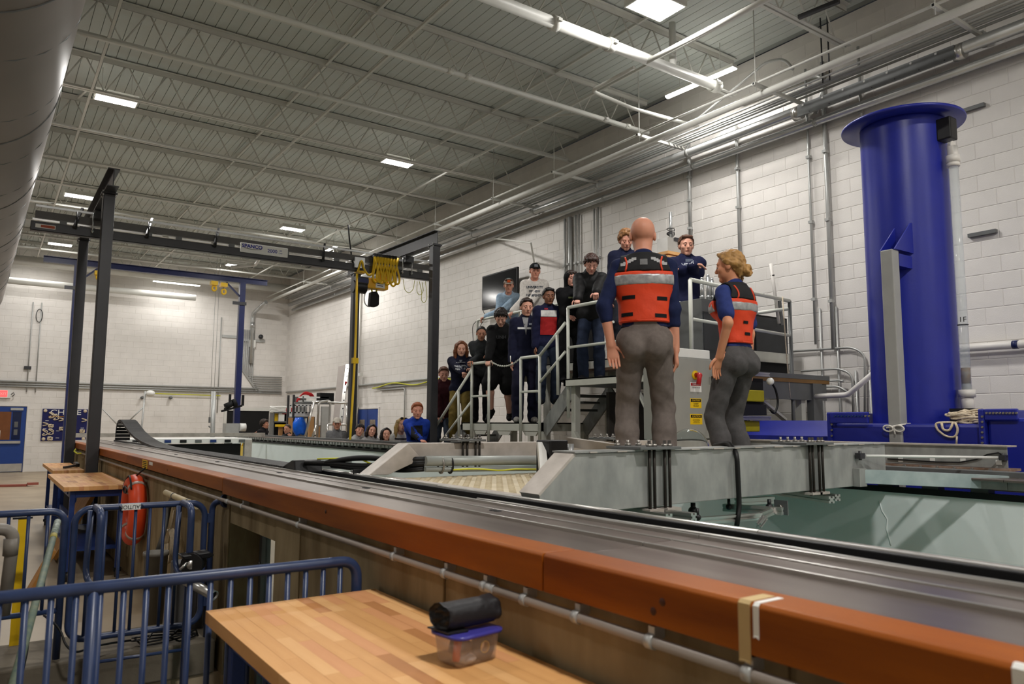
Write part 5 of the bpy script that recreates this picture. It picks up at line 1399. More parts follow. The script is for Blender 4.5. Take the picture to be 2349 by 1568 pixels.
for (px_, py_) in ((2200, 118), (1830, 255)):
    a_ = at(px_, py_, X=9.4); b = MB(); b.cyl((9.4, a_.y-0.06, hz_-0.2), (9.4, a_.y+0.06, hz_-0.2), 0.10, n=18); tag(b.build('tray_coupling', M['alu2']), 'shiny round coupling at the %s end of the wall trunking' % ('near' if px_ > 2000 else 'far'), 'coupling', 'shiny couplings of the trunking')
# sprinkler mains under the joists
j_ = lambda k: 3.55+1.927*k
pz_ = 6.74
def xpipe(name, label, y, z, r, x0, x1, coup=()):
    t = thing(name, label, 'pipe', ((x0+x1)/2, y, z-r))
    b = MB(); b.cyl((x0, y, z), (x1, y, z), r, n=14); b.build('pipe_run', M['steelw'], t)
    for x in coup:
        b = MB(); b.cyl((x-0.05, y, z), (x+0.05, y, z), r*1.28, n=14); b.box(x-0.03, x+0.03, y-r*1.7, y+r*1.7, z-0.02, z+0.02); b.build('coupling', M['steelw'], t)
    return t
xpipe('sprinkler_main', 'thick white sprinkler main running under the joist near the glaring lamp', 7.12, 6.70, 0.075, -6.5, 8.75, (5.6, 6.55, 8.65))
xpipe('sprinkler_branch', 'white sprinkler pipe under the roof joist in the upper middle of the photo', 9.05, 6.72, 0.034, -6.5, 9.2, (5.2, 5.5, 8.2, 8.7))
xpipe('sprinkler_branch', 'thin white pipe under the next joist further off', 11.05, 6.77, 0.022, -6.5, 9.0, (4.0,))
b = MB(); p0_, p1_ = at(1482, 142, Z=6.66), at(1750, 2, Z=6.66)
b.cyl(p0_, p1_+(p1_-p0_)*0.3, 0.035, n=10); tag(b.build('roof_pipe', M['steelw']), 'white pipe branching from the sprinkler main towards the top edge', 'pipe')
b = MB(); p0_ = at(1544, 178, Y=7.12); b.cyl((p0_.x, 7.12, 6.72), (p0_.x, 7.12, 7.4), 0.05, n=12); b.build('riser', M['steelw']); tag(bpy.data.objects['riser'], 'short white riser pipe at the right end of the sprinkler main', 'pipe')
b = MB(); b.tube(fillet([at(1455, 155, Z=6.6), at(1356, 208, Z=6.6), at(1450, 248, Z=6.5), at(1600, 290, X=wx)], 0.12), 0.028, n=10); tag(b.build('roof_pipe', M['steelw']), 'white pipe with an elbow hanging below the sprinkler main', 'pipe')
b = MB(); b.tube(fillet([at(1580, 290, X=9.3), at(1760, 140, X=9.3), at(1800, 135, X=9.4), at(1820, 160, X=9.5)], 0.3, 8), 0.022, n=10); tag(b.build('curved_conduit', M['emt']), 'curved conduit high on the wall right of the near strip lamp', 'conduit')
b = MB(); b.tube(fillet([at(1870, 260, X=wx), at(1893, 190, X=wx), at(1880, 172, X=wx), at(1855, 178, X=wx), at(1700, 240, X=wx)], 0.15, 6), 0.03, n=10); tag(b.build('curved_conduit', M['emt']), 'conduit bend at the top of the wall conduits left of the column', 'conduit')
b = MB(); b.bar(at(1832, 40, Z=6.8), at(1925, 2, Z=6.8), 0.05, 0.05); tag(b.build('dark_strut', M['dgrey']), 'dark strut hanging at the top edge of the photo', 'strut')
for i, px_ in enumerate((1888, 1904)):
    a_ = at(px_, 200, X=9.2); b = MB(); b.cyl((9.2, a_.y, hz_), (9.2, a_.y, 7.3), 0.012, n=6); tag(b.build('dark_rod', M['dgrey']), 'dark thin rod dropping from the roof near the right wall, %s' % ('left one' if i == 0 else 'right one'), 'rod')
tr_ = at(1165, 548, X=9.6)
b = MB(); b.tube(fillet([at(1120, 545, X=9.65), at(1218, 557, X=8.9), at(1225, 600, X=9.65)], 0.03), 0.02, n=6); tag(b.build('triangular_bracket', M['steelw']), 'white triangular bracket arm on the wall above the students', 'bracket')
# ================================================================ workbenches with maple butcher-block tops
def bench(label, x0, x1, y0, y1, zt, seed, wheels=True, shelf=True, rows=14):
    t = thing('workbench', label, 'workbench', ((x0+x1)/2, (y0+y1)/2, 0), 'blue workbenches with maple tops')
    rr = random.Random(seed); th = 0.044
    b = MB(); b.box(x0+0.002, x1-0.002, y0+0.002, y1-0.002, zt-th, zt-0.006); core = b.build('top_core', M['woode'], t)
    w = (x1-x0)/rows
    for r in range(rows):
        y = y0
        while y < y1-0.01:
            L = rr.uniform(0.14, 0.42) if 0 < r < rows-1 else rr.uniform(0.5, 0.9)
            ye = min(y1, y+L)
            if y1-ye < 0.1:
                ye = y1
            b = MB(); b.box(x0+r*w+0.0002, x0+(r+1)*w-0.0002, y+0.0002, ye-0.0002, zt-th+0.0005*0, zt-rr.uniform(0, 0.0004))
            wts = (0, 0, 0, 1, 1, 2, 2, 0, 0, 1, 2, 3) if 0 < r < rows-1 else (1, 0, 0, 0)
            b.build('stave', M['wood'][rr.choice(wts)], t)
            y = ye
    lg = 0.05
    for x in (x0+0.09, x1-0.09):
        for y in (y0+0.10, y1-0.10):
            b = MB(); b.box(x-lg/2, x+lg/2, y-lg/2, y+lg/2, 0.10 if wheels else 0.02, zt-th); l_ = b.build('leg', M['bluebench'], t, bevel=0.004)
            b = MB()
            if wheels:
                b.cyl((x-0.02, y, 0.05), (x+0.02, y, 0.05), 0.05, n=16); b.box(x-0.035, x+0.035, y-0.02, y+0.02, 0.06, 0.10); b.build('caster', M['blackp'], l_)
            else:
                b.cyl((x, y, 0), (x, y, 0.02), 0.03, n=12); b.build('foot_pad', M['blackp'], l_)
    for (a0, a1, c0, c1) in ((x0+0.065, x1-0.065, y0+0.08, y0+0.10), (x0+0.065, x1-0.065, y1-0.10, y1-0.08), (x0+0.065, x0+0.09, y0+0.1, y1-0.1), (x1-0.09, x1-0.065, y0+0.1, y1-0.1)):
        b = MB(); b.box(a0, a1, c0, c1, zt-th-0.075, zt-th-0.001); b.build('apron_rail', M['bluebench'], t, bevel=0.003)
    if shelf:
        b = MB(); b.box(x0+0.08, x1-0.08, y0+0.1, y1-0.1, 0.30, 0.32); b.build('lower_shelf', M['bluebench'], t)
    for k in range(3):
        b = MB(); b.bolt((x0+0.064, y0+0.3+k*0.3, zt-th-0.04), (-1, 0, 0), 0.012, 0.008); b.build('frame_bolt', M['bluebench'], t)
    return t
TZ = 0.974
bench('blue workbench with a large maple top in the near foreground', 0.70, 1.36, 1.35, 2.925, TZ, 5, False, False)
bench('blue workbench with maple top beside the orange life ring, at the grey post', 0.72, 1.36, 9.1, 11.5, TZ, 8)
bench('blue workbench with maple top further off behind the nearest grey post', 0.82, 1.20, 12.2, 14.4, TZ, 11)
b = MB(); b.bar((0.98, 12.6, TZ+0.02), (1.2, 13.0, TZ+0.03), 0.03, 0.03); b.bar((1.18, 12.95, TZ+0.03), (1.16, 13.1, TZ+0.05), 0.05, 0.05)
tag(b.build('hand_tool', M['dgrey']), 'dark metal tool lying on the workbench behind the grey post', 'tool')
b = MB(); b.prism([(0.76, 10.4, 0.06), (1.12, 10.4, 0.78), (1.16, 10.4, 0.76), (0.80, 10.4, 0.04)], (0, 0.9, 0))
tag(b.build('leaning_board', M['woode']), 'brown wooden board leaning under the workbench by the life ring', 'board')
b = MB(); b.prism([(0.42, 8.55, 0.0), (0.62, 8.55, 0.42), (0.65, 8.55, 0.41), (0.47, 8.55, 0.0)], (0, 0.25, 0)); tag(b.build('leaning_board', M['woode']), 'small tan board leaning on the floor left of the workbench', 'board')

# plastic box with a black bag on top, on the near bench
bxt = thing('plastic_box', 'clear plastic food box with blue lid holding tape rolls, on the near bench', 'box', (1.19, 1.93, TZ))
e1 = Vector((0.152, 0.022, 0)).normalized(); e2 = Vector((-e1.y, e1.x, 0)); o_ = Vector((1.115, 1.845, TZ))
Lx, Ly, Hh = 0.150, 0.115, 0.082
def ring(s0, z, q=0.018, n=4):
    out = []
    cxs = [(Lx-q+s0-q*0, Ly-q+s0, 0), (q-s0, Ly-q+s0, 90), (q-s0, q-s0, 180), (Lx-q+s0, q-s0, 270)]
    for cx, cy, a0 in ((Lx-q, Ly-q, 0), (q, Ly-q, 90), (q, q, 180), (Lx-q, q, 270)):
        for i in range(n+1):
            a = math.radians(a0+90*i/n); out.append(o_+e1*(cx+(q+s0)*math.cos(a))+e2*(cy+(q+s0)*math.sin(a))+V(0, 0, z))
    return out
b = MB()
rs = [ring(-0.012, 0.001), ring(-0.004, 0.01), ring(0.006, Hh), ring(0.004, Hh), ring(-0.006, 0.012), ring(-0.014, 0.004)]
n = len(rs[0]); vs = [p for r in rs for p in r]; fs = []
for i in range(5):
    for k in range(n):
        l = (k+1) % n; fs.append((i*n+k, i*n+l, (i+1)*n+l, (i+1)*n+k))
fs.append(tuple(reversed(range(n)))); fs.append(tuple(range(5*n, 6*n)))
b.add(vs, fs, 0, True); b.build('box_wall', mat('frosted_box_plastic', (214, 196, 184), 0.12, var=0, alpha=0.24, spec=0.5), bxt)
b = MB(); rs = [ring(0.006, Hh-0.004), ring(0.015, Hh-0.002), ring(0.016, Hh+0.006), ring(0.002, Hh+0.008)]; vs = [p for r in rs for p in r]; fs = []
for i in range(3):
    for k in range(n):
        l = (k+1) % n; fs.append((i*n+k, i*n+l, (i+1)*n+l, (i+1)*n+k))
fs.append(tuple(range(3*n, 4*n))); fs.append(tuple(reversed(range(n))))
b.add(vs, fs, 0, True); b.build('box_lid', mat('violet_blue_lid', (62, 58, 140), 0.3, var=0.05), bxt)
def inbox(u, v, z): return o_+e1*u+e2*v+V(0, 0, z)
def roll(c, ax, R, w, m, core):
    ax = V(ax).normalized(); t = thing('tape_roll', None or 'black tape roll with yellow core standing inside the plastic box', 'tape roll', c-V(0, 0, R))
    b = MB(); b.lathe([(R*0.45, -w/2), (R, -w/2), (R, w/2), (R*0.45, w/2), (R*0.45, -w/2)], c, ax, 28); b.build('tape_winding', m, t)
    b = MB(); b.lathe([(R*0.38, -w/2-0.001), (R*0.45, -w/2-0.001), (R*0.45, w/2+0.001), (R*0.38, w/2+0.001), (R*0.38, -w/2-0.001)], c, ax, 28); b.build('tape_core', core, t)
roll(inbox(0.105, 0.022, 0.042), e2, 0.038, 0.02, M['rubber'], M['yellow'])
b = MB(); b.lathe([(0.016, -0.02), (0.032, -0.02), (0.032, 0.02), (0.016, 0.02), (0.016, -0.02)], inbox(0.045, 0.05, 0.045), e1*0.3+V(0, 0, 1), 20); tag(b.build('tape_roll', mat('grey_tape', (96, 84, 80), 0.5)), 'grey tape roll inside the plastic box, left of the black roll', 'tape roll')
b = MB(); b.lathe([(0.0, -0.03), (0.012, -0.03), (0.012, 0.03), (0, 0.03)], inbox(0.022, 0.035, 0.045), V(0.1, 0, 1), 12); tag(b.build('marker', M['orangep']), 'orange cylinder upright at the left end inside the plastic box', 'marker')
b = MB(); b.sph(inbox(0.05, 0.025, 0.018), (0.03, 0.02, 0.014)); tag(b.build('clear_bag', mat('crumpled_clear_bag', (190, 190, 192), 0.25, var=0.15, scale=40, bump=0.6, bscale=60)), 'crumpled pale bag at the bottom of the plastic box', 'bag')
# rolled black bag
bag = MB(); N_, K_ = 26, 22
rb = random.Random(2)
ax0, ax1 = inbox(-0.012, 0.075, Hh+0.048), inbox(0.168, 0.060, Hh+0.052)
vs = []
for i in range(N_+1):
    t = i/N_; c = ax0.lerp(ax1, t)
    for k in range(K_):
        a = 2*math.pi*k/K_
        rx, rz = 0.050, 0.038
        f_ = 1+0.07*math.sin(3*a+0.6+t*1.4)+0.05*math.sin(2*a-1+t*2)+(0.10*math.sin(6*a) if t > 0.9 or t < 0.05 else 0)
        vv = e2*(math.cos(a)*rx*f_)+V(0, 0, math.sin(a)*rz*f_)
        if math.sin(a) < -0.55: vv.z = max(vv.z, -0.031)
        vs.append(c+vv+e1*(0.004*math.sin(5*a)+rb.uniform(-.0008, .0008)))
fs = []
for i in range(N_):
    for k in range(K_):
        l = (k+1) % K_; fs.append((i*K_+k, i*K_+l, (i+1)*K_+l, (i+1)*K_+k))
bag.add(vs, fs, 0, True)
o0 = len(vs)
for end, sgn in ((0, 1), (N_, -1)):
    base = end*K_
    c = (ax0 if end == 0 else ax1)
    prev = [base+k for k in range(K_)]
    for s_, off in ((0.72, 0.018), (0.58, 0.004), (0.3, 0.022)):
        ids = []
        for k in range(K_):
            p = Vector(bag.v[base+k]); q = c+(p-c)*s_+e1*sgn*off
            bag.v.append(tuple(q)); ids.append(len(bag.v)-1)
        for k in range(K_):
            l = (k+1) % K_; bag.f.append((prev[k], prev[l], ids[l], ids[k])); bag.m.append(0); bag.s.append(True)
        prev = ids
    bag.f.append(tuple(prev)); bag.m.append(0); bag.s.append(True)
bo = bag.build('rolled_bag', mat('black_bag_cloth', (30, 29, 32), 0.5, var=0.2, scale=14, bump=0.25, bscale=35))
tag(bo, 'black bag rolled up and lying on the plastic box lid', 'bag')
b = MB(); b.prism([inbox(-0.015, 0.03, Hh+0.010), inbox(0.05, 0.02, Hh+0.010), inbox(0.06, 0.10, Hh+0.012), inbox(-0.02, 0.12, Hh+0.012)], (0, 0, 0.004)); b.build('bag_flap', mat('black_bag_cloth', (0, 0, 0)), bo)

# ================================================================ navy railings round the stair pit
RB = M['bluerail']
R1Y, R2Y = 2.985, 5.48
r1 = thing('pit_railing', 'navy blue pipe railing running behind the near bench', 'railing', (0.2, R1Y, 0))
zr1 = at(400, 1328, Y=R1Y).z
b = MB(); b.tube(fillet([(-1.6, R1Y, zr1), (1.305, R1Y, zr1), (1.305, R1Y, 0.02)], 0.075, 8), 0.0215, n=16); b.build('top_rail', RB, r1)
b = MB(); b.tube([(-1.6, R1Y, 0.16), (1.305, R1Y, 0.16)], 0.017, n=12); b.build('bottom_rail', RB, r1)
bal = None
for k in range(38):
    x = at(780, 1320, Y=R1Y).x-k*0.0722
    if bal is None:
        b = MB(); b.cyl((x, R1Y, 0.16), (x, R1Y, zr1-0.01), 0.0105, n=10); bal = b.build('baluster', RB, r1); x0b = x
    else:
        o = bpy.data.objects.new('baluster', bal.data); COL.objects.link(o); o.parent = r1; o.location = bal.location+Vector((x-x0b, 0, 0))
for x in (0.345, -0.95):
    b = MB(); b.cyl((x, R1Y, 0.0), (x, R1Y, zr1-0.01), 0.019, n=12); b.build('railing_post', RB, r1)
# far side of the pit: fixed railing, gate, wall bracket
r2 = thing('pit_railing', 'navy blue railing left of the gate on the far side of the pit', 'railing', (-0.4, R2Y, 0.21))
zr2 = 1.098
b = MB(); b.tube(fillet([(-1.8, R2Y, zr2), (0.452, R2Y, zr2), (0.452, R2Y, 0.215)], 0.09, 8), 0.0215, n=14); b.build('top_rail', RB, r2)
b = MB(); b.tube([(-1.8, R2Y, 0.49), (0.452, R2Y, 0.50)], 0.0165, n=10); b.build('bottom_rail', RB, r2)
bal2 = None
for k in range(20):
    x = 0.36-k*0.1
    if bal2 is None:
        b = MB(); b.cyl((x, R2Y, 0.49), (x, R2Y, zr2-0.01), 0.010, n=10); bal2 = b.build('baluster', RB, r2); xb0 = x
    else:
        o = bpy.data.objects.new('baluster', bal2.data); COL.objects.link(o); o.parent = r2; o.location = bal2.location+Vector((x-xb0, 0, 0))
gt = thing('pit_gate', 'navy blue swing gate with rounded corners and an upside-down caution plate', 'gate', (0.9, R2Y, 0.3))
gx0, gx1, gz0_, gz1_ = 0.505, 1.275, 0.31, 1.105
def rrect(x0, x1, z0, z1, r, y):
    pts = []
    for cx, cz, a0 in ((x1-r, z1-r, 0), (x0+r, z1-r, 90), (x0+r, z0+r, 180), (x1-r, z0+r, 270)):
        pts += [(cx+r*math.cos(math.radians(a0+15*i)), y, cz+r*math.sin(math.radians(a0+15*i))) for i in range(7)]
    return pts
b = MB(); b.tube(rrect(gx0, gx1, gz0_, gz1_, 0.09, R2Y), 0.0205, n=12, closed=True); b.build('gate_frame', RB, gt)
for k in range(8):
    x = gx0+(gx1-gx0)*(k+1)/9
    b = MB(); b.cyl((x, R2Y, gz0_), (x, R2Y, gz1_-0.01), 0.010, n=10); b.build('gate_bar', RB, gt)
cpl = (at(278, 1167, Y=R2Y), at(321, 1167, Y=R2Y))
b = MB(); b.box(cpl[0].x, cpl[1].x, R2Y-0.0245, R2Y-0.020, 1.084, 1.124); cp = b.build('caution_plate', M['white'], gt)
text('caution_text', 'CAUTION', 0.036, ((cpl[0].x+cpl[1].x)/2, R2Y-0.0255, 1.104), (-1, 0, 0), (0, 0, -1), M['black'], cp, extrude=0.0005, sx=0.9)
for z in (1.0, 0.45):
    b = MB(); b.box(gx1+0.015, gx1+0.045, R2Y-0.02, R2Y+0.02, z-0.03, z+0.03); b.build('gate_hinge', RB, gt)
wp_ = thing('wall_bracket_post', 'navy post with a bent arm bolted to the concrete wall beside the gate', 'post', (1.33, R2Y, 0.21))
b = MB(); b.tube(fillet([(1.322, R2Y, 0.215), (1.322, R2Y, 1.10), (1.322+0.06, R2Y-0.10, 1.12)], 0.06, 6), 0.0205, n=14); b.build('post_pipe', RB, wp_)
b = MB(); b.cyl((1.376, R2Y-0.09, 1.115), (1.387, R2Y-0.105, 1.12), 0.045, n=16); b.build('wall_flange', RB, wp_)
# stair handrails with looped ends
for i, px_ in enumerate((218, 428)):
    a_ = at(px_, 1400, Y=5.18); x = a_.x
    hr = thing('stair_handrail', 'navy handrail with looped end at the head of the pit stairs, %s one' % ('left' if i == 0 else 'right'), 'handrail', (x, 5.2, 0.2), 'looped handrails of the pit stairs')
    b = MB(); b.tube(fillet([(x, 5.18, -1.3), (x, 5.18, 1.11), (x+0.0, 5.44, 1.115)], 0.075, 8), 0.0215, n=14); b.build('rail_post', RB, hr)
    b = MB(); b.tube(fillet([(x-0.03, 5.40, 1.10), (x-0.04, 5.40, 0.70), (x-0.0, 5.20, 0.64)], 0.08, 8), 0.018, n=12); b.build('loop_pipe', RB, hr)
b = MB(); p0_, p1_ = at(208, 1520, Y=5.18), at(428, 1488, Y=5.18); b.cyl(p0_, p1_, 0.010, n=8); tag(b.build('lower_bar', RB), 'thin navy bar low across the pit between the two handrails', 'bar')
# pit stairs
for k in range(5):
    b = MB(); b.box(0.35, 1.30, 5.36-0.28*(k+1), 5.36-0.28*k, -0.2*(k+1)-0.05, -0.2*(k+1)); st_ = b.build('trim_4', M['concd']); st_['kind'] = 'structure'

# things at the left edge
pv = thing('pvc_elbow', 'grey plastic pipe coming from the left edge and turning down at an elbow', 'pipe', (0.1, 4.95, 0.2))
pe = at(33, 1212, Y=4.95)
b = MB(); b.tube(fillet([(pe.x-0.5, 4.95, pe.z+0.01), (pe.x-0.0, 4.95, pe.z), (pe.x-0.02, 4.95, 0.62)], 0.07, 8), 0.031, n=16); b.build('pipe_run', M['pvcg'], pv)
b = MB(); b.cyl((pe.x-0.01, 4.95, pe.z-0.14), (pe.x-0.01, 4.95, pe.z-0.05), 0.036, n=16); b.build('elbow_collar', M['pvcg'], pv)
yp0, yp1 = at(40, 1190, Y=5.95), at(35, 1448, Y=5.95); yp1.z = 0.215
b = MB(); b.box(yp1.x-0.028, yp1.x+0.034, 5.94, 5.97, yp1.z, yp0.z); yb_ = tag(b.build('yellow_board', M['yellowp']), 'narrow yellow board standing behind the left railing', 'board')
b = MB(); b.box(yp1.x-0.06, yp1.x+0.05, 5.935, 5.975, yp0.z, yp0.z+0.012); b.box(yp1.x+0.03, yp1.x+0.036, 5.935, 5.975, yp1.z+0.3, yp0.z); b.build('black_edge', M['blackp'], yb_)
g0, g1 = at(132, 1196, Y=5.3), at(22, 1600, Y=3.4)
b = MB(); b.cyl(g0+(g1-g0)*0.12, g1, 0.017, n=12); gpl = tag(b.build('painted_pole', mat('weathered_green_pole', (74, 92, 84), 0.6, rgb2=(104, 112, 92), scale=25)), 'weathered green pole leaning across the left railings', 'pole')
b = MB(); b.cyl(g0, g0+(g1-g0)*0.12, 0.019, n=12); b.build('pole_tip', mat('worn_pole_tip', (150, 160, 150), 0.5, rgb2=(70, 80, 74), scale=40), gpl)
b = MB(); b.cyl(g0+(g1-g0)*0.12, g0+(g1-g0)*0.15, 0.0185, n=12); b.build('yellow_band', mat('dull_yellow_band', (150, 140, 70), 0.6), gpl)

# life ring on the concrete wall
lr = at(307, 1168, X=1.29)
lt = thing('life_ring', 'orange life ring with black straps hanging on the concrete wall', 'life ring', (1.29, lr.y, lr.z-0.36))
b = MB()
Rr, rr0 = 0.255, 0.082
b.tube([(1.285, lr.y+Rr*math.cos(a), lr.z+Rr*1.05*math.sin(a)) for a in np.linspace(0, 2*math.pi, 41)[:-1]], rr0, n=16, closed=True); b.build('ring_float', M['orangep'], lt)
for a in (0.9, 2.2, 4.0, 5.4):
    b = MB(); c_ = Vector((1.285, lr.y+Rr*math.cos(a), lr.z+Rr*1.05*math.sin(a))); ax_ = Vector((0, -math.sin(a), math.cos(a)))
    b.cyl(c_-ax_*0.018, c_+ax_*0.018, rr0+0.003, n=16); b.build('reflective_band', mat('grey_reflective_tape', (170, 150, 140), 0.35), lt)
b = MB(); b.tube([(1.22, lr.y+Rr*1.3*math.cos(a), lr.z+Rr*1.3*math.sin(a)+0.02*math.sin(4*a)) for a in np.linspace(0.6, 2.4, 20)], 0.009, n=6); b.tube([(1.20, lr.y+0.1*math.cos(a), lr.z+0.2+0.03*math.sin(a)) for a in np.linspace(0, 2*math.pi, 20)], 0.009, n=6); b.tube([(1.34, lr.y-0.2, lr.z+0.42), (1.28, lr.y-0.05, lr.z+0.33)], 0.008, n=6); b.build('grab_line', M['blackp'], lt)
for i, px_ in enumerate((292, 304, 310)):
    pass
# pipes, bucket, coil and hose below the conduit
p0_, p1_ = at(380, 1129, X=1.30), at(452, 1160, X=1.30)
b = MB(); b.cyl(p0_, p1_, 0.024, n=12); pp = tag(b.build('cream_pipe', mat('cream_plastic', (186, 170, 134), 0.5)), 'short cream pipe strapped along the concrete wall above the gate', 'pipe')
for q in (0.3, 0.75):
    c_ = p0_.lerp(p1_, q); b = MB(); b.cyl(c_-V(0, 0.012, 0), c_+V(0, 0.012, 0), 0.027, n=12); b.build('strap', M['dgrey2'], pp)
b = MB(); b.tube(fillet([at(430, 1158, X=1.3), at(392, 1146, X=1.3), at(386, 1170, X=1.28), at(378, 1215, X=1.25), at(362, 1262, X=1.2)], 0.12, 6), 0.02, n=8); tag(b.build('grey_hose', mat('grey_hose', (70, 68, 64), 0.5)), 'dark grey hose curving down the wall into the bucket', 'hose')
bk = at(357, 1290, X=1.17)
bt = thing('bucket', 'grey plastic bucket by the concrete wall behind the gate', 'bucket', (1.17, bk.y, 0.0))
b = MB(); zb0, zb1 = at(357, 1320, X=1.17).z, at(357, 1263, X=1.17).z; b.lathe([(0.0, 0.0), (0.07, 0.0), (0.088, zb1), (0.094, zb1), (0.094, zb1-0.03), (0.089, zb1-0.03)], (1.17, bk.y, 0), n=20); b.build('bucket_wall', mat('grey_bucket', (112, 108, 100), 0.5), bt)
co_ = at(394, 1250, X=1.31)
b = MB()
for k in range(4):
    b.tube([(1.31-0.008*k, co_.y+0.14*math.cos(a)+0.01*k, co_.z+0.13*math.sin(a)-0.004*k) for a in np.linspace(0, 2*math.pi, 25)], 0.008, n=6)
b.tube([(1.30, co_.y, co_.z+0.13), (1.31, co_.y-0.02, co_.z+0.28)], 0.008, n=6); b.tube([(1.29, co_.y-0.05, co_.z-0.12), (1.26, co_.y+0.15, co_.z-0.2), (1.22, co_.y+0.5, co_.z-0.24)], 0.008, n=6)
tag(b.build('rope_coil', M['rope']), 'coil of white line hanging on the concrete wall behind the gate', 'rope')
wl_ = at(398, 1330, X=1.28)
b = MB(); b.box(1.16, 1.36, 5.72, 5.92, 0.02, at(395, 1275, X=1.2).z); tag(b.build('grey_bin', mat('grey_bin', (84, 82, 80), 0.6), bevel=0.01), 'dark grey upright box behind the right end of the gate', 'bin')
# winch fixed to the gate post
wn = at(446, 1291, Y=5.13)
wt_ = thing('hand_winch', 'black hand winch with a silver tube clamped at the gate', 'winch', (wn.x, 5.13, wn.z-0.05))
b = MB(); b.cyl((wn.x-0.02, 5.09, wn.z), (wn.x+0.03, 5.17, wn.z), 0.055, n=18); b.cyl((wn.x-0.03, 5.08, wn.z), (wn.x-0.015, 5.10, wn.z), 0.07, n=18); b.build('winch_drum', M['blackp'], wt_)
b = MB(); b.prism([(wn.x-0.09, 5.08, wn.z+0.06), (wn.x+0.08, 5.08, wn.z+0.07), (wn.x+0.11, 5.08, wn.z+0.045), (wn.x+0.08, 5.08, wn.z+0.03), (wn.x-0.07, 5.08, wn.z+0.03)], (0, 0.12, 0)); b.build('winch_cover', M['blackp'], wt_, bevel=0.008)
b = MB(); b.lathe([(0, 0.003), (0.026, 0.003), (0.028, 0)], (wn.x-0.03, 5.079, wn.z), (0, -1, 0), 14); b.cyl(at(412, 1306, Y=5.06), at(430, 1290, Y=5.06), 0.008, n=8); b.build('winch_hub', M['alu2'], wt_)
tA, tB = at(425, 1330, Y=5.12), at(492, 1366, Y=4.9)
b = MB(); b.lathe([(0.026, 0), (0.030, 0), (0.030, (tB-tA).length), (0.026, (tB-tA).length), (0.026, 0.05)], tA, tB-tA, 18); b.build('silver_tube', M['alu2'], wt_)
b = MB(); b.cyl(tA.lerp(tB, 0.6), tA.lerp(tB, 0.95), 0.0255, n=14); b.build('tube_bore', M['black'], wt_)
# loose black cables on the curb
rc = random.Random(9)
b = MB(); pts = []
cc_ = at(352, 1434, Z=0.225)
for k in range(70):
    a = k*0.42; pts.append((cc_.x+(0.13+0.03*math.sin(k*0.3))*math.cos(a)*1.3, PY1+0.09+0.07*math.sin(a), 0.225+0.006*(k % 9)))
b.tube(pts, 0.006, n=5); tag(b.build('cable_coil', M['rubber']), 'loose coil of thin black cable on the concrete curb at the gate', 'cable')
b = MB(); b.tube(fillet([at(100, 1410, Y=5.3), at(138, 1440, Y=5.3), at(150, 1480, Y=5.25), at(172, 1497, Y=5.2), at(230, 1478, Y=5.3), at(300, 1468, Y=5.4)], 0.08, 5), 0.007, n=6); tag(b.build('trailing_cable', M['rubber']), 'black cable trailing through the gate down the curb edge', 'cable')
b = MB(); b.tube([at(45, 1568, Y=4.9), at(60, 1500, Y=5.0), at(68, 1440, Y=5.1)], 0.008, n=6); tag(b.build('trailing_cable', M['rubber']), 'black cable hanging down at the far left behind the pole', 'cable')
b = MB(); pA, pB = at(0, 1111, Z=0.03), at(62, 1112, Z=0.03)
b.bar(pA-V(2, 0, 0), pB, 0.16, 0.05); b.prism([pB+V(0, 0.1, 0), pB+V(0.25, 0.0, 0), pB+V(0, -0.1, 0)], (0, 0, 0.06))
tag(b.build('red_bundle', mat('dull_red_cover', (150, 84, 72), 0.6)), 'long dull red bundle lying on the floor near the far blue door', 'bundle')
# ================================================================ far wall and far corner
FY = YF-0.012
# blue door
b = MB(); dx0, dx1, dz1 = 0.05, 1.13, 2.13
for (a0, a1, z0, z1) in ((dx0-0.05, dx0, 0, dz1+0.05), (dx1, dx1+0.05, 0, dz1+0.05), (dx0, dx1, dz1, dz1+0.05)):
    b.box(a0, a1, FY-0.06, FY+0.02, z0, z1)
d1 = struct(b.build('door_1', M['wall']))
b = MB(); b.box(dx0+0.01, dx1-0.01, FY-0.04, FY, 0.02, dz1-0.01); lf = b.build('door_leaf', M['bluedoor'], d1)
b = MB(); b.box(0.15, dx1-0.42, FY-0.045, FY-0.038, 1.05, 1.95); b.build('wood_window', mat('door_wood_view', (120, 72, 38), 0.4), d1)
b = MB(); b.box(0.15, 0.45, FY-0.048, FY-0.045, 1.08, 1.35); b.build('paper_note', M['white'], d1)
b = MB(); b.box(dx1-0.38, dx1-0.14, FY-0.045, FY-0.038, 1.05, 1.95); b.build('narrow_window', mat('navy_glass', (30, 40, 74), 0.1), d1)
for z in (1.2, 1.45):
    b = MB(); b.box(dx1-0.32, dx1-0.22, FY-0.048, FY-0.045, z, z+0.18); b.build('paper_note', M['dgrey2'], d1)
b = MB(); b.box(dx0+0.02, dx1-0.12, FY-0.10, FY-0.05, 0.93, 1.01); b.build('push_bar', M['alu2'], d1)
b = MB(); b.box(dx0+0.02, dx1-0.03, FY-0.045, FY-0.038, 0.03, 0.28); b.build('kick_plate', M['alu2'], d1)
b = MB(); b.box(dx1-0.45, dx1-0.1, FY-0.09, FY-0.04, 2.0, 2.08); b.build('door_closer', M['silver'], d1)
e_ = at(8, 903, Y=FY)
ex = thing('exit_sign', 'lit red exit sign with emergency lamps over the far blue door', 'sign', (e_.x, FY-0.05, e_.z-0.1))
b = MB(); b.box(e_.x-0.2, e_.x+0.2, FY-0.08, FY, e_.z-0.13, e_.z+0.13); b.build('sign_case', M['white'], ex)
b = MB(); b.box(e_.x-0.18, e_.x+0.10, FY-0.084, FY-0.08, e_.z-0.10, e_.z+0.11); b.build('sign_face', M['exit'], ex)
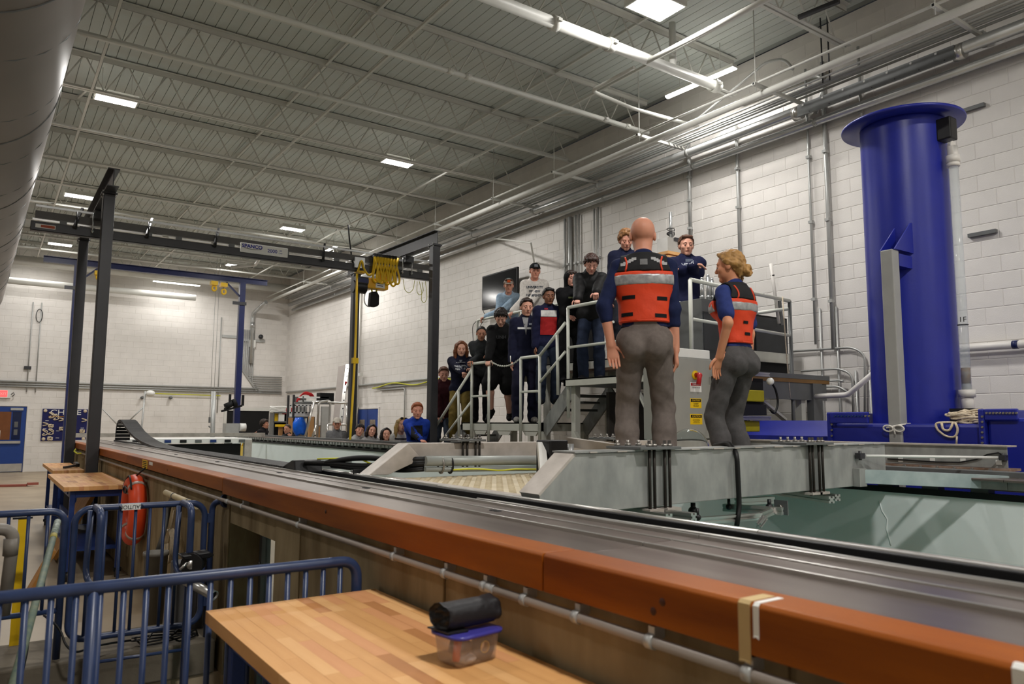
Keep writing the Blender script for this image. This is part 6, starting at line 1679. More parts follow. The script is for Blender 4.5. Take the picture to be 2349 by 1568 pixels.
text('exit_text', 'EXIT', 0.12, (e_.x-0.04, FY-0.086, e_.z), (1, 0, 0), (0, 0, 1), M['white'], ex)
b = MB(); b.tube([(e_.x+0.2, FY-0.05, e_.z-0.02), (e_.x+0.27, FY-0.07, e_.z+0.05), (e_.x+0.3, FY-0.1, e_.z-0.02), (e_.x+0.24, FY-0.1, e_.z-0.08)], 0.015, n=5); b.build('lamp_head', M['dgrey2'], ex)
# knot board
k0, k1 = at(98, 937, Y=FY), at(193, 1010, Y=FY)
x0, x1, z1, z0 = k0.x, k1.x+0.05, k0.z, k1.z
kb = thing('knot_board', 'navy board of white rope knots with the word CHASE on the far wall', 'board', ((x0+x1)/2, FY, z0))
b = MB(); b.box(x0, x1, FY-0.03, FY, z0, z1); b.build('board_panel', mat('navy_board', (18, 22, 84), 0.6), kb)
text('board_text', 'CHASE', 0.24, (x0+0.21, FY-0.035, z1-0.12), (1, 0, 0), (0, 0, 1), M['white'], kb, align='LEFT', extrude=0.004, sx=1.25)
for (u, v) in ((0.06, 0.06), (0.94, 0.06), (0.06, 0.94), (0.94, 0.94)):
    b = MB(); b.lathe([(0, 0.02), (0.05, 0.02), (0.055, 0)], (x0+(x1-x0)*u, FY-0.031, z1-(z1-z0)*v), (0, -1, 0), 14); b.build('rope_disc', M['rope'], kb)
rk_ = random.Random(4)
for (u, v, kind) in ((0.2, 0.2, 1), (0.3, 0.26, 1), (0.42, 0.33, 2), (0.08, 0.48, 2), (0.2, 0.53, 3), (0.08, 0.74, 1), (0.21, 0.72, 1), (0.2, 0.93, 3), (0.93, 0.35, 2), (0.9, 0.7, 3), (0.68, 0.3, 1), (0.62, 0.55, 2), (0.6, 0.8, 3), (0.44, 0.62, 3)):
    cx, cz = x0+(x1-x0)*u, z1-(z1-z0)*v
    b = MB(); pts = [(cx+0.07*math.sin(t*1.9+kind), FY-0.045-0.01*math.cos(t*3), cz+(0.09 if kind == 1 else 0.05)*math.sin(t*(1.0 if kind != 3 else 2.3))) for t in np.linspace(0, 6, 26)]
    b.tube(pts, 0.016, n=5); b.build('rope_knot', M['rope'], kb)
for (u, v) in ((0.11, 0.37), (0.07, 0.62), (0.2, 0.62), (0.36, 0.69), (0.19, 0.87), (0.36, 0.91), (0.9, 0.6)):
    b = MB(); cx, cz = x0+(x1-x0)*u, z1-(z1-z0)*v; b.box(cx-0.05, cx+0.05, FY-0.033, FY-0.03, cz-0.008, cz+0.008); b.build('name_strip', M['white'], kb)
b = MB(); b.box(x0+0.18, x0+0.75, FY-0.05, FY-0.03, z1-0.26, z1-0.24); b.build('wood_rod', M['woode'], kb)
# pipes along the far wall
for (za, zb, x0_, x1_, r, lab) in ((871, 891, -3, 8.6, 0.03, 'upper'), (876, 897, -3, 9.5, 0.025, 'middle'), (885, 898, -3, 9.5, 0.03, 'lower')):
    za_ = (at(20, za, Y=FY).z+at(480, zb, Y=FY).z)/2
    b = MB(); b.cyl((x0_, FY-0.05, za_), (x1_, FY-0.05, za_), r, n=8); tag(b.build('far_conduit', M['emt']), '%s horizontal conduit along the far wall' % lab, 'conduit')
lz = at(380, 903, Y=FY).z
b = MB(); b.cyl((4.6, FY-0.08, lz), (7.2, FY-0.08, lz-0.02), 0.02, n=6); tag(b.build('yellow_line', M['lime']), 'yellow cable stretched along the far wall from the lamp stand', 'cable')
for i, px_ in enumerate((66, 86, 503)):
    a_ = at(px_, 830, Y=FY); b = MB(); b.cyl((a_.x, FY-0.03, 2.0 if i == 2 else 2.6), (a_.x, FY-0.03, 5.6), 0.02, n=6)
    tag(b.build('far_conduit', M['emt']), 'thin vertical conduit on the far wall, %s from the left' % ordinal(i), 'conduit', 'vertical conduits on the far wall')
a_ = at(60, 843, Y=FY); b = MB(); b.box(a_.x-0.06, a_.x+0.14, FY-0.07, FY, a_.z-0.05, a_.z+0.05); tag(b.build('outlet_box', M['dgrey']), 'small dark outlet box at the end of a conduit on the far wall', 'outlet')
a_ = at(90, 724, Y=FY)
b = MB(); b.tube([(a_.x+0.09*math.cos(t), FY-0.05, a_.z+0.22*math.sin(t)) for t in np.linspace(0, 12.5, 40)], 0.012, n=5); tag(b.build('hung_cable', M['dgrey2']), 'coil of cable hung high on the far wall at the left', 'cable')
for i in range(8):
    px_ = 552+i*4
    a_ = at(px_, 830, Y=FY); c_ = at(660, 866+i*5.2, Y=FY)
    b = MB(); b.tube(fillet([(a_.x, FY-0.04, 5.2), (a_.x, FY-0.04, c_.z), (9.5, FY-0.04, c_.z-0.0)], 0.5, 6), 0.02, n=6)
    tag(b.build('corner_conduit', M['emt']), 'grey conduit bending along the far wall to the corner, %s from the left' % ordinal(i), 'conduit', 'bank of bent conduits in the far corner')
for (px_, py_, w, h) in ((532, 772, 0.36, 0.10), (583, 781, 0.4, 0.10)):
    a_ = at(px_, py_, Y=FY); b = MB(); b.box(a_.x-w, a_.x+w, FY-0.05, FY, a_.z-h/2, a_.z+h/2); tag(b.build('strut_rail', M['emt']), 'horizontal strut rail holding the far corner conduits, %s' % ('left' if px_ < 550 else 'right'), 'strut', 'strut rails in the far corner')
a_ = at(578, 787, Y=FY); b = MB(); b.box(a_.x-0.11, a_.x+0.11, FY-0.12, FY, a_.z-0.15, a_.z+0.12); b.box(a_.x-0.08, a_.x+0.08, FY-0.1, FY, a_.z-0.2, a_.z-0.15); tag(b.build('junction_box', M['white']), 'white junction box on the far wall in the corner', 'box')
a_ = at(595, 773, Y=FY); b = MB(); b.sph((a_.x, FY-0.2, a_.z), 0.09); b.cyl((a_.x, FY-0.2, a_.z), (a_.x, FY, a_.z), 0.04, n=8); tag(b.build('security_camera', M['dgrey']), 'small dark dome camera on the far corner wall', 'camera')
a_ = at(578, 740, Y=FY); b = MB(); b.tube(fillet([(a_.x, FY-0.09, 3.9), (a_.x, FY-0.09, a_.z+0.35), (a_.x+0.15, FY-1.2, hz_-0.2)], 0.2, 5), 0.075, n=10); b.cyl((a_.x, FY-0.09, a_.z-0.2), (a_.x, FY-0.09, a_.z), 0.09, n=10); tag(b.build('down_pipe', M['silver']), 'silver pipe turning down the far wall at the end of the overhead rack', 'pipe')
# great white pipe and beams near the far wall
bz = (at(100, 600, Y=28.2).z+at(760, 675, Y=28.2).z)/2
b = MB(); b.cyl((-3, 28.2, bz), (9.5, 28.2, bz), 0.16, n=16); tag(b.build('great_pipe', M['steelw']), 'thick white pipe across the hall just before the far wall', 'pipe')
b = MB(); b.cyl((-3, 28.7, bz-0.6), (6, 28.7, bz-0.6), 0.11, n=12); tag(b.build('great_pipe', M['steelw']), 'second white pipe lower along the far wall top', 'pipe')
b = MB(); b.tube(fillet([at(530, 612, Y=25), at(585, 608, Y=25), at(617, 562, Y=20)], 0.2, 5), 0.05, n=8); tag(b.build('roof_pipe', M['steelw']), 'white pipe rising from the joist at the right end of the navy beam', 'pipe')
# lamp stand with white shade, frame braces, hoist hook
ls = at(333, 900, Y=28.0)
lt2 = thing('lamp_stand', 'tall thin stand with a white globe before the far wall', 'stand', (ls.x, 28, 0))
b = MB(); b.cyl((ls.x-0.1, 28, 0), (ls.x, 28, ls.z+0.05), 0.03, n=8); b.build('stand_pole', M['emt'], lt2)
gl = at(345, 902, Y=28.0); b = MB(); b.sph(gl, (0.15, 0.15, 0.11)); b.build('globe', M['white'], lt2)
b = MB(); b.cyl(at(332, 930, Y=28), at(296, 965, Y=28), 0.022, n=6); b.cyl(at(236, 938, Y=28), at(280, 985, Y=28), 0.022, n=6); b.build('stand_brace', M['emt'], lt2)
for i, px_ in enumerate((325, 390)):
    a_ = at(px_, 912, Y=FY); b = MB(); b.cyl((a_.x, FY-0.15, a_.z), (a_.x, FY, a_.z), 0.05, n=8); b.sph((a_.x, FY-0.15, a_.z), 0.06)
    tag(b.build('wall_spotlight', M['dgrey2']), 'small wall spotlight on the far wall, %s one' % ('left' if i == 0 else 'right'), 'spotlight', 'spotlights on the far wall')
hk = at(484, 968, Y=24.74)
ht = thing('crane_hook', 'grey crane hook on two thin ropes before the far wall', 'hook', (hk.x, 24.74, hk.z-0.1))
b = MB(); b.box(hk.x-0.07, hk.x+0.07, 24.70, 24.78, hk.z-0.02, hk.z+0.16); b.tube(arc((hk.x, 24.74, hk.z-0.10), 0.06, math.pi/2, -math.pi*0.95, 10, (1, 0, 0), (0, 0, 1)), 0.02, n=6); b.build('hook_block', M['dgrey2'], ht)
for s_ in (-1, 1):
    b = MB(); b.cyl((hk.x+s_*0.05, 24.74, hk.z+0.15), (hk.x+s_*0.05, 24.74, 6.87), 0.008, n=5); b.build('hoist_rope', M['emt'], ht)
# dark doorway in the far wall
b = MB(); k0 = at(520, 941, Y=FY); k1 = at(617, 941, Y=FY)
b.box(k0.x, k1.x, FY-0.02, FY+0.2, 0, k0.z); struct(b.build('door_2', M['black']))
b = MB(); b.box(k0.x-0.1, k0.x, FY-0.06, FY, 0, k0.z+0.1); b.box(k0.x-0.1, k1.x+0.05, FY-0.06, FY, k0.z, k0.z+0.1); struct(b.build('trim_5', M['steelw']))
# equipment around the blue gantry post at the far rail end
q_ = at(537, 980, Y=23.0); t = thing('drive_unit', 'grey drive box with a dial at the far end of the rail', 'machine', (q_.x, 23, 1.2))
b = MB(); b.box(q_.x-0.25, q_.x+0.12, 22.9, 23.3, 1.28, q_.z+0.12); b.build('drive_case', M['emt'], t); b = MB(); b.cyl((q_.x+0.13, 22.9, 1.5), (q_.x+0.3, 22.9, 1.5), 0.12, n=14); b.build('dial', M['white'], t); b = MB(); b.box(q_.x-0.2, q_.x+0.2, 22.95, 23.25, 0, 1.28); b.build('pedestal', M['dgrey2'], t)
q_ = at(532, 928, Y=23.6); t = thing('dark_machine', 'dark machine clamped on the blue gantry post', 'machine', (q_.x, 23.6, q_.z-0.3))
b = MB(); b.cyl((q_.x-0.2, 23.6, q_.z-0.06), (q_.x+0.06, 23.6, q_.z+0.06), 0.09, n=14); b.cyl((q_.x+0.02, 23.6, q_.z+0.04), (q_.x+0.12, 23.6, q_.z+0.08), 0.12, n=14); b.box(q_.x-0.1, q_.x-0.04, 23.55, 23.62, q_.z+0.05, q_.z+0.32); b.box(q_.x+0.3, q_.x+0.36, 23.6, 23.7, q_.z-0.02, q_.z+0.3); b.bar((q_.x-0.3, 23.6, q_.z-0.2), (q_.x+0.3, 23.6, q_.z-0.02), 0.06); b.build('motor_body', M['black'], t)
b = MB(); b.cyl((q_.x-0.45, 23.8, 0), (q_.x-0.5, 23.8, q_.z+0.4), 0.07, n=8); b.build('stand_column', M['emt'], t)
# shelf unit with bins, ladder cart, cardboard tubes, blue bag
SY = 25.6
s0, s1, s2 = at(629, 930, Y=SY), at(672, 995, Y=SY), at(650, 945, Y=SY)
sh = thing('shelf_unit', 'open shelf unit with small goods behind the far rail', 'shelf', ((s0.x+s1.x)/2, SY, 0))
ztp = at(640, 946, Y=SY).z; xa, xb_ = s0.x, at(700, 950, Y=SY).x
for x in (xa, (xa+xb_)/2, xb_):
    b = MB(); b.box(x-0.02, x+0.02, SY, SY+0.4, 0, ztp); b.build('side_panel', M['dgrey2'], sh)
for k, z in enumerate((0.3, 0.85, at(640, 967, Y=SY).z, ztp)):
    b = MB(); b.box(xa, xb_, SY, SY+0.4, z-0.02, z+0.02); b.build('shelf_board', M['dgrey2'], sh)
b = MB(); b.box(xa, xb_, SY+0.4, SY+0.42, 0, ztp); b.build('back_panel', M['black'], sh)
zz_ = at(640, 967, Y=SY).z+0.02
for i, (dx, w, h, m, nm) in enumerate(((0.18, 0.22, 0.42, M['yellowp'], 'yellow'), (0.28, 0.2, 0.34, M['white'], 'white'), (0.75, 0.3, 0.3, M['bluebench'], 'blue'))):
    b = MB(); b.box(xa+dx-w/2, xa+dx+w/2, SY+0.05+0.08*(i == 0), SY+0.3, zz_, zz_+h); tag(b.build('storage_bin', m), 'small %s bin on the upper shelf of the far shelf unit' % nm, 'bin', 'goods on the far shelf unit')
for i in range(3):
    b = MB(); b.cyl((xa+0.3+i*0.2, SY+0.15, 0.87), (xa+0.3+i*0.2, SY+0.15, 1.15), 0.05, n=10); tag(b.build('bottle', [M['tan'], M['white'], M['tan']][i]), 'bottle on the lower shelf of the far shelf unit, %s from the left' % ordinal(i), 'bottle', 'bottles on the far shelf unit')
for i, (px_, py_, m, r) in enumerate(((645, 933, M['white'], 0.35), (665, 937, M['red'], 0.36))):
    a_ = at(px_, py_, Y=SY+0.1); b = MB()
    for k in range(4):
        b.tube([(a_.x+r*math.cos(t), SY+0.15+0.12*math.sin(t), a_.z-0.16+0.05*k+0.02*math.sin(3*t)) for t in np.linspace(0, 2*math.pi, 21)[:-1]], 0.03, n=5, closed=True)
    tag(b.build('hose_coil', m), '%s hose coil on top of the far shelf unit' % ('white' if i == 0 else 'red'), 'hose')
CYr = 22.5
c0, c1 = at(672, 965, Y=CYr), at(712, 965, Y=CYr)
ct = thing('steel_rack', 'steel rack with white crate and red hoses behind the far rail', 'rack', ((c0.x+c1.x)/2, CYr, 0))
zr_ = at(690, 955, Y=CYr).z; zt3 = at(670, 905, Y=CYr).z
for x in (c0.x, c1.x+0.1):
    for y in (CYr, CYr+0.5):
        b = MB(); b.box(x-0.03, x+0.03, y-0.03, y+0.03, 0, zt3 if x == c0.x else zr_); b.build('upright', M['dgrey'], ct)
b = MB(); b.box(c0.x, c1.x+0.1, CYr, CYr+0.5, zr_-0.05, zr_); b.build('shelf_board', M['dgrey2'], ct)
b = MB(); b.box(c0.x, c1.x+0.1, CYr-0.6, CYr+0.5, at(690, 974, Y=22.0).z-0.34, at(690, 974, Y=22.0).z-0.30); b.build('shelf_board', M['dgrey2'], ct)
cr = thing('white_crate', 'white slatted plastic crate on the steel rack', 'crate', ((c0.x+c1.x)/2, CYr+0.2, zr_))
w_ = c1.x-c0.x-0.02; zc0 = zr_; zc1 = at(690, 926, Y=CYr).z
for (y) in (CYr-0.02, CYr+0.42):
    b = MB(); b.box(c0.x+0.03, c1.x, y, y+0.03, zc1-0.06, zc1); b.box(c0.x+0.03, c1.x, y, y+0.03, zc0, zc0+0.14); b.build('crate_rim', M['white'], cr)
    for k in range(5):
        x = c0.x+0.05+k*(w_-0.06)/4; b = MB(); b.box(x-0.025, x+0.025, y, y+0.03, zc0+0.1, zc1-0.03); b.build('crate_slat', M['white'], cr)
b = MB(); b.box(c0.x+0.03, c1.x, CYr, CYr+0.42, zc0, zc0+0.03); b.build('crate_floor', M['white'], cr)
b = MB(); b.box(c0.x+0.1, c1.x-0.08, CYr+0.2, CYr+0.4, zc0+0.03, zc1+0.22); tag(b.build('grey_box', M['dgrey2']), 'grey box standing in the white crate', 'box')
for i in range(6):
    p = [at(678+i, 935-i, Y=CYr+0.1), at(680+i*2, 915-i*2, Y=CYr+0.1), at(695+i, 903-i, Y=CYr+0.15), at(709+i*1.5, 905-i*.5, Y=CYr+0.15), at(716+i, 912, Y=CYr+0.2)]
    b = MB(); b.tube(fillet(p, 0.4, 5), 0.018, n=5); tag(b.build('red_hose', M['red']), 'red hose arching over the white crate on the steel rack, %s from outside' % ordinal(i), 'hose', 'red hoses over the white crate')
lpts = at(676, 916, Y=CYr)
for k in range(4):
    a_ = at(675+k*3.3, 918, Y=CYr+0.3); b = MB(); b.cyl((a_.x, CYr+0.3, zc1-0.1), (a_.x, CYr+0.3, a_.z+0.06), 0.015, n=6); tag(b.build('white_rod', M['white']), 'thin white rod standing in the white crate, %s from the left' % ordinal(k), 'rod', 'thin white rods in the crate')
a_ = at(722, 914, Y=22.0); tr_ = thing('white_tray', 'white tray of small parts on the scaffold cart', 'tray', (a_.x, 22, a_.z-0.1))
b = MB(); 
for dz in (0, 0.12):
    for (xa2, xb2, ya2, yb2) in ((a_.x-0.4, a_.x+0.4, 21.9, 21.93), (a_.x-0.4, a_.x+0.4, 22.3, 22.33), (a_.x-0.4, a_.x-0.37, 21.9, 22.33), (a_.x+0.37, a_.x+0.4, 21.9, 22.33)):
        b.box(xa2, xb2, ya2, yb2, a_.z-0.1+dz, a_.z-0.06+dz)
b.build('tray_frame', M['white'], tr_)
a_ = at(752, 909, Y=22.0); b = MB(); b.box(a_.x-0.28, a_.x+0.16, 21.9, 22.2, at(752, 920, Y=22).z, at(752, 901, Y=22).z); tag(b.build('black_crate', M['black']), 'black crate on the scaffold cart beside the leaning ladder', 'crate')
# rolling scaffold
sc = thing('scaffold_cart', 'aluminium rolling scaffold cart with rounded frames behind the far rail', 'scaffold', (8.0, 21, 0))
def spipe(pl, r=0.035, Y=21.0):
    b = MB(); b.tube(fillet([at(x, y, Y=Y) if not isinstance(y, tuple) else Vector(y) for x, y in pl], 0.1, 5), r, n=8); b.build('frame_pipe', M['alu2'], sc)
spipe(((727, 1010), (731, 922), (758, 918), (755, 976), (728, 975)))
spipe(((752, 922), (820, 926), (815, 974), (752, 973)), 0.03, 20.5)
spipe(((795, 1005), (796, 926)), 0.03, 20.5); spipe(((750, 1005), (752, 973)), 0.03, 20.5)
spipe(((721, 922), (700, 1000)), 0.03, 20.2); spipe(((726, 975), (716, 1003)), 0.03, 20.4); spipe(((716, 922), (748, 920)), 0.03, 21.0)
b = MB(); p_ = at(743, 960, Y=20.9); b.box(p_.x-0.1, p_.x+0.1, 20.8, 20.9, p_.z-0.7, p_.z+0.35); b.build('jack_case', M['silver'], sc)
b = MB(); b.box(7.6, 8.6, 20.5, 21.2, 0.0, 0.2).box(at(722, 914, Y=22).x-0.5, at(752, 909, Y=22).x+0.3, 21.6, 22.4, at(722, 914, Y=22).z-0.16, at(722, 914, Y=22).z-0.10); b.build('cart_base', M['dgrey2'], sc)
ld0, ld1, ld2, ld3 = at(776, 840, Y=21.8), at(795, 836, Y=21.8), at(763, 970, Y=21.2), at(779, 965, Y=21.2)
ldt = thing('aluminium_plank', 'tall aluminium scaffold plank leaning on the right wall', 'plank', (ld2.x, 21.4, 0))
ex_ = (ld2-ld0)*1.0
b = MB(); b.prism([ld0, ld1, ld3+(ld3-ld1)*0.9, ld2+(ld2-ld0)*0.9], (0.03, 0.05, 0)); b.build('plank_deck', mat('plank_grey', (176, 168, 164), 0.5, 0.2, var=0.05), ldt)
b = MB(); b.bar(ld1+V(0.03, -0.02, 0), ld3+(ld3-ld1)*0.9+V(0.03, -0.02, 0), 0.10, 0.06); b.build('side_rail', M['alu2'], ldt)
for k in range(7):
    c_ = ld1.lerp(ld3, (k+.5)/7)+V(0.03, -0.06, 0); b = MB(); b.cyl(c_, c_+V(0, -0.012, 0), 0.022, n=8); b.build('rung_rivet', M['dgrey'], ldt)
b = MB(); c_ = ld1.lerp(ld3, 0.36)+V(0.03, -0.056, 0); b.bar(c_+V(0, 0, 0.09), c_-V(0, 0, 0.09), 0.06, 0.012); b.build('red_label', M['red'], ldt)
for i, (px_, py0, py1, w) in enumerate(((716, 955, 1002, 0.13), (739, 975, 1003, 0.14), (668, 958, 1000, 0.10), (645, 978, 1000, 0.1))):
    a_, c_ = at(px_, py0, Y=20.8+i*.5), at(px_, py1, Y=20.8+i*.5)
    b = MB(); b.box(a_.x-w/2, a_.x+w/2, a_.y, a_.y+w, 0, a_.z)
    tag(b.build('cardboard_tube', M['tan']), 'upright cardboard box behind the far rail, %s' % ('nearest the scaffold cart', 'just right of the scaffold leg', 'beside the steel rack upright', 'with a yellow top')[i], 'box', 'cardboard boxes behind the far rail')
a_ = at(650, 976, Y=22.3); b = MB(); b.box(a_.x-0.2, a_.x+0.1, 22.2, 22.45, a_.z-0.03, a_.z+0.04); tag(b.build('yellow_tray', M['yellowp']), 'yellow lid on the leftmost cardboard box', 'lid')
a_ = at(690, 974, Y=22.0)
b = MB(); vs = []
for i in range(11):
    t = i/10; R = 0.19*(0.55+0.6*math.sin(math.pi*min(1, t*0.9+0.08)))
    for k in range(14):
        an = 2*math.pi*k/14; vs.append((a_.x+R*math.cos(an)*(1+.1*math.sin(5*an+t*6)), 22.1+0.16*math.sin(an), a_.z-0.30+0.50*t+0.03*math.sin(3*an)))
b.add(vs, [(i*14+k, i*14+(k+1) % 14, (i+1)*14+(k+1) % 14, (i+1)*14+k) for i in range(10) for k in range(14)]+[tuple(range(13, -1, -1)), tuple(range(140, 154))], 0, True)
tag(b.build('blue_bag', mat('bright_blue_bag', (20, 96, 214), 0.25, var=0.2, scale=9)), 'bright blue plastic bag on the steel rack shelf', 'bag')
# blue double doors in the right wall
b = MB(); y0_, y1_, zd = 20.85, 22.4, 2.08
b.box(XW-0.04, XW+0.02, y0_-0.05, y0_, 0, zd+0.05).box(XW-0.04, XW+0.02, y1_, y1_+0.05, 0, zd+0.05).box(XW-0.04, XW+0.02, y0_, y1_, zd, zd+0.05)
d3 = struct(b.build('door_3', M['wall']))
for k in range(2):
    ya, yb3 = y0_+(y1_-y0_)*k/2+0.01, y0_+(y1_-y0_)*(k+1)/2-0.01
    b = MB(); b.box(XW-0.03, XW+0.0, ya, yb3, 0.01, zd-0.01); lf = b.build('door_leaf', M['bluedoor'], d3)
    b = MB(); b.box(XW-0.034, XW-0.03, ya+0.18, yb3-0.18, 0.9, 1.75); b.build('door_pane', mat('door_pane_view', (150, 140, 124), 0.2, rgb2=(110, 92, 80), scale=5), lf)
wp2 = at(810, 900, X=XW-0.1)
b = MB(); b.cyl((XW-0.12, at(823, 700, X=XW-.12).y, 0.2), (XW-0.12, at(823, 700, X=XW-.12).y, 6.0), 0.07, n=12); b.box(XW-0.2, XW-0.1, at(829, 830, X=XW-.12).y-0.1, at(829, 830, X=XW-.12).y+0.05, 3.1, 3.2); tag(b.build('wall_downpipe', M['steelw']), 'white vertical pipe on the right wall behind the rear crane post', 'pipe')
zc_ = (at(830, 884, X=wx).z+at(975, 868, X=wx).z)/2; zc2 = (at(830, 892, X=wx).z+at(975, 879, X=wx).z)/2
b = MB(); b.cyl((wx, 8.5, zc_), (wx, 29.3, zc_), 0.03, n=8); tag(b.build('wall_conduit', M['emt']), 'upper long conduit along the right wall at head height', 'conduit')
b = MB(); b.cyl((wx, 8.5, zc2), (wx, 21, zc2), 0.028, n=8); tag(b.build('wall_conduit', M['emt']), 'lower long conduit along the right wall at head height', 'conduit')
b = MB(); b.tube([(wx-0.03, y, zc2+0.04+0.05*math.sin(y*2.3)) for y in np.linspace(15.5, 21.2, 40)], 0.018, n=5); tag(b.build('yellow_line', M['lime']), 'yellow cable draped along the right wall conduit', 'cable')
b = MB(); y_ = at(928, 940, X=wx).y; b.tube(fillet([(wx, y_+1.6, at(900, 892, X=wx).z), (wx, y_, at(900, 892, X=wx).z), (wx, y_, 1.0)], 0.1), 0.022, n=6); tag(b.build('wall_conduit', M['emt']), 'conduit turning down the right wall behind the blonde girl', 'conduit')
# ================================================================ people: one continuous body surface each, grown from a distance field
def axis(lo, hi, h, fine=None, hf=None):
    pts = [lo]
    while pts[-1] < hi:
        s = hf if (fine and fine[0] <= pts[-1] < fine[1]) else h
        pts.append(pts[-1]+s)
    return np.array(pts)

class Field:
    def __init__(s, lo, hi, h, head=None, hf=None):
        if head is not None:
            fx = [(head[i]-0.13, head[i]+0.13) for i in range(3)]
        else:
            fx = [None]*3
        s.ax = [axis(lo[i], hi[i], h, fx[i], hf) for i in range(3)]
        s.val = np.full([len(a) for a in s.ax], 0.5, dtype=np.float32)
    def sub(s, lo, hi):
        sl = []
        for a, l, h in zip(s.ax, lo, hi):
            i0 = max(0, np.searchsorted(a, l)-1); i1 = min(len(a), np.searchsorted(a, h)+1)
            if i1 <= i0: return None, None
            sl.append(slice(i0, i1))
        g = np.meshgrid(s.ax[0][sl[0]], s.ax[1][sl[1]], s.ax[2][sl[2]], indexing='ij', sparse=True)
        return tuple(sl), g
    def blend(s, sl, d, k, op='u'):
        v = s.val[sl]
        if op == 'u':
            h = np.clip(0.5+0.5*(v-d)/k, 0, 1)
            s.val[sl] = v+(d-v)*h-k*h*(1-h)
        elif op == 's':
            d = -d
            h = np.clip(0.5-0.5*(v-d)/k, 0, 1)
            s.val[sl] = v+(d-v)*h+k*h*(1-h)
        elif op == 'i':
            s.val[sl] = np.maximum(v, d)
    def cone(s, a, b, ra, rb, k=0.03, flat=None, op='u', grow=0.0):
        """tapered capsule; flat=(axis vector, factor<1) squashes it along an axis"""
        a, b = np.array(a, float), np.array(b, float)
        ra, rb = ra+grow, rb+grow
        m = max(ra, rb)+0.09
        sl, g = s.sub(np.minimum(a, b)-m, np.maximum(a, b)+m)
        if sl is None: return
        P = [g[i]-a[i] for i in range(3)]
        d = b-a
        if flat is not None:
            n = np.array(flat[0], float); n /= np.linalg.norm(n); f = flat[1]
            # keep the surface at ra+grow along the wide side, squash the thin one
            f = (f*(ra-grow)+grow)/ra if ra > 1e-6 else f
            q = 1/f-1
            dn = P[0]*n[0]+P[1]*n[1]+P[2]*n[2]
            P = [P[i]+dn*n[i]*q for i in range(3)]
            d = d+n*(d@n)*q
        L2 = max(d@d, 1e-9)
        t = np.clip((P[0]*d[0]+P[1]*d[1]+P[2]*d[2])/L2, 0, 1)
        dist = np.sqrt((P[0]-t*d[0])**2+(P[1]-t*d[1])**2+(P[2]-t*d[2])**2)-(ra+(rb-ra)*t)
        s.blend(sl, dist.astype(np.float32), k, op)
    def ell(s, c, r, R=None, k=0.02, op='u', cuts=(), grow=0.0, noise=None):
        """ellipsoid with axes R (rows), cut by half spaces (n, d): keeps n.p < d in its own frame"""
        c = np.array(c, float); r = np.array(r, float)+grow
        R = np.eye(3) if R is None else R
        m = r.max()+0.08
        sl, g = s.sub(c-m, c+m)
        if sl is None: return
        P = [g[i]-c[i] for i in range(3)]
        Q = [P[0]*R[i][0]+P[1]*R[i][1]+P[2]*R[i][2] for i in range(3)]
        k0 = np.sqrt(sum((Q[i]/r[i])**2 for i in range(3)))
        k1 = np.sqrt(sum((Q[i]/r[i]**2)**2 for i in range(3)))+1e-9
        d = k0*(k0-1)/k1
        if noise:
            d = d + noise[0]*np.sin(Q[0]*noise[1]+2*np.sin(Q[2]*noise[1]*0.7))*np.sin(Q[1]*noise[1]*1.1+1.3*np.sin(Q[0]*noise[1]*.6))*np.cos(Q[2]*noise[1]*.8)
        for n, o in cuts:
            d = np.maximum(d, Q[0]*n[0]+Q[1]*n[1]+Q[2]*n[2]-o)
        s.blend(sl, d.astype(np.float32), k, op)
    def plane(s, n, o):
        """keep n.p < o everywhere"""
        g = np.meshgrid(*s.ax, indexing='ij', sparse=True)
        s.val = np.maximum(s.val, (g[0]*n[0]+g[1]*n[1]+g[2]*n[2]-o).astype(np.float32))
    def wrinkle(s, amp, f, seed=0):
        x, y, z = np.meshgrid(*s.ax, indexing='ij', sparse=True)
        a = seed*1.7
        w = 0.7*np.sin(f*1.5*z+a+1.5*np.sin(f*0.45*(x+y)+a)+0.9*np.sin(f*.7*(y-x)))*np.sin(f*0.30*(x+1.3*y)+f*.22*z+2*a)+0.45*np.sin(f*1.9*(z+0.8*x)+2*a+np.sin(f*.6*y))*np.sin(f*.35*(z-y)+a)
        s.val = s.val+(amp*w).astype(np.float32)
    def mesh(s):
        v = s.val; sg = v < 0
        nx, ny, nz = v.shape
        cnt = np.zeros((nx-1, ny-1, nz-1), np.int8)
        for i in (0, 1):
            for j in (0, 1):
                for k in (0, 1):
                    cnt += sg[i:nx-1+i, j:ny-1+j, k:nz-1+k]
        act = (cnt > 0) & (cnt < 8)
        I, J, K = np.nonzero(act)
        idx = np.full(act.shape, -1, np.int32); idx[I, J, K] = np.arange(len(I))
        acc = np.zeros((len(I), 3)); num = np.zeros(len(I))
        cor = [(i, j, k) for i in (0, 1) for j in (0, 1) for k in (0, 1)]
        for a in cor:
            for ax_ in range(3):
                if a[ax_]: continue
                b = list(a); b[ax_] = 1
                va = v[I+a[0], J+a[1], K+a[2]]; vb = v[I+b[0], J+b[1], K+b[2]]
                mk = (va < 0) != (vb < 0)
                t = np.where(mk, va/np.where(mk, va-vb, 1), 0)
                p = np.array([a]*len(I), float); p[:, ax_] += t
                acc[mk] += p[mk]; num[mk] += 1
        fr = acc/num[:, None]
        out = np.empty((len(I), 3))
        for q, (A, N) in enumerate(zip(s.ax, (I, J, K))):
            out[:, q] = A[N]+fr[:, q]*(A[N+1]-A[N])
        F = []
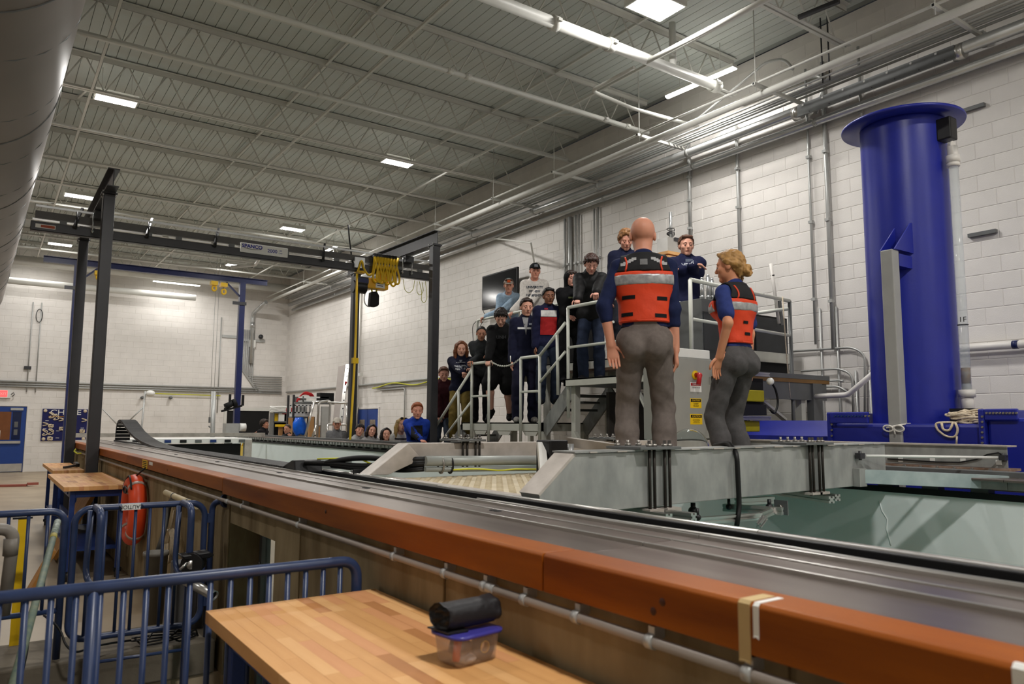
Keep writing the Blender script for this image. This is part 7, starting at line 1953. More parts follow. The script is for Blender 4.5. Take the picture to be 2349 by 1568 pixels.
        for ax_ in range(3):
            o = [(0, 0, 0)]*4
            u, w = (ax_+1) % 3, (ax_+2) % 3
            sl0 = [slice(1, -1)]*3; sl1 = [slice(1, -1)]*3
            sl0[ax_] = slice(0, -1); sl1[ax_] = slice(1, None)
            A, B = sg[tuple(sl0)], sg[tuple(sl1)]
            ii = np.argwhere(A != B)
            if len(ii) == 0: continue
            base = ii.copy(); base[:, u] += 1; base[:, w] += 1
            sgn = A[ii[:, 0], ii[:, 1], ii[:, 2]]
            q = []
            for du, dw in ((-1, -1), (0, -1), (0, 0), (-1, 0)):
                c = base.copy(); c[:, u] += du; c[:, w] += dw
                q.append(idx[c[:, 0], c[:, 1], c[:, 2]])
            q = np.stack(q, 1)
            q[~sgn] = q[~sgn][:, ::-1]
            F.append(q)
        F = np.concatenate(F) if F else np.zeros((0, 4), int)
        return out, F[(F >= 0).all(1)]

def unit(v):
    v = np.array(v, float); return v/(np.linalg.norm(v)+1e-12)
def ik(a, b, l1, l2, hint):
    a, b = np.array(a, float), np.array(b, float)
    d = b-a; L = np.linalg.norm(d); L = min(L, (l1+l2)*0.998); dn = unit(d); b = a+dn*L
    x = (l1*l1-l2*l2+L*L)/(2*L); h = math.sqrt(max(0, l1*l1-x*x))
    hn = np.array(hint, float); hn = unit(hn-dn*(hn@dn))
    return a+dn*x+hn*h, b

SKIN = {}
def skin(rgb):
    k = 'skin_%02x%02x%02x' % rgb
    if k not in SKIN:
        m = mat(k, rgb, 0.5, var=0.06, scale=12, spec=0.35)
        b = m.node_tree.nodes['Principled BSDF']; b.inputs['Subsurface Weight'].default_value = 0.08; b.inputs['Subsurface Radius'].default_value = (0.01, 0.004, 0.002)
        SKIN[k] = m
    return SKIN[k]
def cloth(name, rgb, rough=0.85, **kw):
    return mat(name, rgb, rough, var=kw.pop('var', 0.14), scale=kw.pop('scale', 30), bump=0.12, bscale=160, spec=0.2, **kw)

def person(label, head, z0, yaw, look=(0, 0), lean=0, arms=None, skin_rgb=(214, 164, 140), hair=('short', (70, 48, 34)), top=None, legs=None,
           shoes=(40, 40, 42), size=1.0, head_scale=1.0, stance=0.11, female=False, cap=None, hood=False, prints=(), h=0.0135, hf=0.0075, vest=None,
           legpose=None, group='students watching from the platform and the tank side', twist=0, stature=None, tilt=0, side=0):
    """head: world centre of the head; z0: floor under the feet; yaw: heading in degrees clockwise from +Y"""
    ya = math.radians(yaw)
    fw, rt = np.array([math.sin(ya), math.cos(ya), 0]), np.array([math.cos(ya), -math.sin(ya), 0])
    B = np.stack([rt, fw, np.array([0, 0, 1.0])])          # rows: local axes in world
    la, sa = math.radians(lean), math.radians(side)
    T = unit([math.sin(sa), math.sin(la), math.cos(la)*math.cos(sa)])
    hy, hp, ht = math.radians(look[0]), math.radians(look[1]), math.radians(tilt)
    hf_ = np.array([math.sin(hy)*math.cos(hp), math.cos(hy)*math.cos(hp), math.sin(hp)])
    hr_ = np.array([math.cos(hy), -math.sin(hy), 0]); hu_ = np.cross(hr_, hf_)
    hr_, hu_ = hr_*math.cos(ht)+hu_*math.sin(ht), hu_*math.cos(ht)-hr_*math.sin(ht)
    HR = np.stack([hr_, hf_, hu_])
    tw = math.radians(twist); Rx = unit([math.cos(tw), -math.sin(tw), 0]); Rx = unit(Rx-T*(Rx@T)); Fx = np.cross(T, Rx)
    sw = 0.142 if female else 0.164
    pel = np.array([0, 0, 0.945])
    chest = pel+T*0.36; nb = pel+T*0.525
    hc = nb+T*0.055+hu_*0.115+hf_*0.025
    world_head = np.array(head, float)
    s = size*(world_head[2]-z0)/hc[2] if stature is None else stature/1.75
    foot = world_head-B.T@(hc*s); foot[2] = z0 if stature is None else foot[2]
    root = thing('person', label, 'person', (foot[0], foot[1], foot[2]), group)
    def W2L(p): return (B@(np.array(p, float)-foot))/s
    def L2W(P): return (np.asarray(P)*s)@B+foot
    sh = {1: pel+T*0.475+Rx*sw, -1: pel+T*0.475-Rx*sw}
    arms = arms or {}
    J = {}
    for sd in (1, -1):
        a = arms.get('R' if sd > 0 else 'L', 'down')
        grip = 0.35
        hint = -Fx*1.0+Rx*sd*0.12-T*0.2
        hd = None
        if isinstance(a, str):
            wr = {'down': sh[sd]+np.array([sd*0.035, 0.03, -0.552]), 'cross': chest+Rx*(-sd*0.06)+Fx*(0.20+0.03*sd)+T*(0.03+0.02*sd),
                  'pocket': pel+Rx*sd*0.17+Fx*0.10-T*0.02, 'front': pel+Rx*sd*0.05+Fx*0.27+T*0.10}[a]
            if a == 'cross': hd = -Rx*sd*0.9+Fx*0.1; grip = 0.5
        else:
            wr = W2L(a[0]); grip = a[1] if len(a) > 1 else 1.3
            if len(a) > 2: hint = np.array(a[2], float)
            if len(a) > 3: hd = B@np.array(a[3], float)
        el, wr = ik(sh[sd], wr, 0.29, 0.265, hint)
        J[sd] = (sh[sd], el, wr, grip, unit(wr-el) if hd is None else unit(hd))
    leg = {}
    for sd in (1, -1):
        hip = pel+np.array([sd*0.085, 0, -0.03])
        an = np.array([sd*stance, 0.0, 0.085]); toe = unit([sd*0.2, 1, 0])
        if legpose and sd in legpose:
            an = np.array(legpose[sd][0], float); toe = unit(legpose[sd][1])
        kn, an = ik(hip, an, 0.445, 0.43, [sd*0.12, 1, 0])
        leg[sd] = (hip, kn, an, toe)
    xs = np.array([p for v in J.values() for p in v[:3]]+[p for v in leg.values() for p in v[:3]]+[hc, nb, pel])
    lo, hi = xs.min(0)-0.24, xs.max(0)+0.24
    lo[2] = min(lo[2]+0.14, -0.02) if True else lo[2]; hi[2] = max(hi[2], hc[2]+0.20)
    hsc = head_scale
    def hp_(x, y, z): return hc+(hr_*x+hf_*y+hu_*z)*hsc
    def torso(F, g=0.0, k=0.032, hips=True):
        d = 0.62 if not female else 0.64
        F.cone(pel+T*0.05, chest, 0.132 if not female else 0.112, 0.148 if not female else 0.124, k, (Fx, d), grow=g)
        F.cone(chest+T*0.02-Rx*(sw-0.085), chest+T*0.02+Rx*(sw-0.085), 0.108, 0.108, k, (Fx, 0.84), grow=g)
        F.cone(sh[1]-Rx*0.02, sh[-1]+Rx*0.02, 0.052, 0.052, k, None, grow=g)
        F.cone(nb-T*0.06, nb+T*0.01, 0.085, 0.060, k, None, grow=g)
        if female:
            for sd in (1, -1): F.ell(chest+Rx*sd*0.065+Fx*0.085+T*0.01, (0.062, 0.058, 0.06), None, 0.04, grow=g)
        if hips: F.cone(pel-np.array([0.066, 0, 0.015]), pel+np.array([0.066, 0, -0.015]), 0.108, 0.108, k, (np.array([0, 1.0, 0]), 0.92), grow=g)
    def armf(F, sd, g=0.0, fore=1.0, k=0.022):
        a, e, w = J[sd][:3]
        F.cone(a, e, 0.047 if not female else 0.040, 0.039 if not female else 0.034, k, grow=g)
        if fore > 0: F.cone(e, e+(w-e)*fore, 0.040 if not female else 0.035, 0.040+(0.027-0.040)*fore, k, grow=g)
    def legf(F, sd, g=0.0, k=0.03, to=1.0):
        hp2, kn, an, toe = leg[sd]
        F.cone(hp2, kn, 0.080, 0.056, 0.03, grow=g)
        e = kn+(an-kn)*to
        F.cone(kn, kn+(an-kn)*0.35, 0.058, 0.058, k, grow=g); F.cone(kn+(an-kn)*0.35, e, 0.058, 0.040, k, grow=g)
    # ---- the body
    F = Field(lo, hi, h/s, hc, hf/s)
    torso(F)
    F.cone(nb-T*0.02, hp_(0, -0.012, -0.06), 0.058 if not female else 0.05, 0.054 if not female else 0.047, 0.025)
    for sd in (1, -1):
        armf(F, sd); legf(F, sd)
        hp2, kn, an, toe = leg[sd]
        F.cone(an+np.array([0, 0, -0.035])-toe*0.03, an+toe*0.13+np.array([0, 0, -0.055]), 0.042, 0.030, 0.03)
    q = hsc
    F.ell(hp_(0, -0.012, 0.034), np.array((0.080, 0.098, 0.090))*q, HR, 0.02)
    F.ell(hp_(0, 0.024, -0.042), np.array((0.064, 0.067, 0.074))*q, HR, 0.03)
    F.cone(hp_(-0.012, 0.070, -0.098), hp_(0.012, 0.070, -0.098), 0.017*q, 0.017*q, 0.02)
    F.cone(hp_(-0.035, 0.074, 0.026), hp_(0.035, 0.074, 0.026), 0.014*q, 0.014*q, 0.015)
    for sd in (1, -1):
        F.ell(hp_(sd*0.032, 0.098, 0.004), np.array((0.017, 0.016, 0.012))*q, HR, 0.010, 's')
        F.ell(hp_(sd*0.042, 0.058, -0.022), np.array((0.022, 0.024, 0.022))*q, HR, 0.02)
        F.ell(hp_(sd*0.079, -0.008, -0.004), np.array((0.011, 0.022, 0.033))*q, HR, 0.006)
    F.cone(hp_(0, 0.084, 0.014), hp_(0, 0.104, -0.026), 0.009*q, 0.015*q, 0.012)
    F.cone(hp_(-0.017, 0.083, -0.060), hp_(0.017, 0.083, -0.060), 0.009*q, 0.009*q, 0.008)
    palms = {}
    for sd in (1, -1):
        a, e, w, grip, hd = J[sd]
        down = np.array([0, 0, -1.0])
        n = unit(np.cross(hd, Rx*sd)) if abs(hd @ Rx) < 0.9 else unit(Fx-hd*(hd@Fx))   # back of the hand
        if isinstance(arms.get('R' if sd > 0 else 'L', 'down'), str) and arms.get('R' if sd > 0 else 'L', 'down') == 'down':
            n = unit(Rx*sd-hd*(hd@Rx)*sd)
        else:
            n = unit(np.array([0, 0, 1.0])-hd*hd[2]) if abs(hd[2]) < 0.92 else unit(Fx-hd*(hd@Fx))
        l = np.cross(n, hd)                         # towards one edge of the palm
        palms[sd] = (w, hd, n, l, grip)
        F.cone(w, w+hd*0.075, 0.030, 0.042, 0.02, (n, 0.42))
    bv, bf = F.mesh()
    bv = list(map(tuple, L2W(bv))); bf = [tuple(f) for f in bf]
    mb = MB(); mb.v, mb.f = bv, bf; mb.m = [0]*len(bf); mb.s = [True]*len(bf)
    # fingers: short tapered chains rooted inside the palm
    for sd, (w, hd, n, l, grip) in palms.items():
        th = l if (np.dot(l, (Fx if abs(hd[2]) > 0.5 else -Rx*sd)) > 0) else -l     # thumb side
        lens = (0.034, 0.038, 0.036, 0.028)
        for i in range(4):
            p = w+hd*0.066+th*(0.030-0.0195*i); d = hd.copy(); pts = [p]; ang = 0
            for j, f_ in enumerate((1.25, 0.85, 0.7)):
                ang = grip*(0.55, 0.75, 0.6)[j]
                d = unit(d*math.cos(ang)-n*math.sin(ang)*1.0) if j == 0 else unit(d*math.cos(ang)+np.cross(np.cross(hd, -n), d)*math.sin(ang))
                p = p+d*lens[i]*f_; pts.append(p)
            P = [Vector(L2W(x)) for x in pts]
            P = fillet(P, 0.012*s, 2)
            mb.tube(P, [(0.0098-0.0028*i_/(len(P)-1))*s for i_ in range(len(P))], 7)
            mb.sph(P[-1], 0.0069*s, 6, 4)
        p = w+hd*0.018+th*0.026; d = unit(hd*0.6+th*0.75-n*0.2); pts = [p, p+d*0.036, p+d*0.036+unit(d*0.7+hd*0.5-n*0.35*grip)*0.032, p+d*0.036+unit(d*0.7+hd*0.5-n*0.35*grip)*0.032+unit(hd*0.8-n*0.5*grip)*0.024]
        P = fillet([Vector(L2W(x)) for x in pts], 0.01*s, 2)
        mb.tube(P, [(0.0125-0.004*i_/(len(P)-1))*s for i_ in range(len(P))], 7); mb.sph(P[-1], 0.0085*s, 6, 4)
    sk = skin(skin_rgb)
    mb.build('body', sk, root)
    def grown(name, F, m):
        v, f = F.mesh()
        if len(v) < 4: return None
        g = MB(); g.v = list(map(tuple, L2W(v))); g.f = [tuple(x) for x in f]; g.m = [0]*len(f); g.s = [True]*len(f)
        o = g.build(name, m, root)
        o['_w'] = 1; del o['_w']
        return o, g
    # ---- face
    hm = mat('hair_%02x%02x%02x' % hair[1], hair[1], 0.5, var=0.35, scale=26, stretch=(1, 1, 0.3), bump=0.5, bscale=55, spec=0.35)
    dark = mat('eye_dark', (26, 20, 18), 0.15, var=0); wh = mat('eye_white', (150, 140, 134), 0.25, var=0)
    lipm = mat('lip_%02x%02x%02x' % skin_rgb, tuple(int(c*f_) for c, f_ in zip(skin_rgb, (0.86, 0.64, 0.64))), 0.4, var=0)
    def hw(x, y, z): return Vector(L2W(hp_(x, y, z)))
    if hair[0] != 'bald':
        for sd in (1, -1):
            e = MB(); e.sph(hw(sd*0.032, 0.0815, 0.002), 0.0100*s*hsc, 10, 8); ey = e.build('eye', wh, root)
            e = MB(); e.sph(hw(sd*0.032, 0.0862, 0.0005), 0.0068*s*hsc, 8, 6); e.build('iris', dark, ey)
            e = MB(); e.sph(hw(sd*0.032, 0.0805, 0.0075), 0.0115*s*hsc, 10, 8); e.build('eyelid', sk, root)
            e = MB(); e.tube([hw(sd*0.014, 0.089, 0.024), hw(sd*0.03, 0.089, 0.029), hw(sd*0.048, 0.078, 0.024)], [0.0035*s, 0.0045*s, 0.002*s], 6); e.build('eyebrow', hm, root)
        e = MB(); e.tube([hw(-0.021, 0.083, -0.060), hw(-0.008, 0.0915, -0.058), hw(0.008, 0.0915, -0.058), hw(0.021, 0.083, -0.060)], [0.002*s, 0.0045*s, 0.0045*s, 0.002*s], 6)
        e.tube([hw(-0.018, 0.083, -0.065), hw(0, 0.0915, -0.067), hw(0.018, 0.083, -0.065)], [0.002*s, 0.0045*s, 0.002*s], 6); e.build('lips', lipm, root)
    # ---- hair
    kind = hair[0]
    if kind != 'bald':
        F = Field(hc-0.42, hc+0.24, hf/s*0.95)
        full = {'short': 0.010, 'crop': 0.004, 'mop': 0.018, 'curly': 0.024, 'long': 0.012, 'bob': 0.016, 'bun': 0.008, 'fringe': 0.014}[kind]
        nz = {'short': (0.006, 95), 'crop': (0.003, 130), 'mop': (0.010, 80), 'curly': (0.012, 110), 'long': (0.004, 70), 'bob': (0.006, 60), 'bun': (0.003, 80), 'fringe': (0.005, 85)}[kind]
        line = 0.020 if kind in ('short', 'crop') else 0.026 if kind in ('mop', 'curly', 'fringe') else 0.014
        R0 = np.array((0.083, 0.101, 0.093))*q+full
        F.ell(hp_(0, -0.014, 0.034), R0, HR, 0.004, cuts=(((0, 0.80, -0.60), (line+0.012*0.8-0.034*0.6*0+0.0)*q),), noise=nz)
        if kind in ('mop', 'fringe', 'short'):
            F.cone(hp_(-0.045, 0.060, 0.098), hp_(0.045, 0.060, 0.098), 0.019*q, 0.021*q, 0.02)
        if kind in ('mop', 'fringe'):
            for x, zz in ((-0.055, 0.066), (-0.018, 0.074), (0.022, 0.062), (0.055, 0.060)):
                F.cone(hp_(x*0.8, 0.066, 0.095), hp_(x, 0.094-abs(x)*0.3, zz), 0.020*q, 0.010*q, 0.012)
        if kind == 'curly':
            rr = random.Random(5)
            for i in range(46):
                a, b_ = rr.uniform(0, 6.28), rr.uniform(-0.1, 1)
                p = np.array((math.cos(a)*math.sqrt(1-b_*b_*.9), math.sin(a)*math.sqrt(1-b_*b_*.9), b_))
                if p[1] > 0.55 and p[2] < 0.45: continue
                x = p*np.array((0.088, 0.106, 0.100))+np.array((0, -0.012, 0.04)); F.ell(hp_(*x), (0.024*q,)*3, None, 0.008)
        if kind in ('long', 'bob'):
            Lh = 0.25 if kind == 'long' else 0.13
            for sd in (1, -1):
                for (x, y, r0, r1) in ((0.078, 0.000, 0.022, 0.018), (0.082, -0.026, 0.036, 0.028), (0.05, -0.062, 0.042, 0.034)):
                    e1_ = hp_(sd*(x+0.010), y+0.006, -0.05); e2_ = hp_(sd*(x+0.016), y+0.012, 0.02-Lh)
                    e2_ = e1_+(e2_-e1_)*0.4+np.array([0, 0, -1.0])*Lh*0.45 if kind == 'long' else e2_
                    F.cone(hp_(sd*x*0.9, y, 0.055), e1_, r0*q, r0*q, 0.02); F.cone(e1_, e2_, r0*q, r1*q, 0.02)
            F.cone(hp_(0, -0.085, 0.02), hp_(0, -0.075, -0.03-Lh*0.7), 0.05*q, 0.042*q, 0.03)
            for sd in (1, -1):
                F.cone(hp_(0.0, 0.050, 0.118), hp_(sd*0.072, 0.036, 0.050), 0.018*q, 0.015*q, 0.02); F.cone(hp_(sd*0.072, 0.036, 0.050), hp_(sd*0.084, 0.008, -0.04), 0.015*q, 0.018*q, 0.02)
            F.wrinkle(0.003, 95)
        if kind == 'bun':
            c = hp_(0.0, -0.118, -0.050)
            rr = random.Random(8)
            F.ell(hp_(0, -0.080, -0.035), np.array((0.055, 0.05, 0.06))*q, HR, 0.02)
            for i in range(16):
                a = i*2.4; F.cone(c+(hr_*math.cos(a)*0.030+hu_*math.sin(a)*0.030)*q-hf_*0.012*(i % 3), c+(hr_*math.cos(a+1.2)*0.034+hu_*math.sin(a+1.2)*0.034)*q-hf_*0.010*((i+1) % 3), 0.018*q, 0.016*q, 0.006)
            for (x, z0_, z1_) in ((0.03, -0.03, -0.115), (0.05, -0.03, -0.10), (-0.03, -0.03, -0.105), (0.01, -0.04, -0.12)):
                F.cone(hp_(x, -0.085, z0_), hp_(x*1.2, -0.075, z1_), 0.012*q, 0.005*q, 0.01)
            for sd in (1, -1): F.cone(hp_(sd*0.02, 0.07, 0.105), hp_(sd*0.082, 0.005, 0.03), 0.016*q, 0.018*q, 0.02); F.cone(hp_(sd*0.082, 0.005, 0.03), hp_(sd*0.06, -0.075, 0.0), 0.018*q, 0.025*q, 0.02)
            F.wrinkle(0.0035, 110)
        grown('hair', F, hm)
    if cap:
        F = Field(hc-0.2, hc+0.26, hf/s)
        F.ell(hp_(0, -0.012, 0.040), np.array((0.088, 0.108, 0.096))*q, HR, 0.003, cuts=(((0, 0.12, -1.0), -0.002*q),))
        F.cone(hp_(-0.028, 0.110, 0.040), hp_(0.028, 0.110, 0.040), 0.052*q, 0.052*q, 0.008, (hu_, 0.14))
        co = grown('cap', F, cloth('cap_cloth_%02x%02x%02x' % cap[0], cap[0]))[0]
        if len(cap) > 1:
            e = MB(); e.prism([hw(-0.03, 0.098, 0.060), hw(0.03, 0.098, 0.060), hw(0.026, 0.088, 0.102), hw(-0.026, 0.088, 0.102)], Vector(L2W(hp_(0, 0.008, 0))-L2W(hp_(0, 0, 0)))); e.build('cap_patch', cloth('patch_%02x%02x%02x' % cap[1], cap[1]), co)
        if len(cap) > 2:
            F = Field(hc-0.2, hc+0.26, hf/s); F.ell(hp_(0, -0.012, 0.040), np.array((0.0895, 0.1095, 0.0975))*q, HR, 0.003, cuts=(((0, 0.12, -1.0), -0.004*q), ((0, 1, -0.2), 0.025*q))); g_ = grown('cap_back', F, cloth('cap_cloth_%02x%02x%02x' % cap[2], cap[2]))
    # ---- clothes
    outs = {}
    if top:
        sl_, col, loose = top.get('sleeve', 1.0), top['rgb'], top.get('loose', 0.016)+0.006
        F = Field(lo, hi, h/s*0.92)
        torso(F, loose, hips=True)
        for sd in (1, -1):
            if sl_ >= 1: armf(F, sd, loose*0.95, 0.97*min(1, sl_))
            elif sl_ > 0.5: armf(F, sd, loose*0.95, (sl_-0.5)*2)
            else:
                a, e = J[sd][0], J[sd][1]; F.cone(a, a+(e-a)*sl_*2, 0.044, 0.050, 0.022, grow=loose)
        if top.get('hood'):
            F.cone(nb-Fx*0.07+Rx*0.05+T*0.005, nb-Fx*0.07-Rx*0.05+T*0.005, 0.050, 0.050, 0.03)
            for sd in (1, -1): F.cone(nb-Fx*0.04+Rx*sd*0.08, nb+Fx*0.065+Rx*sd*0.035-T*0.03, 0.036, 0.026, 0.03)
        elif top.get('collar'):
            F.cone(nb-T*0.02, nb+T*0.04, 0.074, 0.070, 0.02)
        F.wrinkle(top.get('fold', 0.0035)/1, 34, len(label))
        hem = top.get('hem', 0.0)
        F.plane(-T, -(pel@T)-(-0.10+hem))
        if not top.get('collar') and not top.get('hood'):
            F.ell(nb+T*0.075+Fx*0.055, (0.075, 0.075, 0.075), None, 0.004, 's')
        outs['top'] = grown(top.get('name', 'sweatshirt'), F, cloth('cloth_%02x%02x%02x' % col, col, top.get('rough', 0.85)))
    if hood:
        F = Field(hc-0.3, hc+0.26, hf/s)
        F.ell(hp_(0, -0.022, 0.025), np.array((0.103, 0.120, 0.118))*q, HR, 0.004)
        F.cone(hp_(0, -0.04, -0.06), nb-Fx*0.03, 0.095, 0.10, 0.03)
        F.ell(hp_(0, 0.09, -0.008), np.array((0.068, 0.085, 0.105))*q, HR, 0.012, 's')
        F.ell(hp_(0, 0.0, 0.0), np.array((0.080, 0.100, 0.098))*q, HR, 0.004, 's')
        grown('hood', F, cloth('cloth_%02x%02x%02x' % top['rgb'], top['rgb']))
    if legs:
        F = Field(lo, np.array([hi[0], hi[1], pel[2]+0.22]), h/s*0.92)
        g = legs.get('loose', 0.016)
        F.cone(pel-np.array([0.060, 0, 0.012]), pel+np.array([0.060, 0, -0.012]), 0.102, 0.102, 0.03, (np.array([0, 1.0, 0]), 0.92), grow=g)
        F.cone(pel, pel+T*0.10, 0.120 if not female else 0.106, 0.122 if not female else 0.104, 0.03, (Fx, 0.70), grow=g*0.7)
        if legs.get('seat'):
            for sd in (1, -1): F.ell(pel+np.array([sd*0.07, -0.065, -0.06]), (0.078, 0.07, 0.085), None, 0.03, grow=g*.6)
        for sd in (1, -1):
            hp2, kn, an, toe = leg[sd]
            F.cone(hp2, kn, 0.082, 0.060, 0.03, grow=g)
            if not legs.get('short'):
                F.cone(kn, kn+(an-kn)*0.4, 0.062, 0.064, 0.02, grow=g); F.cone(kn+(an-kn)*0.4, an+np.array([0, 0, -0.02]), 0.064, 0.058, 0.02, grow=g)
            else:
                F.cone(hp2, kn+(kn-hp2)*0.02, 0.10, 0.092, 0.04, grow=g)
        F.wrinkle(legs.get('fold', 0.004), 30, 3+len(label))
        F.plane(T, (pel@T)+0.135)
        outs['legs'] = grown('shorts' if legs.get('short') else 'trousers', F, cloth('cloth_%02x%02x%02x' % legs['rgb'], legs['rgb']))
    for sd in (1, -1):
        hp2, kn, an, toe = leg[sd]
        F = Field(an-0.26, an+0.26, h/s*0.85)
        F.cone(an+np.array([0, 0, -0.03])-toe*0.045, an+toe*0.06+np.array([0, 0, -0.045]), 0.046, 0.042, 0.03); F.cone(an+toe*0.06+np.array([0, 0, -0.045]), an+toe*0.155+np.array([0, 0, -0.056]), 0.042, 0.032, 0.03)
        F.cone(an+np.array([0, 0, 0.03]), an+np.array([0, 0, -0.03]), 0.046, 0.046, 0.02)
        if an[2] < 0.12: F.plane(np.array([0, 0, -1.0]), -0.004)
        grown('shoe', F, cloth('shoe_%02x%02x%02x' % shoes, shoes, 0.6))
    info = dict(root=root, L2W=L2W, W2L=W2L, pel=pel, chest=chest, nb=nb, T=T, Fx=Fx, Rx=Rx, sh=sh, J=J, s=s, F=Field, lo=lo, hi=hi, torso=torso, armf=armf, grown=grown, outs=outs, hc=hc, hp=hp_, h=h, leg=leg, HR=HR)
    for pr in prints:
        chest_print(info, *pr)
    return info

def chest_print(I, kind, body, size, u, v, rgb, part='top', back=False, sx=1.0, rot=None):
    """flat lettering or a patch pressed onto the garment at (u right, v up) of the chest"""
    o, g = I['outs'][part]
    bvh = BVHTree.FromPolygons(g.v, g.f)
    L2W = I['L2W']; d = (I['Fx'] if not back else -I['Fx'])
    c = I['chest']+I['T']*v
    xr = -I['Rx'] if not back else I['Rx']
    def proj(a, b):
        p = c+xr*a+I['T']*b
        far = Vector(L2W(p+d*0.5)); dn = (Vector(L2W(p))-far).normalized()
        hit = bvh.ray_cast(far, dn, 1.5)
        q = hit[0] if hit[0] is not None else Vector(L2W(p+d*0.14))
        return q-dn*0.004
    mb = MB()
    if kind == 'text':
        cu = bpy.data.curves.new('tmp', 'FONT'); cu.body = body; cu.size = size; cu.align_x = 'CENTER'; cu.align_y = 'CENTER'; cu.resolution_u = 2; cu.offset = 0.002
        to = bpy.data.objects.new('tmp', cu); COL.objects.link(to)
        me = bpy.data.meshes.new_from_object(to.evaluated_get(bpy.context.evaluated_depsgraph_get()))
        vs = [proj(u+p.co.x*sx, p.co.y) for p in me.vertices]; fs = [tuple(p.vertices) for p in me.polygons]
        bpy.data.objects.remove(to); bpy.data.curves.remove(cu); bpy.data.meshes.remove(me)
    else:
        w_, h_ = size; nx, ny = max(2, int(w_/0.015)), max(2, int(h_/0.015))
        vs = []; fs = []
        for j in range(ny+1):
            for i in range(nx+1):
                a, b = u-w_/2+w_*i/nx, -h_/2+h_*j/ny
                if kind == 'vee': a *= (j/ny)
                vs.append(proj(a, b))
        fs = [(j*(nx+1)+i, j*(nx+1)+i+1, (j+1)*(nx+1)+i+1, (j+1)*(nx+1)+i) for j in range(ny) for i in range(nx)]
    mb.add(vs, fs, 0, True)
    mb.build('print_lettering' if kind == 'text' else 'cloth_patch', cloth('print_%02x%02x%02x' % rgb, rgb, 0.7), I['root'])
# ================================================================ the cast
NAVY, BLACK, GREYH = (22, 26, 48), (18, 18, 19), (120, 120, 122)
xh = XP-0.03
def hnd(px, py, X, dx=0.02, dz=0.045): 
    p = at(px, py, X=X); return (p.x+dx, p.y, p.z+dz)
b = MB(); b.box(6.2, 6.52, 10.9, 12.4, 0.0, 0.2); tag(b.build('step_box', M['woode']), 'long wooden step box on the floor behind the far tank wall', 'step')

G = 'students watching from the platform and the tank side'
# --- along the far tank wall
person('brown-haired student in a red and orange life vest far behind the rail', at(607, 968, X=6.4), 0, 140, (-20, 0), 6, {'L': ((6.3, 23.0, 1.36), 0.2), 'R': 'front'}, (196, 140, 118), ('mop', (46, 32, 24)), dict(rgb=(26, 24, 28), collar=True), dict(rgb=(50, 50, 54)), head_scale=1.08, h=0.018, hf=0.010, vest=None, size=0.97)
person('person in black with a hand raised to the face behind the far rail', at(659, 984, X=6.4), 0, 238, (-8, -5), 22, {'R': (at(674, 990, X=6.25), 0.9, (0, 1, -1))}, (204, 150, 126), ('crop', (52, 38, 30)), dict(rgb=(24, 24, 26), collar=True), dict(rgb=(40, 42, 50)), head_scale=1.08, h=0.018, hf=0.010, cap=None)
person('man in a pale cap and grey quarter-zip jacket behind the tank', at(773, 972, X=6.36), 0, 205, (-4, -3), 4, {}, (204, 146, 122), ('crop', (60, 44, 36)), dict(rgb=(112, 112, 114), collar=True), dict(rgb=(50, 52, 60)), cap=((196, 188, 176),), head_scale=1.08, h=0.016, hf=0.009)
person('dark-haired student in a grey hoodie, head tilted, left of a wavy-haired girl', at(825, 987, X=6.33), 0, 196, (-4, 2), 18, {}, (206, 150, 128), ('mop', (30, 24, 22)), dict(rgb=(158, 158, 158), hood=True), dict(rgb=(50, 52, 60)), head_scale=1.08, h=0.016, hf=0.008, tilt=14, size=1)
person('girl with wavy dark hair in a grey hoodie behind the tank', at(853, 988, X=6.4), 0, 196, (-2, 2), 16, {}, (206, 152, 130), ('bob', (36, 24, 20)), dict(rgb=(150, 148, 148), hood=True), dict(rgb=(50, 52, 60)), female=True, head_scale=1.08, h=0.016, hf=0.008, tilt=10)
person('girl with straight dark hair, face just above the rail', at(886, 996, X=6.33), 0, 200, (-2, 2), 14, {}, (214, 160, 138), ('long', (32, 24, 22)), dict(rgb=(40, 30, 30)), dict(rgb=(50, 52, 60)), female=True, h=0.016, hf=0.008, head_scale=1.1)
bl = person('girl with long blonde hair in a black and white striped top', at(922, 975, X=6.35), 0, 198, (-6, 4), 10, {}, (216, 162, 138), ('long', (184, 150, 92)), dict(rgb=(208, 204, 200)), dict(rgb=(50, 52, 60)), female=True, head_scale=1.08, h=0.016, hf=0.008, tilt=8,
       prints=[('patch', '', (0.24, 0.022), 0, z, (26, 22, 26)) for z in (0.10, 0.055, 0.01, -0.035)])
gm_ = MB()
for sd in (-1, 1):
    c = Vector(bl['L2W'](bl['hp'](sd*0.036, 0.075, 0.115))); gm_.sph(c, (0.03, 0.03, 0.022), 10, 6)
tag(gm_.build('sunglasses', mat('shiny_lens', (60, 56, 54), 0.08, 0.4)), 'sunglasses pushed up on the blonde girl\'s head', 'glasses')
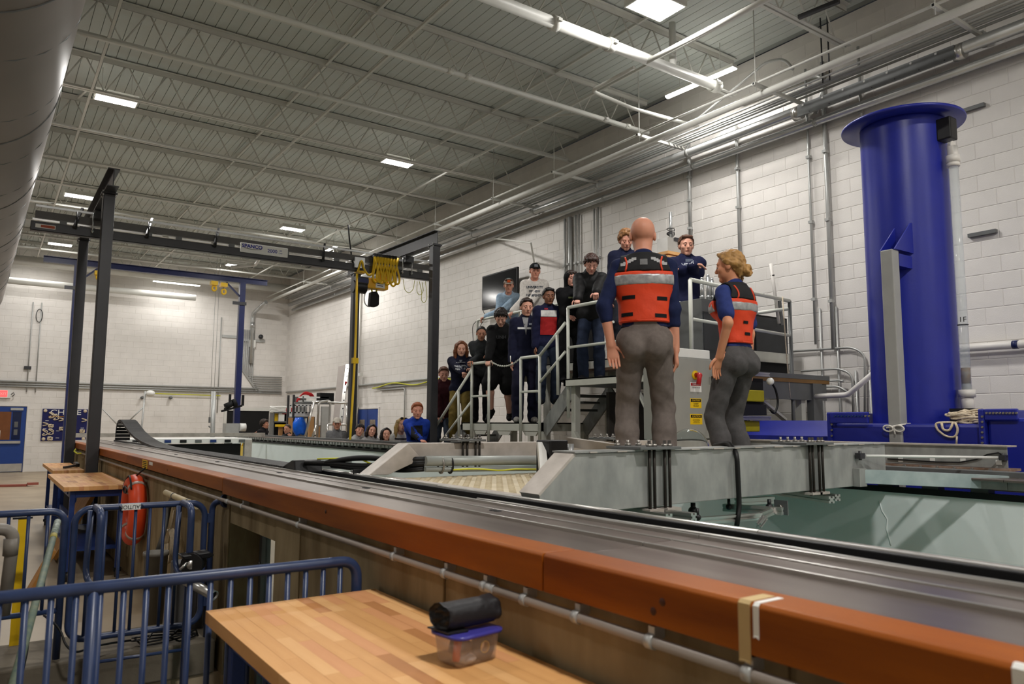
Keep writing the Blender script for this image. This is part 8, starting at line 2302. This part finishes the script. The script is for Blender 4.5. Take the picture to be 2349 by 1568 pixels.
# --- on the stairs
rh = at(957, 942, X=6.30)
person('red-haired student in a blue and black hoodie leaning on the foot of the handrail', rh, 0.2, 206, (-6, -8), 17, {'L': ((xh-0.02, h_a.y+0.0, h_a.z+0.05), 1.3, (0.2, 0.5, -1)), 'R': ((6.2, rh.y-0.35, 1.37), 0.9, (-0.4, 0.2, -1))}, (214, 150, 128), ('short', (140, 74, 40)), dict(rgb=(30, 58, 150), hood=True, loose=0.02), dict(rgb=(36, 36, 42)), head_scale=1.14, h=0.014,
       prints=[('patch', '', (0.20, 0.26), 0.0, -0.02, (20, 20, 24))])
person('stocky student in a maroon hoodie on the lower stairs', at(1018, 858, X=6.98), 0.88, 212, (-10, -14), 10, {'R': ((6.86, 12.12, 1.72), 0.8, (-0.5, 0.5, -1))}, (206, 150, 130), ('short', (92, 60, 42)), dict(rgb=(58, 24, 30), loose=0.045, name='hooded_sweatshirt', hood=True), dict(rgb=(66, 74, 88), loose=0.024), head_scale=1.07, h=0.014)
lh = person('student with long reddish-brown hair in a navy hoodie leaning over the stair rail', at(1058, 800, X=6.98), 1.32, 212, (-6, -12), 8, {'R': (hnd(1068, 868, xh), 1.3, (-0.5, 0.6, -1)), 'L': (hnd(1078, 856, xh), 1.3, (0.2, 0.5, -1))}, (216, 164, 142), ('long', (112, 64, 36)), dict(rgb=(22, 24, 44), hood=True, loose=0.028), dict(rgb=(122, 104, 54), loose=0.024), head_scale=1.07, h=0.014,
       prints=[('text', 'THE FLORIDA', 0.034, 0.0, 0.045, (190, 192, 196)), ('text', 'AQUARIUM', 0.034, 0.0, 0.005, (190, 192, 196)), ('patch', '', (0.16, 0.006), 0.0, 0.105, (190, 192, 196)), ('vee', '', (0.06, 0.05), 0.0, 0.12, (120, 124, 132))])
# --- on the landing
person('student in a dark grey zip jacket with hands on the landing rail', at(1104, 765, X=7.0), ZL, 216, (-8, -16), 12, {'R': ((xh, a_pts[0]+0.02, zt1+0.045), 1.3, (-0.5, 0.6, -1)), 'L': ((xh, a_pts[1]+0.06, zt1+0.045), 1.2, (0.2, 0.3, -1))}, (176, 124, 100), ('crop', (24, 20, 20)), dict(rgb=(48, 50, 52), collar=True, loose=0.022, name='zip_jacket'), dict(rgb=(22, 22, 26)), (30, 30, 32), head_scale=1.07, h=0.014)
person('student in black hoodie and shorts with one foot raised', at(1149, 728, X=7.0), ZL, 228, (-10, -38), 14, {'R': ((xh, a_pts[1]+0.02, zt1+0.045), 1.3, (-0.5, 0.6, -1)), 'L': 'pocket'}, (208, 158, 138), ('mop', (34, 28, 26)), dict(rgb=(17, 17, 18), hood=True, loose=0.026), dict(rgb=(18, 18, 19), short=True, loose=0.03), (18, 18, 18), head_scale=1.07, h=0.013,
       legpose={-1: ((-0.13, 0.10, 0.12), (-0.2, 1, -0.1)), 1: ((0.13, 0.22, 0.17), (0.2, 1, -0.6))}, prints=[('text', 'UNH', 0.07, 0.02, 0.02, (60, 60, 62))])
nv = person('student in a navy track jacket with a white chest stripe on the landing', at(1208, 705, X=6.98), ZL, 214, (-12, -10), 4, {}, (212, 156, 134), ('short', (44, 30, 26)), dict(rgb=(26, 28, 50), collar=True, loose=0.024, name='track_jacket'), dict(rgb=(28, 28, 48), loose=0.024), (150, 146, 140), head_scale=1.07, h=0.013,
       prints=[('patch', '', (0.24, 0.028), 0.0, 0.03, (226, 226, 226)), ('vee', '', (0.09, 0.26), -0.01, 0.06, (150, 150, 152)), ('text', 'USYS', 0.034, 0.08, 0.09, (190, 194, 206)), ('text', '7', 0.06, -0.015, 0.09, (40, 40, 44))])
person('student in a navy, white and red block hoodie on the upper steps', at(1259, 680, X=7.05), 1.95, 212, (-10, -6), 6, {}, (132, 88, 66), ('short', (20, 17, 17)), dict(rgb=(26, 28, 56), hood=True, loose=0.026), dict(rgb=(38, 46, 62)), head_scale=1.07, h=0.013,
       prints=[('patch', '', (0.24, 0.095), 0.0, 0.075, (212, 208, 206)), ('patch', '', (0.25, 0.27), 0.0, -0.115, (176, 42, 44)), ('text', 'USA', 0.03, -0.04, 0.145, (170, 50, 60))])
# --- back row on the raised deck
person('student in trucker cap and light blue sweater leaning on the back rail', at(1167, 655, X=8.05), ZM, 222, (-8, -12), 24, {'R': ((7.76, 12.0, zz+0.04), 0.8, (-1, 0.4, -0.8)), 'L': ((7.76, 11.6, zz+0.04), 0.8, (0.8, 0.2, -0.8))}, (208, 150, 128), ('short', (90, 60, 44)), dict(rgb=(146, 168, 188), loose=0.024), dict(rgb=(56, 60, 72)), cap=((176, 170, 160), (200, 84, 40), (42, 84, 92)), head_scale=1.07, h=0.014)
person('student in a black cap and white university sweatshirt', at(1227, 622, X=8.12), ZM, 216, (-10, -6), 12, {'R': ((7.76, 11.1, zz+0.04), 0.9, (-1, 0.4, -0.8)), 'L': ((7.76, 10.7, zz+0.04), 0.9, (0.8, 0.2, -0.8))}, (208, 146, 124), ('crop', (50, 36, 30)), dict(rgb=(216, 210, 204), loose=0.030), dict(rgb=(50, 54, 66)), cap=((22, 24, 28), (120, 124, 130)), head_scale=1.07, h=0.013,
       prints=[('text', 'UNIVERSITY', 0.052, 0.0, 0.075, (56, 64, 76)), ('text', 'OF NEW', 0.048, 0.0, 0.010, (56, 64, 76)), ('text', 'HAMPSHIRE', 0.052, 0.0, -0.055, (56, 64, 76))])
person('student with a black hood pulled up on the upper deck', at(1310, 640, X=7.25), ZU, 210, (-12, -4), 4, {'R': 'front'}, (206, 150, 132), ('fringe', (48, 34, 28)), dict(rgb=(20, 20, 22), hood=True, loose=0.024), dict(rgb=(22, 22, 25)), (20, 20, 22), head_scale=1.07, h=0.013, hood=True,
       prints=[('text', 'ESPORTS', 0.030, 0.01, 0.03, (150, 160, 110))])
person('student in a black padded jacket gripping the upper rail, looking down', at(1356, 606, X=7.2), ZU, 226, (-14, -34), 12, {'R': (hnd(1322, 702, xh), 1.3, (-0.6, 0.5, -1)), 'L': (hnd(1358, 696, xh), 1.3, (0.4, 0.4, -1))}, (212, 156, 138), ('mop', (60, 40, 34)), dict(rgb=(20, 20, 21), hood=True, loose=0.034, rough=0.6, name='padded_jacket'), dict(rgb=(34, 42, 60)), (30, 30, 34), head_scale=1.07, h=0.013)
person('curly blond student in a navy jacket partly hidden by the bald man', at(1436, 552, X=7.98), ZM, 218, (-4, -24), 8, {}, (208, 148, 126), ('curly', (142, 100, 62)), dict(rgb=(28, 32, 56), collar=True, loose=0.026, name='track_jacket'), dict(rgb=(40, 42, 50)), head_scale=1.07, h=0.014)
person('student in a navy hoodie with folded arms standing to the right of the bald man', at(1574, 564, X=8.0), ZU, 222, (-8, -6), 0, {'R': 'cross', 'L': 'cross'}, (212, 156, 134), ('short', (84, 54, 38)), dict(rgb=(26, 30, 60), hood=True, loose=0.034), dict(rgb=(76, 76, 78), loose=0.02), head_scale=1.07, h=0.012, stature=None,
       prints=[('text', 'UNH', 0.060, 0.0, 0.075, (170, 174, 182)), ('patch', '', (0.09, 0.04), 0.03, 0.135, (88, 96, 112))])

# --- the two instructors on the carriage
def life_vest(I, v0, v1, vb0, vb1, vcut, size=0.030):
    pel, T, Fx, Rx, sh, J = I['pel'], I['T'], I['Fx'], I['Rx'], I['sh'], I['J']
    def shape(g, a, b_, extra=0):
        F = I['F'](I['lo'], I['hi'], 0.0085/I['s'])
        I['torso'](F, g, 0.05, False)
        for sd in (1, -1):
            o = sh[sd]+Rx*sd*0.035
            F.cone(o+T*0.01, o-T*0.13+Rx*sd*0.03, 0.074, 0.070, 0.012, None, 's')
            F.cone(o, o+Rx*sd*0.12, 0.085, 0.1, 0.012, None, 's')
        F.ell(I['nb']+T*0.05+Fx*0.03, (0.082, 0.10, 0.075), None, 0.012, 's')
        F.plane(-T, -(pel@T)-a); F.plane(T, (pel@T)+b_)
        return F
    org, blk = cloth('vest_orange', (214, 66, 26), 0.6, fold=0) if False else mat('vest_orange', (212, 64, 28), 0.6, var=0.10, scale=9, bump=0.15, bscale=40), mat('vest_black', (24, 24, 26), 0.8, var=0.1, scale=20)
    F = shape(size, v0, vcut); F.wrinkle(0.004, 26, 2); o1 = I['grown']('vest_panel', F, org); I['outs']['vest'] = o1
    F = shape(size-0.004, vcut, v1); o2 = I['grown']('vest_yoke', F, blk); I['outs']['yoke'] = o2
    F = shape(size+0.0035, vb0, vb1); I['grown']('reflective_band', F, mat('reflective_silver', (176, 176, 176), 0.32, 0.35, rgb2=(140, 140, 142), scale=30))
    F = shape(size+0.003, v0-0.004, v0+0.012); I['grown']('vest_hem', F, org)
    # orange piping along the armholes
    for sd in (1, -1):
        o, g = o2
        bvh = BVHTree.FromPolygons(g.v, g.f)
        for face in (-1, 1):
            pts = []
            for q in np.linspace(0.0, 1.0, 12):
                p = sh[sd]-Rx*sd*(0.045+0.01*math.sin(q*3.1))+T*(0.05-q*(0.475+0.05-vcut))
                a = Vector(I['L2W'](p+Fx*face*0.5)); d = (Vector(I['L2W'](p))-a).normalized()
                hit = bvh.ray_cast(a, d, 1.2)
                if hit[0] is not None: pts.append(hit[0]-d*0.002)
            if len(pts) > 3:
                m_ = MB(); m_.tube(pts, 0.0065, n=6); m_.build('vest_piping', org, I['root'])
bald = person('bald man seen from behind in an orange and black life vest on the carriage', CAM+ray(1474, 542)*5.2, DECKZ, 44, (-4, -6), 1, {'L': (CAM+ray(1402, 792)*5.05, 0.5, (-0.8, -0.5, 0)), 'R': 'down'}, (204, 142, 116), ('bald', (60, 40, 30)),
              dict(rgb=(26, 34, 66), sleeve=0.66, loose=0.004, hem=0.17), dict(rgb=(104, 95, 90), loose=0.014, seat=True, fold=0.0045), (60, 54, 48), h=0.0085, hf=0.006, group=None, stance=0.12)
life_vest(bald, 0.10, 0.56, 0.335, 0.405, 0.425)
for (u, v, w_) in ((-0.10, 0.255, 0.085), (0.115, 0.245, 0.065), (-0.11, 0.145, 0.075), (0.105, 0.135, 0.075)):
    chest_print(bald, 'patch', '', (w_, 0.024), u, v-0.36, (18, 18, 20), 'vest', True)
chest_print(bald, 'patch', '', (0.048, 0.042), 0.0, 0.125, (110, 110, 110), 'yoke', True)
for sd in (-1, 1):
    for k in range(5):
        chest_print(bald, 'patch', '', (0.030, 0.020), sd*(0.062+k*0.018), 0.150-k*0.009, (168, 168, 168), 'yoke', True)
wman = person('woman with a blond hair bun in an orange and black life vest', CAM+ray(1674, 612)*5.3, DECKZ, 0, (-24, -4), 0, {'L': (CAM+ray(1650, 818)*5.1, 0.4, (-0.5, -0.9, -0.2)), 'R': 'down'}, (206, 142, 108), ('bun', (164, 124, 72)),
              dict(rgb=(44, 56, 110), sleeve=0.36, loose=0.004, hem=0.17, name='t_shirt'), dict(rgb=(78, 76, 76), loose=0.010, seat=True, fold=0.004), (60, 54, 48), female=True, h=0.0085, hf=0.0055, group=None, stance=0.10)
life_vest(wman, 0.10, 0.56, 0.335, 0.400, 0.425)
for (u, v, w_) in ((-0.02, 0.25, 0.05), (0.0, 0.165, 0.06)):
    chest_print(wman, 'patch', '', (w_, 0.022), u, v-0.36, (18, 18, 20), 'vest', True)
